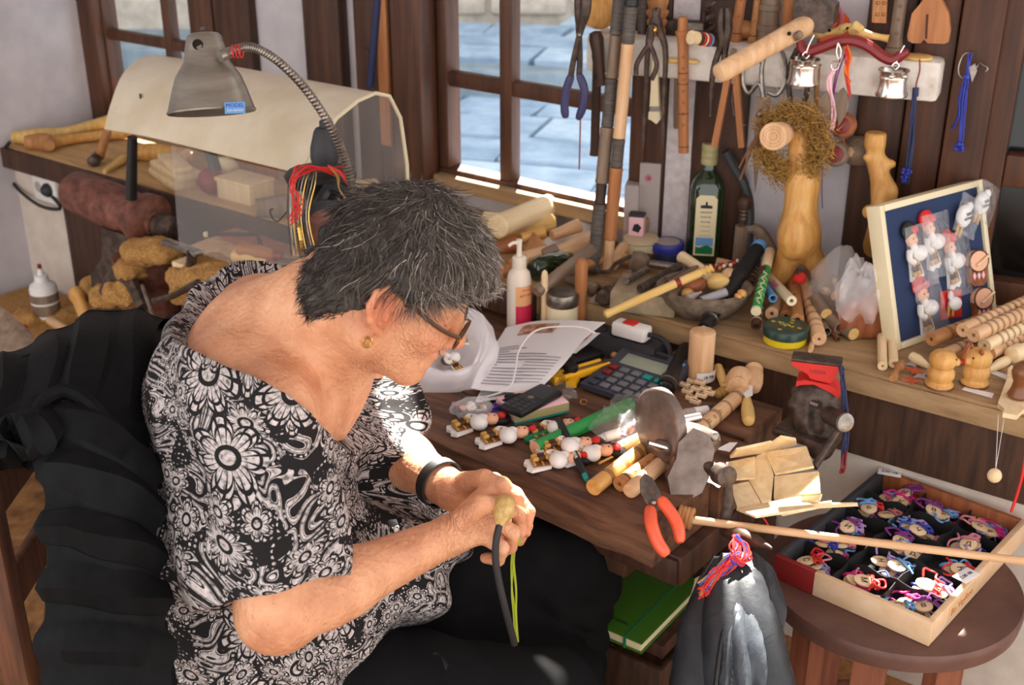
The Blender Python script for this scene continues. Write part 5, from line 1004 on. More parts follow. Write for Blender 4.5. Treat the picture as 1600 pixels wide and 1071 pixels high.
turned('turned_billet', 'wooden handle lying flat at the shelf back', 'billet', S(1130, .03) + V((0, 0, .021)), S(1185, .03) + V((0, 0, .019)), [(0, .010), (.05, .018), (.4, .02), (.8, .017), (1, .014)], 'wood_mid')
cutout('plane_iron', 'bright plane iron blade lying on the shelf', 'blade', [(1066, 44), (1072, 35), (1100, 36), (1100, 46)], .05, .008, 'steel')
bx = thing('iron_block', 'dark iron block and clamp at the shelf back', 'clamp', S(1060, .03)); obj('jaw', MB().rbox(-.05, .05, -.015, .015, 0, .03, .003, frame(S(1065, .03), TB, z=UP)), 'iron', bx, world=True); obj('post', MB().tube([S(1098, .03), S(1098, .03) + V((0, 0, .05))], .006, 8), 'iron', bx, world=True)
turned('square_post', 'square dark peg standing beside the hammer head', 'peg', *up(1285, .04, .15), [(0, .011), (1, .010)], 'iron', n=4)
turned('chanter_reed', 'tall dark wrapped pipe leaning at the shelf end', 'pipe', S(1002, .05), S(1008, .03) + V((0, 0, .16)), [(0, .008), (.3, .012), (.5, .008), (.8, .010), (1, .009)], 'wrapped')
# --- along the wall on the ledge
def carton(label, u0, u1, vb, vt, mt, z0=ZS, d=.05, txt=None, rot=0, group=None):
    p, q = Zp(u0, vb, z0), Zp(u1, vb, z0); p2_ = (p + q) / 2; w_ = (q - p).length; h = ztop(p2_, vt) - z0
    t = thing('carton', label, 'box', frame(p2_, (q - p), z=UP) @ RZ(rot), group); obj('carton_body', MB().rbox(-w_/2, w_/2, 0, d, 0, h, .002), mt, t); obj('flap', MB().box(-w_/2 + .001, w_/2 - .001, .002, d - .002, h, h + .001), 'grey_card', t); return t, w_, h
t, w_, h = carton('tall dusty white carton with pink crest', 994, 1026, 392, 256, 'grey_card', rot=-12); obj('crest', MB().lathe([(0, .008), (.0004, .008), (.0004, .005), (0, .004)], 16, T(-.003, -.0003, h * .84) @ RX(90)), 'pink_wool', t); text('A PIP', .008, T(.006, -.0005, h * .3) @ RX(90) @ RZ(90), 'ink_soft', t)
t, w_, h = carton('shorter white carton beside the tall one', 972, 994, 394, 290, 'grey_card', rot=-12); text('A 5 mm', .008, T(0, -.0005, h * .55) @ RX(90) @ RZ(90), 'ink_soft', t)
p = Zp(1000, 402, ZS); jr = thing('cloth_jar', 'squat glass jar with dusty yellow cloth lid', 'jar', p); hj = ztop(p, 372) - ZS
obj('glass', MB().lathe([(0, .03), (.004, .036), (hj * .8, .036), (hj * .95, .03)], 22), 'ivory', jr); obj('lid', MB().lathe([(hj * .85, .036), (hj * .9, .039), (hj * 1.05, .038), (hj * 1.12, .032), (hj * 1.12, .005)], 22), 'tan_dust', jr)
ib = thing('ink_box', 'tiny printed ink box standing on the cloth jar lid', 'box', frame(Zp(996, 366, ZS + hj * 1.13), TB, z=UP) @ RZ(8)); obj('box_body', MB().rbox(-.018, .014, -.012, .012, 0, .042, .002), 'pink', ib); obj('top_flap', MB().rbox(-.0185, .0145, -.0125, .0125, .042, .048, .001), 'charcoal', ib); obj('picture', MB().prism([(-.010, .008), (.004, .004), (.010, .016), (.002, .024), (-.006, .022)], 0, .0006, T(0, -.0121, .004) @ RX(90)), 'ink', ib)
p = Zp(1042, 406, ZS); tu = thing('blue_tub', 'small tub with bright blue screw lid', 'tub', p); obj('tub_body', MB().lathe([(0, .03), (.003, .0325), (.026, .0325)], 24), 'olive', tu); obj('lid', MB().lathe([(.022, .034), (.024, .0355), (.038, .0355), (.042, .033), (.042, .028), (.041, .002)], 26), 'blue_lid', tu); obj('top_print', MB().lathe([(.0418, .026), (.0424, .026), (.0424, .002)], 22), 'grey_card', tu); obj('tub_label', MB().lathe([(.004, .0328), (.0055, .033), (.02, .033), (.021, .0328)], 24), 'navy', tu)
# oil bottle
p = Zp(1098, 404, ZS); hb = ztop(p, 223) - ZS; ob = thing('oil_bottle', 'tall square dark green oil bottle with cream label', 'bottle', frame(p, V((.97, -.25, 0)), z=UP) @ RZ(6))
pr = [(0, .026), (.004, .031), (.01, .033), (hb * .63, .033), (hb * .69, .031), (hb * .74, .024), (hb * .775, .0155), (hb * .80, .0135), (hb * .84, .0135)]
obj('glass', MB().lathe([(z, r * (1.06 if z < hb * .66 else 1)) for z, r in pr], 32, sq=4.5), 'green_glass', ob)
obj('cap', MB().lathe([(hb * .825, .0165), (hb * .83, .0175), (hb * .87, .0175), (hb * .875, .0165), (hb * .88, .0175), (hb * .925, .0175), (hb * .93, .0168), (hb * .935, .0175), (hb * .99, .0175), (hb, .016)], 22), 'olive', ob)
lb = obj('paper_label', MB().prism([(-.022, .02), (.022, .02), (.022, hb * .60 - .008), (.014, hb * .60), (-.014, hb * .60), (-.022, hb * .60 - .008)], 0, .0008, T(0, -.0352, 0) @ RX(90)), 'cream', ob)
obj('emblem', MB().prism([(-.012, 0), (.012, 0), (.012, .006), (.002, .007), (.002, .014), (-.002, .014), (-.002, .007), (-.012, .006)], 0, .0004, T(0, -.0362, hb * .49) @ RX(90)), 'ink', lb)
for i, (tx, sz) in enumerate((('MAZAROF', .0052), ('OLIVE OIL', .0048), ('extra virgin', .0045), ('cold extraction', .0036), ('produced and', .0036), ('bottled by hand', .0036), ('0,75 L', .0042))): text(tx, sz, T(0, -.0363, hb * (.455 - .04 * i)) @ RX(90), 'ink' if i < 3 else 'ink_soft', lb)
obj('green_picture', MB().prism([(-.018, 0), (.018, 0), (.018, .014), (.006, .02), (-.01, .014), (-.018, .016)], 0, .0004, T(0, -.0362, .024) @ RX(90)), 'teal_dark', lb); obj('blue_picture', MB().prism([(-.018, 0), (.018, 0), (.018, .018), (-.018, .018)], 0, .0003, T(0, -.0361, .042) @ RX(90)), 'sky_blue', lb)
# sickle-like iron and grey wooden bracket
wire('bent_iron', 'long bent black iron bar leaning behind the bottle', 'iron bar', [Zp(1168, 420, ZS + .01), WB(1172, 330, .06), WB(1164, 290, .04), WB(1148, 262, .04), WB(1134, 236, .045)], [.009] * 12 + [.0105] * 12, 'charcoal', 24, 8)
gb2 = thing('wood_bracket', 'grey carved wooden bracket with a wire wound spindle', 'bracket', Zp(1155, 400, ZS)); A = Zp(1155, 424, ZS); zt2 = ztop(A, 352)
obj('post', MB().lathe([(ZS, .017), (zt2, .0155)], 12, T(A.x, A.y, 0)), 'wood_grey', gb2, world=True); obj('arm', MB().tube(spl([A + V((0, 0, zt2 - ZS - .01)), A + V((.03, -.005, zt2 - ZS - .008)), A + V((.06, -.02, .05)), A + V((.066, -.03, .01))], 14), .013, 8), 'wood_grey', gb2, world=True)
obj('spindle', MB().lathe([(zt2, .008), (zt2 + .01, .008), (zt2 + .035, .007), (zt2 + .037, .012), (zt2 + .05, .015), (zt2 + .06, .011), (zt2 + .064, .004)], 14, T(A.x, A.y, 0)), 'wood_dark', gb2, world=True); obj('wire', MB().tube([A + V((.011 * math.cos(i * .7), .011 * math.sin(i * .7), zt2 - ZS + .004 + i * .0009)) for i in range(36)], .0012, 5), 'steel', gb2, world=True)
# forked wooden stand with twig wreath
fs_ = thing('forked_stand', 'peeled forked branch stand with sawn round arm', 'stand', Zp(1250, 430, ZS))
Pb, Pc = Zp(1212, 445, ZS + .01), Zp(1292, 448, ZS + .01); o0 = WB(1248, 365, .17); o1 = WB(1254, 285, .16); o2 = WB(1250, 215, .15)
fd = Field(np.array((min(Pb.x, o0.x) - .15, o0.y - .2, ZS - .03)), np.array((Pc.x + .12, o0.y + .25, 1.2)), .0045)
fd.cone(Pb, o0, .022, .026, .02); fd.cone(Pc, o0 + V((.01, 0, -.01)), .018, .024, .02); fd.cone(o0, o1, .037, .029, .03); fd.cone(o1, o2, .029, .021, .02); fd.ell(o0 + V((-.012, -.02, .0)), (.028, .025, .04), None, .02)
me = fd.mesh('trunk', 'wood_honey'); recentre(me, wm(fs_)); obj('trunk', me, None, fs_)
A, B_ = WB(1232, 204, .12), WB(1208, 213, .25); L = (B_ - A).length; obj('sawn_arm', inl(MB().lathe([(0, .022), (L * .4, .022), (L - .003, .026), (L, .0245)], 24), align(A, B_)), 'wood_beech', fs_, world=True)
for r_ in (.007, .014, .019): obj('growth_ring', inl(MB().tube(ring(V((0, 0, L)), V((1, 0, 0)), V((0, 1, 0)), r_, r_ * .95), .0004, 4, True), align(A, B_)), 'wood_mid', fs_, world=True)
wr = thing('twig_wreath', 'wreath of dry twigs and straw on the forked stand', 'wreath', WB(1240, 220, .17)); cw = WB(1238, 222, .165); rt = random.Random(12); NBv = V((-NB.x, -NB.y, 0))
for i in range(44):
    a0 = rt.uniform(0, 6.28); sp = rt.uniform(1.2, 3.4); r0 = rt.uniform(.038, .070); P = []
    for k_ in range(9): a = a0 + sp * k_ / 8; P.append(cw + TB * (r0 * .95 * math.cos(a) + rt.uniform(-.003, .003)) + UP * (r0 * 1.08 * math.sin(a)) + NBv * (rt.uniform(-.012, .016)))
    obj('twig', MB().tube(P, rt.uniform(.0012, .0028), 5), ('twig', 'straw', 'twig')[i % 3], wr, world=True)
sm = MB()
for i in range(4200):
    a = rt.uniform(-2.9, 2.9); r0 = rt.gauss(.056, .013); c = cw + TB * (r0 * math.cos(a)) + UP * (r0 * 1.05 * math.sin(a)) + NBv * rt.uniform(-.014, .024)
    d_ = V((rt.gauss(0, 1), rt.gauss(0, 1), rt.gauss(0, 1))).normalized() * rt.uniform(.004, .012); x = d_.orthogonal().normalized() * .0011
    sm.add([tuple(c - d_ + x), tuple(c - d_ - x), tuple(c + d_)], [(0, 1, 2)])
o = obj('straw', sm, 'straw', wr, world=True); o['kind'] = 'stuff'
for P in ([(1186, 205), (1172, 240), (1156, 280)], [(1196, 238), (1206, 262), (1213, 285)], [(1190, 200), (1168, 236), (1155, 262)], [(1216, 262), (1240, 282), (1262, 280)]): obj('twig', MB().tube(spl([WB(u, v, .17) for u, v in P], 10), .0024, 5), 'twig', wr, world=True)
# carved branch by the display board
cb = thing('carved_branch', 'peeled knotty branch carved with a cup top', 'branch', Zp(1362, 410, ZS)); pb = Zp(1358, 415, ZS + .01); q0 = WB(1378, 335, .12); q1 = WB(1382, 300, .11); q2 = WB(1368, 250, .10); q3 = WB(1367, 222, .10)
fd = Field(np.array((pb.x - .12, q0.y - .15, ZS - .02)), np.array((pb.x + .2, pb.y + .3, 1.25)), .004)
fd.cone(pb, q0, .024, .020, .02); fd.cone(q0, q1, .022, .022, .015); fd.cone(q1, q2, .021, .017, .015); fd.cone(q2, q3, .015, .019, .008); fd.cone(q3, q3 + V((0, 0, .012)), .019, .02, .006); fd.cone(q0, q0 + V((-.03, -.02, .012)), .018, .014, .012); fd.cone(q2, q2 + V((.028, -.012, -.004)), .010, .008, .01); fd.cone(q2, q2 + V((-.022, -.01, .008)), .008, .006, .01)
fd.ell(q3 + V((0, 0, .034)), (.030, .03, .016), None, .006, 's'); me = fd.mesh('wood', 'wood_honey'); recentre(me, wm(cb)); obj('wood', me, None, cb)
# ================================================================== clutter on the ledge
def slab(name, label, cat, A, B, w_, h, mt, group=None, parent=None):
    L = (B - A).length; M = frame(A, B - A, z=UP); mb = MB().rbox(0, L, -w_/2, w_/2, 0, h, min(w_, h) * .12)
    if parent is not None: return obj(name, inl(mb, M), mt, parent, world=True)
    return solo(name, label, cat, mb, mt, M, group)
def billet(label, A, B, r, mt, r2=None, name='wood_billet', cat='billet', group='turning blanks heaped on the ledge'):
    r2 = r2 or r; L = (B - A).length
    return turned(name, label, cat, A, B, [(0, r * .86), (.012, r), (.3, r * .99 + r2 * .01), (.6, (r + r2) / 2), (.985, r2), (1, r2 * .88)], mt, group)
slab('pink_board', 'wide pinkish planed board lying under the window', 'board', L1(735, 312, .0), L1(868, 332, .0), .07, .03, 'wood_beech')
billet('thick pale billet catching the sun by the window', L1(776, 354, .075), L1(866, 320, .05), .026, 'wood_pale', .03)
billet('smooth yellow billet in front of the thick one', L1(762, 370, .035), L1(862, 346, .035), .017, 'wood_yellow', .02)
billet('bleached white billet near the sill corner', L1(846, 392, .022), L1(918, 354, .022), .02, 'white', .021)
billet('half split white log under the thick billet', L1(755, 345, .02), L1(850, 352, .02), .022, 'wood_pale', .018)
billet('red brown tapered cone beside the lotion bottle', L1(765, 390, .035), L1(807, 382, .035), .012, 'wood_red', .02)
billet('squat brown cup shaped offcut', L1(826, 398, .02), L1(848, 378, .045), .02, 'wood_mid', .03)
billet('short pale offcut behind the lotion bottle', L1(818, 404, .035), L1(853, 394, .035), .015, 'wood_beech')
billet('long grey weathered rod slanting toward the drones', L1(838, 456, .02), L1(926, 388, .075), .0125, 'wood_grey', .0125)
billet('rough tan root piece behind the dark bottle', L1(866, 400, .03), L1(925, 380, .03), .02, 'wood_beech', .028)
billet('dusty grey round billet behind the root', L1(848, 402, .03), L1(872, 392, .04), .018, 'wood_grey')
billet('brown split billet low beside the grey rod', L1(842, 470, -.055), L1(885, 440, -.02), .013, 'wood_grey')
billet('hollow pinkish pipe end near the drones', L1(956, 414, .016), L1(975, 386, .03), .013, 'wood_beech')
billet('pale honey billet before the cloth jar', L1(962, 402, .02), L1(994, 408, .02), .011, 'wood_honey')
billet('orange brown stick stub left of lotion bottle', L1(772, 430, .02), L1(800, 420, .02), .012, 'wood_orange')
dbt = thing('dark_bottle', 'black green bottle lying on its side among billets', 'bottle', align(L1(832, 424, .024), L1(892, 402, .024))); Ld = (L1(892, 402, .024) - L1(832, 424, .024)).length
obj('glass', MB().lathe([(0, .012), (.003, .02), (.012, .0245), (Ld * .7, .0245), (Ld * .85, .017), (Ld, .011)], 22), 'green_glass', dbt); obj('base_dimple', MB().lathe([(-.0005, .012), (-.001, .008), (-.0005, .002)], 16), 'black', dbt)
p = Zp(906, 520, ZB); hz = ztop(p, 403) - p.z; aw = thing('awl', 'awl standing upright with rounded orange wooden handle', 'awl', p); obj('handle', MB().lathe([(hz * .12, .008), (hz * .16, .012), (hz * .3, .011), (hz * .6, .012), (hz * .9, .0125), (hz * .97, .010), (hz, .004)], 18), 'wood_orange', aw); obj('shank', MB().lathe([(0, .002), (hz * .14, .005)], 8), 'steel', aw)
p = Zp(850, 520, ZB); hz = ztop(p, 422) - p.z; turned('dowel_pin', 'slim pale dowel standing beside the jar', 'dowel', p, p + V((0, 0, hz)), [(0, .006), (.05, .0068), (.4, .0062), (.9, .0068), (.97, .0055), (1, .002)], 'wood_pale')
p = Zp(878, 522, ZB); hz = ztop(p, 456) - p.z; jr = thing('tin_lid_jar', 'glass jar with dull tin lid behind the papers', 'jar', p); obj('glass', MB().lathe([(0, .027), (.003, .031), (hz * .75, .031), (hz * .8, .028)], 22), 'ivory', jr); obj('lid', MB().lathe([(hz * .72, .0315), (hz * .74, .0325), (hz * .96, .0325), (hz, .0305), (hz * .99, .028), (hz * .98, .002)], 24), 'steel', jr)
p = Zp(811, 512, ZB); hz = ztop(p, 374) - p.z; lo_b = thing('lotion_bottle', 'white pump bottle with pink and orange label', 'bottle', frame(p, V((1, -.1, 0)), z=UP))
obj('bottle_body', MB().lathe([(0, .021), (.003, .0245), (hz * .55, .0245), (hz * .64, .021), (hz * .68, .014), (hz * .70, .012)], 24), 'lotion', lo_b); obj('collar', MB().lathe([(hz * .69, .0135), (hz * .70, .0145), (hz * .80, .0145), (hz * .82, .011)], 18), 'lotion', lo_b); obj('pump', MB().lathe([(hz * .81, .006), (hz * .9, .005), (hz, .0065), (hz * 1.005, .004)], 14), 'lotion', lo_b); obj('spout', MB().tube([(0, 0, hz * .97), (-.012, -.008, hz * .975), (-.02, -.013, hz * .95)], .0035, 8), 'lotion', lo_b)
def band(z0, z1, r, a0, a1, n=12):
    vs = [(rr * math.cos(R(a0 + (a1 - a0) * i / n)), rr * math.sin(R(a0 + (a1 - a0) * i / n)), z) for i in range(n + 1) for rr, z in ((r, z0), (r, z1), (r + .0006, z1), (r + .0006, z0))]
    return MB().add(vs, [(4*i + j, 4*i + (j + 1) % 4, 4*i + 4 + (j + 1) % 4, 4*i + 4 + j) for i in range(n) for j in range(4)])
ll = obj('label_lower', band(hz * .08, hz * .30, .0247, -100, 10), 'lotion_red', lo_b); obj('label_upper', band(hz * .30, hz * .52, .0247, -100, 10), 'lotion_orange', lo_b); text('DAY CARE', .006, RZ(-52 + 90) @ T(0, -.0256, hz * .42) @ RX(90), 'lotion_red', lo_b); text('Body Lotion', .0035, RZ(-52 + 90) @ T(0, -.0256, hz * .48) @ RX(90), 'lotion_red', lo_b)
# stone block with rods, iron lumps
blk = slab('whetstone_block', 'grey sandstone block with rods lying on it', 'stone block', Zp(962, 470, ZS), Zp(1062, 482, ZS), .11, .042, 'block')
ZK = ZS + .042
billet('dark hollow iron rod on the stone block', Zp(1000, 452, ZK + .010), Zp(1062, 415, ZK + .012), .009, 'iron', name='iron_rod', cat='rod', group='rods on the stone block'); billet('short steel bolt on the stone block', Zp(978, 440, ZK + .008), Zp(1012, 420, ZK + .008), .0065, 'steel', name='bolt', cat='bolt', group='rods on the stone block'); billet('shiny metal tube lying behind the block', Zp(1016, 412, ZS + .03), Zp(1072, 420, ZS + .03), .009, 'steel', name='metal_tube', cat='tube', group='rods on the stone block')
for i in range(5): billet(('bundle rod leaning on the block, %s' % ('lowest', 'second lowest', 'middle', 'second highest', 'highest')[i]), Zp(1022 + 6 * i, 448 - 2 * i, ZK + .005 + .004 * i), Zp(1066 + 6 * i, 424 - 2 * i, ZK + .006 + .004 * i), .0035, ('wood_grey', 'iron', 'wood_grey', 'wood_dark', 'wood_grey')[i], name='thin_rod', cat='rod', group='rods on the stone block')
ir = thing('hand_drill', 'rusty iron hand drill lying in the clutter', 'drill', Zp(965, 440, ZS)); obj('crank', MB().tube(spl([Zp(925, 424, ZS + .03), Zp(950, 424, ZS + .04), Zp(962, 412, ZS + .05), Zp(985, 400, ZS + .055)], 16), .0045, 6), 'iron', ir, world=True); obj('gear', MB().lathe([(-.012, .010), (-.010, .022), (-.006, .018), (-.002, .022), (.002, .018), (.006, .022), (.010, .018), (.012, .010)], 20, align(Zp(998, 410, ZS + .025), Zp(985, 425, ZS + .025))), 'wood_grey', ir, world=True); obj('chuck', MB().lathe([(-.02, .012), (-.015, .017), (0, .013), (.01, .018), (.02, .015), (.03, .008)], 14, align(Zp(948, 462, ZS + .018), Zp(962, 450, ZS + .018))), 'iron', ir, world=True); obj('shaft', MB().tube([Zp(925, 470, ZS + .01), Zp(985, 425, ZS + .025)], .006, 8), 'wood_grey', ir, world=True)
A, B_ = Zp(944, 492, ZS + .03), Zp(1112, 418, ZS + .10); L = (B_ - A).length; t = thing('straw_baton', 'long yellow baton with turned tip and red band', 'baton', align(A, B_))
obj('rod', MB().lathe([(f * L, r) for f, r in [(0, .004), (.01, .0075), (.05, .0085), (.06, .0072), (.35, .0082), (.7, .0080), (.88, .0085), (.9, .006), (.92, .009), (.94, .005), (.96, .009), (.98, .006), (1, .008)]], 18), 'wood_yellow', t); obj('red_band', MB().lathe([(L * .66, .0081), (L * .663, .0088), (L * .70, .0088), (L * .703, .0081)], 18), 'red_dark', t)
turned('pale_spigot', 'pale tapered spigot resting against the bowl rim', 'spigot', Zp(1108, 428, ZS + .05), Zp(1063, 400, ZS + .06), [(0, .006), (.3, .0105), (.9, .0125), (.97, .012), (1, .008)], 'wood_pale')
# stone bowl
p = Zp(1098, 488, ZS); sbw = thing('stone_bowl', 'rough dark stone bowl full of eggs and whistle parts', 'bowl', p); obj('bowl', MB().lathe([(0, .045), (.004, .058), (.03, .082), (.05, .092), (.056, .092), (.058, .085), (.05, .074), (.03, .062), (.022, .04), (.02, .002)], 32), 'stone', sbw); sbw.scale = (1, .92, 1)
def egg(label, u, v, h, r, mt, name='wooden_egg', cat='egg', ang=0): return solo(name, label, cat, MB().lathe([(-1.25 * r, r * .05), (-1.15 * r, r * .45), (-.8 * r, r * .82), (-.2 * r, r), (.4 * r, r * .92), (.9 * r, r * .6), (1.2 * r, r * .2), (1.25 * r, r * .02)], 18), mt, Matrix.Translation(Zp(u, v, ZS + h)) @ RZ(ang) @ RY(75), 'eggs in the stone bowl')
egg('red brown wooden egg in the bowl', 1086, 446, .055, .019, 'wood_red', ang=20); egg('pale wooden egg in the bowl', 1122, 440, .062, .0175, 'wood_yellow', ang=-10); egg('peach wooden egg at the bowl back', 1139, 430, .06, .015, 'wood_beech', ang=60); egg('small pale egg peeking behind', 1108, 432, .05, .013, 'wood_pale', ang=30); egg('small tan acorn near the white cone', 1074, 458, .05, .010, 'wood_honey', 'wooden_acorn', 'acorn', 15)
turned('white_cone', 'small whitish cone lying in the bowl front', 'cone', Zp(1072, 468, ZS + .045), Zp(1096, 456, ZS + .055), [(0, .006), (.1, .010), (.6, .006), (.8, .003), (1, .0025)], 'grey_card'); flute('short grey tube lying in the bowl', Zp(1096, 470, ZS + .05), Zp(1134, 456, ZS + .06), .0085, 'ink_soft', 0, name='grey_tube', cat='tube', bore=.7)
rt = random.Random(4)
bds = thing('bead_string', 'string of red white and brown beads on the bowl edge', 'beads', Zp(1130, 422, ZS + .05))
for i in range(22): obj('bead', MB().ell(Zp(1108 + i * 2.1, 420 - i * .7 + rt.uniform(-3, 6), ZS + .05 + rt.uniform(0, .02)), (.004, .004, .0045), 8), ('red', 'white', 'brown_glaze', 'gold', 'red')[i % 5], bds, world=True)
turned('turned_finial', 'small turned wooden finial on the bowl rim', 'finial', Zp(1150, 466, ZS + .055), Zp(1164, 456, ZS + .06), [(0, .003), (.2, .008), (.4, .005), (.6, .010), (.85, .008), (1, .003)], 'wood_honey')
# black chanter
A, B_ = Zp(1100, 512, ZS + .012), D(1190, 380, 2.43); bc = thing('black_chanter', 'long black jointed chanter leaning over the stone bowl', 'chanter', align(A, B_)); L = (B_ - A).length
obj('lower_joint', MB().lathe([(0, .007), (.002, .0115), (.02, .0125), (.03, .0105), (.035, .013), (.05, .013), (.055, .0105), (.09, .011)], 18), 'black', bc); obj('middle_joint', MB().lathe([(.088, .013), (.09, .0155), (.12, .0165), (L * .52, .0155), (L * .55, .019), (L * .6, .019), (L * .62, .0155)], 18), 'black', bc); obj('upper_joint', MB().lathe([(L * .6, .0165), (L * .93, .0145)], 18), 'black_soft', bc); obj('blue_band', MB().lathe([(L * .925, .0148), (L * .93, .0154), (L * .975, .0150), (L * .98, .012)], 18), 'sky_blue', bc); obj('reed', MB().lathe([(L * .97, .006), (L * .99, .006), (L, .004)], 12), 'wood_beech', bc); obj('white_tip', MB().lathe([(-.004, .004), (.004, .006)], 12), 'white', bc)
for f in (.09, .53, .6): obj('ring', MB().lathe([(L * f, .0162), (L * f + .001, .0168), (L * f + .003, .0168), (L * f + .004, .0162)], 18), 'steel', bc)
# painted flutes and bundle
gf = flute('green flute painted with cream zigzags', Zp(1181, 487, ZS + .045), D(1203, 392, 2.40), .0092, 'green', 0, name='painted_flute', bore=.55, rings=(.16, .24, .32, .4, .48, .56), ringmat='ivory'); L = .17
obj('cream_tip', MB().lathe([(-.0005, .006), (0, .0094), (.006, .0096), (.007, .0092)], 18), 'ivory', gf); Lg = (Zp(1181, 487, ZS + .045) - D(1203, 392, 2.40)).length; obj('bare_wood', MB().lathe([(Lg * .7, .0094), (Lg * .71, .0097), (Lg * .995, .0097), (Lg, .009)], 18), 'wood_pale', gf)
for i in range(9): obj('zigzag', MB().box(-.0008, .0008, -.006, .006, 0, .0012, Matrix.Rotation(math.atan2(*(align(Zp(1181, 487, ZS + .045), D(1203, 392, 2.40)).inverted().to_3x3() @ (EYE - Zp(1190, 440, .85))).yx), 4, 'Z') @ T(.0091, 0, .02 + i * .013) @ RY(90) @ RZ(90 + 35 * (-1)**i)), 'ivory', gf)
flute('dark brown flute with cream end under the green one', Zp(1181, 510, ZS + .018), D(1192, 420, 2.34), .0092, 'wood_dark', 0, rings=(.1, .2, .3), ringmat='ivory', name='painted_flute', bore=.55)
flute('brown patterned flute with pale end by the green one', Zp(1173, 442, ZS + .05), D(1182, 405, 2.45), .0092, 'burn', 0, rings=(.2, .35, .5), ringmat='ivory', name='painted_flute', bore=.5)
ft = flute('cream flute lettered in pink and blue', Zp(1237, 470, ZS + .06), D(1200, 432, 2.42), .0095, 'ivory', 0, name='painted_flute', bore=.4)
Lf = (Zp(1237, 470, ZS + .06) - D(1200, 432, 2.42)).length; q = (align(Zp(1237, 470, ZS + .06), D(1200, 432, 2.42)).inverted().to_3x3() @ (EYE - Zp(1220, 450, .85))); text('БУРГАС', .012, Matrix.Rotation(math.atan2(q.y, q.x), 4, 'Z') @ T(.0097, 0, Lf * .55) @ RY(90) @ RZ(180), 'magenta', ft)
flute('blue flute end peeking between brown flutes', Zp(1208, 466, ZS + .045), D(1196, 448, 2.36), .0085, 'sky_blue', 0, name='painted_flute', bore=.6)
flute('thick brown flute end behind the tin lid', Zp(1206, 490, ZS + .02), D(1215, 466, 2.40), .0125, 'wood_beech', 0, bore=.3); flute('second brown flute end behind the tin', Zp(1228, 494, ZS + .018), D(1232, 462, 2.40), .012, 'wood_mid', 0, bore=.3)
flute('orange brown flute with notch below the red pompon', Zp(1246, 500, ZS + .03), D(1240, 440, 2.42), .0125, 'wood_mid', 2, None, (), (.5, .8), bore=.4)
slab('flat_batten', 'flat orange wooden slat behind the tin', 'batten', Zp(1256, 512, ZS + .004), Zp(1240, 462, ZS + .03), .022, .008, 'wood_orange')
solo('red_pompon', 'fuzzy red pompon on the flute bundle', 'pompon', MB().ell((0, 0, 0), (.012, .012, .010), 12).ell((.004, .002, .004), (.009, .010, .009), 10).ell((-.006, .003, .0), (.008, .009, .009), 10), 'yarn_red', T(*Zp(1250, 436, ZS + .06)))
flute('pale ringed flute pointing forward beside the tin', Zp(1280, 530, ZS + .018), Zp(1256, 440, ZS + .03), .0135, 'wood_beech', 0, None, (.14, .22, .24, .34, .36, .46, .48, .58), bore=.25, prof=[(0, .0125), (.02, .0138), (.3, .0135), (.9, .011), (1, .010)])
for i, (A, B_, r, bo, lb, mt) in enumerate([((1313, 512, .018), (1268, 470, .03), .0125, .7, 'hollow grey elder branch on the ledge', 'wood_grey'), ((1334, 522, .013), (1298, 500, .013), .0125, .1, 'grey branch with pale sawn end', 'wood_grey'), ((1291, 490, .035), (1275, 466, .045), .0115, .1, 'branch with fresh cut face on top', 'wood_grey'), ((1292, 518, .012), (1282, 495, .012), .008, .8, 'thin curled bark tube', 'wood_grey'), ((1310, 530, .006), (1290, 505, .01), .005, .8, 'small split bark piece', 'twig')]):
    b = flute(lb, Zp(A[0], A[1], ZS + A[2]), Zp(B_[0], B_[1], ZS + B_[2]), r, mt, 0, name='elder_branch', cat='branch', bore=bo)
    if bo < .2: obj('cut_face', MB().lathe([(-.0006, r * .2), (-.0006, r * .88), (.0002, r * .9)], 16), 'wood_yellow', b)
turned('short_peg', 'thin short peg lying before the tin', 'peg', Zp(1266, 548, ZS + .005), Zp(1272, 525, ZS + .006), [(0, .004), (.1, .005), (1, .005)], 'wood_beech')
# tin
p = Zp(1226, 533, ZS); tn = thing('shoe_polish_tin', 'round yellow tin with dark green ornamented lid', 'tin', p); obj('tin_base', MB().lathe([(0, .037), (.002, .039), (.018, .039)], 36), 'yellow_tin', tn); ld = obj('lid', MB().lathe([(.014, .0395), (.015, .041), (.029, .041), (.032, .039), (.033, .036), (.032, .034), (.0325, .002)], 36), 'green_dark', tn)
for i in range(4): obj('small_ornament', MB().lathe([(0, .004), (.0006, .004), (.0006, .001)], 8, T(.026 * math.cos(i * 1.57 + .9), .026 * math.sin(i * 1.57 + .9), .0326)), 'gold', ld)
rt = random.Random(6)
for i in range(16): obj('centre_ornament', MB().prism([(-.003, -.001), (.003, -.0014), (.004, .001), (-.001, .0016)], 0, .0005, T(rt.gauss(.002, .007), rt.gauss(.004, .005), .0326) @ RZ(rt.uniform(0, 180))), ('yellow_tin', 'olive')[i % 2], ld)
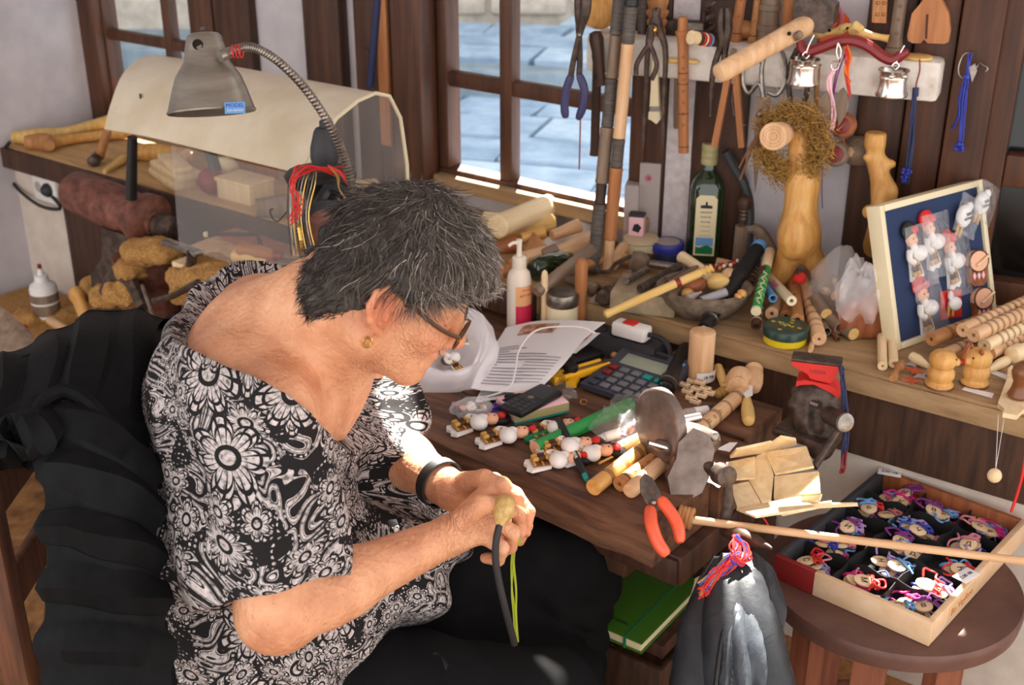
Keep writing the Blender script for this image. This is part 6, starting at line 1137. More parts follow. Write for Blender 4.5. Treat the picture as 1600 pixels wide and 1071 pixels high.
# plastic bags and brown chunk
def bag(name, label, cat, c, r, mt, seed, top=None, n=36, amp=.12, group=None):
    rr = random.Random(seed); mb = MB(); P = []
    for i in range(n // 2 + 1):
        th = math.pi * i / (n // 2); row = []
        for j in range(n):
            a = 6.2832 * j / n; v_ = V((math.sin(th) * math.cos(a), math.sin(th) * math.sin(a), -math.cos(th)))
            k_ = 1 + amp * mnoise.noise(v_ * 2.2 + V((seed, 0, 0))) + amp * .7 * abs(mnoise.noise(v_ * 5 + V((0, seed, 0)))) 
            q = V((v_.x * r[0], v_.y * r[1], v_.z * r[2])) * k_
            if top and v_.z > .55: w_ = (v_.z - .55) / .45; q = q.lerp(V(top) + V((v_.x * r[0] * (.35 + .4 * w_), v_.y * r[1] * .4, 0)), min(1, w_ * 1.1) * .9)
            row.append(c + q)
        P.append(row + [row[0]])
    mb.grid(P); return solo(name, label, cat, mb, mt, T(*c), group, True, 70)
b1 = bag('clear_bag', 'clear plastic bag of brown shavings by forked stand', 'bag', Zp(1305, 448, ZS + .055), (.048, .04, .058), 'bubble', 3, (.012, .0, .085), amp=.2)
rt = random.Random(9)
for i, (du, dv, lb) in enumerate(((-14, 0, 'wood chip in the clear bag nearest the forked stand'), (0, -16, 'topmost brown wood chip in the clear bag'), (2, 8, 'lowest brown wood chip in the clear bag'), (14, -2, 'wood chip in the clear bag nearest the white bag'))):
    turned('wood_chip', lb, 'chip', Zp(1300 + du, 458 + dv, ZS + .035 + .006 * i), Zp(1310 + du, 450 + dv + 6 * (i % 2), ZS + .045), [(0, .003), (.3, .010), (.8, .008), (1, .002)], 'wood_beech', 'chips in the clear bag', n=7)
bag('white_bag', 'crumpled white plastic bag against the display board', 'bag', Zp(1345, 462, ZS + .075), (.040, .036, .062), 'crumple', 7, amp=.5)
fd = Field(np.array(Zp(1350, 500, ZS)) - .09, np.array(Zp(1350, 500, ZS)) + .11, .005); q = Zp(1352, 505, ZS + .02); fd.ell(q, (.055, .04, .05), None, .02); fd.ell(q + V((.025, .01, .02)), (.03, .03, .05), None, .02); X, Y, Z = fd.full(); fd.a += (.004 * n3(X, Y, Z, 70, .3)).astype(np.float32); fd.a = np.maximum(fd.a, np.broadcast_to(ZS + .0005 - Z, fd.a.shape).astype(np.float32)); me = fd.mesh('root_chunk', 'wood_red'); recentre(me, Matrix.Translation(q)); tag(obj('root_chunk', me, None, None, Matrix.Translation(q)), 'dark reddish brown root chunk under the white bag', 'root')
for A, B_, lb in (((1379, 572), (1378, 526), 'pale round peg next to display board, outer one'), ((1396, 568), (1394, 524), 'pale round peg touching the display board')): flute(lb, Zp(*A, ZS + .009), Zp(*B_, ZS + .009), .0085, 'wood_pale', 0, name='round_peg', cat='peg', bore=.25, group='pegs by the display board')
# ------------------------------------------------------------------ doll figures (bagpipers) shared by bench and board
def make_doll(label, hat='black', drum=False):
    t = thing('bagpiper_figure', label, 'figurine', None, 'small painted bagpiper figures')
    obj('skirt', MB().prism([(-.013, -.03), (-.006, -.034), (0, -.031), (.006, -.034), (.012, -.029), (.008, -.006), (-.008, -.006)], 0, .004), 'white', t)
    obj('apron', MB().prism([(-.009, -.026), (.007, -.026), (.006, -.006), (-.006, -.006)], .0038, .006), 'brown_glaze', t); obj('trim', MB().box(-.009, .007, -.026, -.023, .0055, .0068).box(-.009, .007, -.016, -.014, .0055, .0068), 'gold', t)
    obj('bodice', MB().prism([(-.008, -.008), (.006, -.008), (.007, .012), (-.006, .012)], 0, .007), 'red_dark', t)
    obj('bag', MB().ell((.006, .002, .009), (.0125, .0105, .0085), 14).ell((-.002, .010, .009), (.006, .008, .005), 10), 'white', t); obj('sleeve', MB().tube(spl([(-.008, .010, .006), (-.013, .0, .008), (-.008, -.006, .010)], 8), .004, 7), 'white', t)
    for x in (-.010, -.003): 
        d_ = obj('drone', MB().lathe([(0, .0022), (.008, .0022), (.009, .003), (.011, .003), (.012, .0022), (.02, .0022), (.021, .003), (.026, .0028), (.027, .0018)], 8, T(x, .002, .010) @ RX(95)), 'gold', t); obj('dark_band', MB().lathe([(.012, .0024), (.013, .0027), (.019, .0027), (.020, .0024)], 8, T(x, .002, .010) @ RX(95)), 'burn', d_)
    hd = obj('head', MB().ell((0, .022, .006), (.0092, .0105, .0065), 14), 'skin_doll', t)
    for x in (-.0035, .0035): obj('eye', MB().ell((x, .024, .0122), (.0011, .0013, .0006), 6), 'ink', hd)
    obj('mouth', MB().ell((0, .0185, .0122), (.0018, .0007, .0005), 6), 'red', hd)
    h_ = obj('hair', MB().ell((0, .034, .004), (.0135, .0125, .0065), 12), hat, t); obj('flower', MB().ell((.005, .033, .0105), (.0055, .005, .0035), 8).ell((.0015, .036, .010), (.0035, .0035, .003), 6), 'red', h_); return t
def copy_tree(o, parent=None):
    c = o.copy(); COL.objects.link(c); c.parent = parent
    for q in o.children: copy_tree(q, c)
    return c
DOLL = {'black': None, 'red': None}
def doll(label, M, hat='black', sc=1.0, group=None):
    if DOLL[hat] is None: DOLL[hat] = o = make_doll(label, hat)
    else: o = copy_tree(DOLL[hat]); o['label'] = label
    o.matrix_basis = M @ Matrix.Scale(sc, 4); o['group'] = group or 'small painted bagpiper figures'; return o
# display board
B0, B1 = Zp(1400, 548, ZS), Zp(1556, 492, ZS); bx_ = (B1 - B0).normalized(); by_ = V((-bx_.y, bx_.x, 0)); bu = (UP * .235 + by_ * .075).normalized(); Hb, Wb = .262, (B1 - B0).length
MBd = frame(B0, bx_, z=bx_.cross(bu)); dbd = thing('display_board', 'cream framed display board with navy felt leaning on wall', 'display board', MBd)
fw = .012; dp_ = .028
for nm, a in (('frame_side', (0, fw, 0, Hb, -dp_, .004)), ('frame_side', (Wb - fw, Wb, 0, Hb, -dp_, .004)), ('frame_top', (fw, Wb - fw, Hb - fw, Hb, -dp_, .004)), ('frame_bottom', (fw, Wb - fw, 0, fw, -dp_, .004))): obj(nm, MB().rbox(*a, .002), 'ivory', dbd)
obj('felt', MB().box(fw, Wb - fw, fw, Hb - fw, -dp_, -.002), 'felt_blue', dbd)
MBl = wm(dbd); Ibd = MBl.inverted()
def onboard(u, v, z=-.0015):
    d_ = D(u, v, 1) - EYE; n_ = (MBl.to_3x3() @ V((0, 0, 1))); t_ = (B0 - EYE).dot(n_) / d_.dot(n_); q = Ibd @ (EYE + d_ * t_); return MBl @ T(q.x, q.y, z)
for i, (u, v, hat, lb, sc) in enumerate([(1425, 400, 'black', 'black hatted bagpiper figure on the display board', 1.0), (1452, 382, 'red', 'red capped bagpiper figure highest on the board', 1.0), (1484, 412, 'red', 'red capped bagpiper figure in board middle', 1.0), (1442, 485, 'red', 'red capped bagpiper figure low on the board', 1.0)]):
    doll(lb, onboard(u, v) @ RZ(8), hat, 1.42, 'figures on the display board')
    s_ = solo('sachet', 'clear sachet around the %s' % lb.replace(' on the display board', ' beside board edge'), 'sachet', MB().grid(patch([[(x * .036, y * .058, .024 + .004 * math.sin(3 * x + i)) for x in (-1, 0, 1)] for y in (-1, 0, 1)], 10, 10, lambda s, t: .003 * mnoise.noise((s * 6, t * 6, i))), .0006), 'film', onboard(u, v) @ RZ(rt.uniform(-8, 12)), 'clear sachets on the board')
for i, (u, v, lb) in enumerate([(1524, 412, 'painted drum magnet high on the display board'), (1532, 470, 'painted drum magnet low on the display board')]):
    t = thing('drum_magnet', lb, 'magnet', onboard(u, v) @ RZ(-6) @ Matrix.Scale(1.3, 4), 'drum magnets'); obj('drum_side', MB().prism([(-.019, -.026), (-.010, -.032), (.010, -.032), (.019, -.026), (.021, .0), (-.021, .0)], 0, .006), 'wood_red', t); obj('drum_head', MB().lathe([(0, .022), (.006, .022), (.008, .02)], 24, T(0, .004, 0) @ Matrix.Diagonal((1, .72, 1, 1))), 'skin_doll', t); obj('drum_rim', MB().tube(ring(V((0, .004, .0075)), V((1, 0, 0)), V((0, 1, 0)), .0215, .0155), .0012, 5, True), 'burn', t)
    for k_ in (-1, 0, 1): obj('diamond', MB().prism([(-.0035, 0), (0, -.006), (.0035, 0), (0, .006)], .006, .0068, T(k_ * .010, -.017, 0)), 'pink', t)
    obj('drumstick', MB().tube([(-.008, -.002, .010), (.004, .004, .011), (.019, .011, .011)], [.0024, .0016, .0022], 6), 'tag_wood', t)
t = thing('red_card_figure', 'white bagpipe figure on a red card on the board', 'figurine', onboard(1486, 474) @ RZ(-8) @ Matrix.Scale(1.25, 4)); obj('card', MB().rbox(-.024, .024, -.022, .020, 0, .002, .0008), 'red', t); obj('bag', MB().ell((0, .0, .008), (.014, .011, .007), 12).ell((-.008, .012, .007), (.005, .008, .004), 8), 'white', t)
for x in (-.014, -.004): obj('drone', MB().tube([(x, -.002, .008), (x - .001, -.018, .007)], .0022, 6), 'gold', t)
for i, (u, v, a, lb) in enumerate([(1496, 338, -35, 'white egg shaped bagpipe in bag at board corner'), (1524, 318, -35, 'white bagpipe charm hanging over the board top')]):
    t = thing('bagpipe_charm', lb, 'charm', onboard(u, v, .004) @ RZ(a) @ Matrix.Scale(1.25, 4), 'white bagpipe charms'); b_o = obj('bag', MB().ell((0, 0, .008), (.014, .018, .009), 16).ell((.006, .018, .008), (.006, .008, .005), 8), 'white', t); text('ЗЛАТ', .006, T(0, .003, .0175) @ RZ(40), 'ink', b_o); text('ОГРАД', .0055, T(.001, -.004, .0172) @ RZ(40), 'ink', b_o)
    for x in (-.005, .003): obj('drone', MB().tube([(x, -.014, .008), (x - .002, -.034, .009)], .0024, 6), 'gold', t)
    solo('sachet', lb.replace('white', 'clear sachet round'), 'sachet', MB().grid(patch([[(x * .026, y * .038, .020 + .005 * math.sin(2 * x + i)) for x in (-1, 0, 1)] for y in (-1, 0, 1)], 10, 10, lambda s, t: .004 * mnoise.noise((s * 6, t * 6, i + 5))), .0006), 'film', onboard(u, v, .004) @ RZ(a), 'clear sachets on the board')
# flutes by the board
fl_ = [((1455, 530, .034), (1605, 474, .034), 'lowest outer ringed flute beside display board', 'wood_mid'), ((1474, 556, .012), (1600, 500, .012), 'ringed flute lying flat on the ledge in front', 'wood_beech'), ((1504, 516, .062), (1625, 462, .062), 'ringed flute with holes on the pile top', 'wood_beech'), ((1521, 524, .060), (1640, 470, .060), 'ringed flute with closed tip on pile top', 'wood_beech'), ((1538, 540, .034), (1655, 484, .034), 'pale ringed flute in the pile middle', 'wood_pale'), ((1546, 552, .018), (1665, 498, .018), 'ringed flute nearest the two animal shakers', 'wood_beech'), ((1504, 560, .012), (1560, 530, .012), 'short flute end under the pile', 'wood_mid')]
for i, (A, B_, lb, mt) in enumerate(fl_): flute(lb, Zp(A[0], A[1], ZS + A[2]), Zp(B_[0], B_[1], ZS + B_[2]), .0125, mt, 3 if i in (0, 2) else 0, None, [x * .075 + o_ for x in range(2, 13) for o_ in (0, .015)], (.4, .8), bore=.28, group='ringed flutes piled at the board')
turned('clear_tipped_pipe', 'pale pipe with bulbous end at the pile front', 'pipe', Zp(1578, 556, ZS + .02), Zp(1650, 525, ZS + .025), [(0, .006), (.04, .015), (.2, .016), (.3, .012), (1, .012)], 'wood_pale')
# animal shakers
def shaker(label, u, v, face, ears):
    p = Zp(u, v, ZS); t = thing('wooden_shaker', label, 'shaker', T(*p) @ RZ(face), 'animal shakers'); obj('shaker_body', MB().lathe([(0, .021), (.002, .0235), (.006, .0235), (.009, .020), (.012, .019), (.02, .0225), (.028, .0225), (.034, .019), (.036, .0175)], 28), 'wood_honey', t); hd = obj('head', MB().lathe([(.034, .014), (.037, .019), (.046, .0225), (.055, .022), (.062, .017), (.065, .010), (.066, .002)], 28), 'wood_honey', t)
    obj('muzzle', MB().ell((.021, 0, .047), (.008, .008, .007), 10), 'wood_honey', hd); obj('nose', MB().ell((.029, 0, .048), (.003, .0035, .003), 8), 'red', hd)
    for s in (1, -1):
        obj('eye', MB().ell((.019, .009 * s, .055), (.002, .002, .0022), 6), 'ink', hd)
        if ears == 'long': obj('ear', MB().ell((.010, .007 * s, .076), (.003, .004, .014), 10, RY(18)), 'wood_red', hd)
        else: obj('ear', MB().ell((.008, .013 * s, .066), (.0035, .006, .006), 10), 'wood_red', hd)
    obj('base_ring', MB().lathe([(-.0005, .0225), (.0005, .0238), (.003, .0240), (.004, .0236)], 28), 'brown_glaze', t)
shaker('honey wood rabbit shaker with long ears', 1467, 603, -15, 'long'); shaker('honey wood bear shaker with round ears', 1522, 600, 200, 'round')
for A, B_, lb in (((1424, 556), (1450, 572), 'tapered wooden handle beside the rabbit shaker'), ((1574, 562), (1545, 578), 'tapered wooden handle beside the bear shaker')): turned('taper_peg', lb, 'peg', Zp(*A, ZS + .010), Zp(*B_, ZS + .008), [(0, .006), (.04, .0085), (.4, .0095), (.8, .0065), (1, .004)], 'wood_pale')
for P, lb in (([(1503, 609), (1507, 605), (1553, 615), (1550, 622)], 'narrow handwritten price strip on the ledge edge'), ([(1542, 581), (1548, 577), (1578, 588), (1574, 594)], 'narrow price strip behind the bear shaker')): cutout('price_strip', lb, 'label', P, ZS + .0005, .0008, 'paper', 'Z')
def starp(r0, r1, n, a0=0): return [((r0, r1)[i % 2] * math.cos(a0 + math.pi * i / n), (r0, r1)[i % 2] * math.sin(a0 + math.pi * i / n)) for i in range(2 * n)]
for i, (u, v, h, mt, lb) in enumerate([(1426, 570, .001, 'grey_card', 'silver cross charm at the back of the little heap'), (1428, 580, .005, 'ginger', 'orange cross charm in the heap middle'), (1438, 588, .001, 'grey_card', 'silver cross charm at heap edge'), (1424, 595, .001, 'ginger', 'orange cross charm nearest the ledge edge')]): solo('cross_charm', lb, 'charm', MB().prism(starp(.016, .006, 4, i), 0, .003), mt, T(*Zp(u, v, ZS + h)), 'cross charms')
cf = thing('carved_doll', 'small roughly carved pale wooden doll lying down', 'carving', Zp(1405, 580, ZS)); obj('torso', MB().tube(spl([Zp(1394, 592, ZS + .008), Zp(1402, 578, ZS + .010), Zp(1410, 566, ZS + .010)], 10), [.006, .008, .008, .006, .005, .007, .008, .007, .006, .004], 8), 'wood_mid', cf, world=True); obj('arms', MB().tube([Zp(1396, 566, ZS + .010), Zp(1414, 572, ZS + .010)], .004, 6), 'wood_mid', cf, world=True)
# paddle toy with brown figure, ball on strings
pt = thing('paddle_toy', 'wooden paddle toy with brown hen on the ledge corner', 'toy', Zp(1590, 640, ZS)); cutout('paddle', None, None, [(1558, 636), (1572, 598), (1574, 582), (1580, 576), (1586, 590), (1640, 600), (1640, 648), (1612, 640), (1596, 648), (1588, 656), (1566, 652), (1568, 646)], ZS + .006, .008, 'wood_pale', 'Z', parent=pt)
q = Zp(1590, 620, ZS + .015); obj('hen', MB().lathe([(0, .015), (.004, .017), (.015, .013), (.028, .011), (.034, .014), (.044, .0165), (.054, .014), (.06, .006), (.061, .001)], 20, T(*q)), 'brown_glaze', pt, world=True)
bl = D(1554, 743, 1.87); obj('ball', MB().ell(bl, (.011, .011, .0115), 14), 'wood_pale', pt, world=True)
for u in (1560, 1570): obj('string', MB().tube([Zp(u, 648, ZS + .004), bl + V((0, 0, .01))], .0005, 4), 'white', pt, world=True)
wire('twisted_string', 'red twisted string hanging below the ledge corner', 'string', [D(1604, 700, 1.84), D(1598, 740, 1.84), D(1590, 770, 1.83), D(1580, 800, 1.82)], .0022, 'red', 14)

# more worn bits between the billets and the block
for A_, B2, r, r2, mt, lb in (((800, 408, .02), (836, 424, .02), .010, .012, 'wood_mid', 'brown peg in front of the squat cup offcut'), ((885, 436, .015), (930, 452, .015), .009, .012, 'wood_grey', 'grey peg pointing at the stone block'), ((905, 418, .02), (948, 404, .03), .012, .010, 'wood_mid', 'brown billet just under the two drones'), ((862, 368, .05), (905, 352, .06), .012, .016, 'wood_beech', 'beech billet propped over the white billet'), ((815, 372, .05), (852, 362, .06), .011, .013, 'wood_honey', 'honey billet lying across the yellow one'), ((930, 446, .012), (968, 476, .010), .007, .009, 'iron', 'dark iron pin before the stone block'), ((990, 398, .03), (1020, 404, .03), .008, .010, 'wood_dark', 'dark peg between jar and blue tub'), ((872, 428, .02), (900, 420, .03), .014, .012, 'wood_grey', 'stubby grey billet behind the awl'), ((1064, 398, .02), (1080, 410, .02), .007, .007, 'wood_grey', 'grey stub beside the blue tub'), ((1120, 408, .03), (1146, 412, .03), .008, .006, 'wood_beech', 'small beech peg behind the stone bowl')):
    billet(lb, L1(*A_), L1(*B2), r, mt, r2)
for A_, B2, r, mt, lb in (((862, 520), (900, 508), .007, 'wood_red', 'red brown peg lying on the bench behind papers'), ((930, 520), (962, 506), .008, 'wood_grey', 'grey peg lying behind the power strip'), ((960, 512), (985, 500), .006, 'wood_honey', 'honey peg lying near the baton end')):
    turned('bench_peg', lb, 'peg', Zp(*A_, ZB + r), Zp(*B2, ZB + r), [(0, r * .6), (.06, r), (.5, r * .85), (.94, r), (1, r * .6)], mt)
sdm = MB(); rq = random.Random(77)
for i in range(420):
    s0 = rq.uniform(-1.0, -.05); q = FB @ V((s0, rq.uniform(.12, fy(s0) - .01), ZS + .0003)); a = rq.uniform(0, 6.28); L_ = rq.uniform(.001, .0035)
    sdm.add([(q.x, q.y, q.z), (q.x + L_ * math.cos(a), q.y + L_ * math.sin(a), q.z + .0004), (q.x + L_ * .6 * math.cos(a + 1), q.y + L_ * .6 * math.sin(a + 1), q.z + .001)], [(0, 1, 2)])
tag(obj('wood_shavings', sdm, 'wood_yellow', None, None, False, 0), 'fine pale shavings scattered over the ledge', 'shavings', None, 'stuff')
# ================================================================== on the workbench
def Q(u, v, h=0): return Zp(u, v, ZB + h)
def on(u, v, h=0, a=0): return T(*Q(u, v, h)) @ RZ(a)
# power strip with plug
A, B_ = Q(912, 538), Q(1030, 572); px_ = (B_ - A).normalized(); Mp = frame(A, px_, z=UP); L = (B_ - A).length
ps = thing('power_strip', 'dusty black power strip on the bench', 'power strip', Mp)
obj('case', MB().prism([(-.03, 0), (.03, 0), (.022, .042), (-.022, .042)], 0, L, Matrix(((0,0,1,0),(1,0,0,0),(0,1,0,0),(0,0,0,1)))), 'charcoal', ps)
for i in range(3):
    s_ = obj('socket', MB().lathe([(.0415, .019), (.0432, .019), (.0432, .0165), (.034, .0160), (.034, .001)], 24, T(.032 + .048 * i, .0, 0)), 'black', ps)
    for d_ in (-.006, .006): obj('pin_hole', MB().lathe([(.0342, .0022), (.0346, .0022)], 8, T(.032 + .048 * i + d_, d_, 0)), 'hole', s_)
pg = thing('plug', 'white plug adaptor with red glowing style switch in strip', 'plug', Mp @ T(L * .62, 0, .0436)); obj('plug_body', MB().rbox(-.035, .038, -.017, .017, 0, .028, .006), 'white', pg); obj('switch', MB().rbox(-.014, .012, -.011, .011, .0275, .0315, .002), 'red', pg)
obj('cord', MB().tube(spl([(.036, 0, .014), (.06, -.002, .016), (.082, -.005, .006), (.088, -.006, -.02), (.07, -.012, -.038), (.02, -.035, -.036)], 22), .0052, 8), 'rubber', pg)
wire('thin_cable', 'thin grey cable running behind the wooden cylinder', 'cable', [Q(1000, 580, .006), Q(1040, 560, .006), Q(1062, 545, .006)], .003, 'wood_grey', 14)
# papers
def sheet(name, label, G, mt='paper', lines=(), photo=None, seed=0):
    t = thing(name, label, 'paper', G[1][1]); nu, nv = 24, 24; P = patch(G, nu, nv, lambda s, q: .002 * mnoise.noise((s * 3 + seed, q * 3, 2))); obj('leaf', MB().grid(P, .0006), mt, t, world=True)
    def at(s, q): i, j = s * (nu - 1), q * (nv - 1); i0, j0 = min(int(i), nu - 2), min(int(j), nv - 2); a, b_ = i - i0, j - j0; return P[i0][j0] * (1-a)*(1-b_) + P[i0+1][j0] * a*(1-b_) + P[i0][j0+1] * (1-a)*b_ + P[i0+1][j0+1] * a*b_ + V((0, -.0004, .0014))
    for s, q0, q1, w_, m_ in lines: obj('print_line', MB().grid([[at(s, q0 + (q1 - q0) * k_ / 8) for k_ in range(9)], [at(s + w_, q0 + (q1 - q0) * k_ / 8) for k_ in range(9)]], .0002), m_, t, world=True)
    if photo: obj('printed_photo', MB().grid([[at(photo[0] + (photo[1] - photo[0]) * a / 8, photo[2] + (photo[3] - photo[2]) * b_ / 8) for b_ in range(9)] for a in range(9)], .0002), 'photo_print', t, world=True)
    return t
noisy('photo_print', (150, 96, 70), (214, 176, 150), (60, 60, 60), .5, bmp=0, c3=(90, 110, 50), lo=.4, hi=.6)
rt = random.Random(5)
LN = [(.10 + .035 * i, .18, .30 + .5 * rt.random(), .010, 'ink_soft') for i in range(14)] + [(.14 + .035 * i, .62, .9, .008, 'ink_soft') for i in range(9)]
sheet('printed_sheet', 'curled printed sheet with small photo on the bench', [[Q(735, 606, .012), Q(775, 612, .014), Q(838, 613, .012)], [Q(752, 570, .02), Q(800, 568, .03), Q(878, 572, .05)], [Q(772, 540, .02), Q(830, 528, .035), Q(912, 530, .075)], [Q(790, 512, .02), Q(850, 500, .04), Q(946, 503, .11)]], lines=LN, photo=(.74, .9, .30, .66))
sheet('folded_sheet', 'second white sheet lying under the curled one', [[Q(742, 628, .002), Q(800, 622, .002)], [Q(776, 560, .004), Q(850, 556, .004)]], lines=[(.1 + .08 * i, .1, .9, .012, 'ink_soft') for i in range(5)])
sheet('leaflet', 'coloured leaflet with photo strip behind curled sheet', [[Q(770, 545, .01), Q(900, 552, .02)], [Q(800, 512, .012), Q(938, 520, .05)]], photo=(.3, .9, .2, .9), seed=3)
wire('white_cable', 'thin white cable lying over the printed sheet', 'cable', [Q(760, 620, .02), Q(795, 606, .035), Q(805, 580, .05), Q(812, 545, .06), Q(840, 515, .075), Q(900, 510, .10), Q(930, 520, .10)], .0016, 'white', 30)
# white bag of figures
cB = Q(697, 590, .0)
def open_bag():
    P = []; n = 44
    prof = [(.02, .004), (.075, .004), (.095, .02), (.10, .045), (.094, .075), (.084, .10), (.076, .108), (.068, .10), (.066, .07), (.064, .04), (.05, .018), (.01, .014)]
    pp = spl([(r, z, 0) for r, z in prof], 34)
    for i, q in enumerate(pp):
        row = []
        for j in range(n):
            a = 6.2832 * j / n; k_ = 1 + .13 * mnoise.noise((math.cos(a) * 1.6, math.sin(a) * 1.6, q.y * 14)) + .05 * mnoise.noise((math.cos(a) * 6, math.sin(a) * 6, q.y * 8 + i * .05)); w3 = RX(38).to_3x3() @ V((q.x * k_ * math.cos(a), q.x * k_ * math.sin(a) * .9, (q.y - .05) * (1 + .2 * mnoise.noise((math.cos(a), math.sin(a), i * .1))))); w3.z = max(-.048, w3.z); row.append(cB + w3 + V((.0, .0, .052)))
        P.append(row + [row[0]])
    return MB().grid(P)
solo('plastic_bag', 'open white plastic bag holding bagpiper figures', 'bag', open_bag(), 'milky_bag', None, None, True, 80)
doll('bagpiper figure lying inside the white bag', T(*(cB + V((.012, -.03, .045)))) @ RZ(50) @ RX(25)); doll('second bagpiper figure deeper in the white bag', T(*(cB + V((-.03, -.015, .05)))) @ RZ(-30) @ RX(25)); doll('third bagpiper figure at the white bag side', T(*(cB + V((.02, .02, .06)))) @ RZ(160) @ RX(25), 'red')
bag('zip_bag', 'small clear bag with a white figure by the big bag', 'bag', Q(738, 638, .016), (.034, .026, .018), 'bubble', 11, amp=.25); doll('bagpiper figure in the small clear bag', T(*Q(738, 640, .008)) @ RZ(100), 'black', .75)
yn = thing('blue_yarn', 'tangle of blue yarn beside the pink notepad', 'yarn', Q(790, 640, .004)); rt = random.Random(14)
for i in range(9): obj('strand', MB().tube(spl([Q(785 + rt.uniform(-22, 25), 640 + rt.uniform(-12, 8), .004 + rt.uniform(0, .012)) for _ in range(6)], 22), .0011, 5), ('blue', 'blue', 'purple')[i % 3], yn, world=True)
bag('black_pouch', 'small black cloth pouch behind the phone', 'pouch', Q(808, 628, .012), (.034, .022, .012), 'black_soft', 4, amp=.2)
# figures laid on the bench edge
for i, (u, v, a, lb) in enumerate([(742, 668, -62, 'bagpiper figure lying nearest the white bag'), (788, 688, -66, 'second bagpiper figure on the bench edge'), (862, 678, -58, 'bagpiper figure lying behind the green tube'), (885, 704, -72, 'bagpiper figure lying under the black pen'), (918, 716, -70, 'bagpiper figure lying beside the pen tip'), (867, 726, -75, 'bagpiper figure sticking out below the green tube')]): doll(lb, on(u, v, .002 + .006 * (i == 3), a), 'black', 1.45, 'figures laid out on the bench')
# phone on notepad
M = frame(Q(805, 664), Q(905, 640) - Q(805, 664), z=UP); np_ = thing('notepad', 'pink sticky note block with green cover', 'notepad', M); obj('pages', MB().rbox(0, .105, 0, .075, .003, .020, .0012), 'pink', np_); obj('cover', MB().box(-.001, .106, -.001, .076, 0, .003), 'teal', np_); obj('edge_paper', MB().box(.0005, .1045, -.0006, .0002, .004, .019), 'olive', np_)
M = frame(Q(806, 652, .0205), Q(880, 612, .0205) - Q(806, 652, .0205), z=UP); ph = thing('mobile_phone', 'black keypad phone lying on the pink notepad', 'phone', M @ T(.0, -.012, 0)); obj('case', MB().rbox(0, .112, 0, .05, 0, .012, .004), 'black', ph); obj('screen', MB().rbox(.062, .105, .006, .044, .0118, .0125, .0003), 'charcoal', ph)
for r_ in range(4):
    for c_ in range(3): obj('key', MB().rbox(.006 + .011 * r_, .015 + .011 * r_, .006 + .0135 * c_, .017 + .0135 * c_, .0118, .0132, .0006), 'charcoal', ph)
obj('menu_key', MB().lathe([(.0118, .006), (.0134, .006), (.0134, .0035), (.0128, .003)], 14, T(.054, .025, 0)), 'steel', ph)
# green tube, markers, pens
gt = flute('bright green painted tube with bare wooden end', Q(836, 700, .0135), Q(985, 632, .0135), .0125, 'green', 0, bore=.5, name='green_tube', cat='tube'); obj('bare_end', MB().lathe([(-.0008, .0068), (-.0006, .0122), (.0004, .0122)], 18), 'skin_doll', gt)
turned('green_marker', 'dark green felt pen behind the green tube', 'pen', Q(820, 688, .007), Q(875, 668, .007), [(0, .003), (.05, .006), (.3, .0065), (1, .0065)], 'teal_dark')
A, B_ = Q(872, 655, .026), Q(917, 750, .008); pn = thing('black_pen', 'black pen with teal tip across the green tube', 'pen', align(A, B_)); L = (B_ - A).length; obj('barrel', MB().lathe([(0, .005), (.003, .0068), (L * .42, .0068), (L * .43, .006), (L * .85, .0058), (L * .92, .0045)], 16), 'black', pn); obj('tip', MB().lathe([(L * .92, .0046), (L * .98, .0042), (L, .003)], 14), 'teal', pn); q = align(A, B_).inverted().to_3x3() @ (EYE - A); text('MARKER', .007, Matrix.Rotation(math.atan2(q.y, q.x), 4, 'Z') @ T(.0061, 0, L * .62) @ RY(90) @ RZ(180), 'white', pn)
def marker(label, A, B_, body, cap, bands, txt=None):
    L = (B_ - A).length; t = thing('marker', label, 'marker', align(A, B_)); obj('barrel', MB().lathe([(0, .005), (.002, .0065), (.015, .0068), (.016, .0085), (L * .7, .0085)], 18), body, t); obj('cap', MB().lathe([(L * .7, .009), (L * .72, .0095), (L * .97, .0088), (L, .006)], 18), cap, t)
    for a, b_, mt in bands: obj('band', MB().lathe([(L * a, .0085), (L * a + .001, .0089), (L * b_ - .001, .0089), (L * b_, .0085)], 18), mt, t)
    if txt: q = align(A, B_).inverted().to_3x3() @ (EYE - A); text(txt, .009, Matrix.Rotation(math.atan2(q.y, q.x), 4, 'Z') @ T(.009, 0, L * .5) @ RY(90) @ RZ(90) @ RZ(-90), 'white', t)
    return t
marker('white paint marker with red and gold bands', Q(931, 688, .009), Q(1012, 662, .009), 'paper', 'blue', [(.42, .58, 'red'), (.58, .66, 'wood_honey'), (.66, .7, 'red')])
marker('black marker with white label behind the grinder', Q(1056, 648, .009), Q(1128, 638, .009), 'grey_card', 'black', [(.4, .68, 'paper')])
# plastic wraps
def wrap(label, G, mt='film', amp=.009, seed=0, n=30): solo('plastic_wrap', label, 'plastic wrap', MB().grid(patch(G, n, n, lambda s, t: amp * mnoise.noise((s * 7 + seed, t * 7, 1)) + amp * .7 * abs(mnoise.noise((s * 16, t * 16, seed)))), .0005), mt, None, None, True, 80)
wrap('crinkled clear wrap over the green tube end', [[Q(916, 668, .016), Q(950, 690, .03), Q(1000, 688, .03)], [Q(945, 640, .03), Q(975, 655, .045), Q(1012, 655, .03)], [Q(962, 618, .02), Q(1000, 615, .03), Q(1026, 612, .012)]], seed=2)
wrap('small clear wrapper under the yellow cutter', [[Q(842, 600, .006), Q(870, 622, .012), Q(902, 622, .006)], [Q(862, 590, .008), Q(890, 602, .016), Q(900, 612, .008)]], seed=5, n=18, amp=.006)
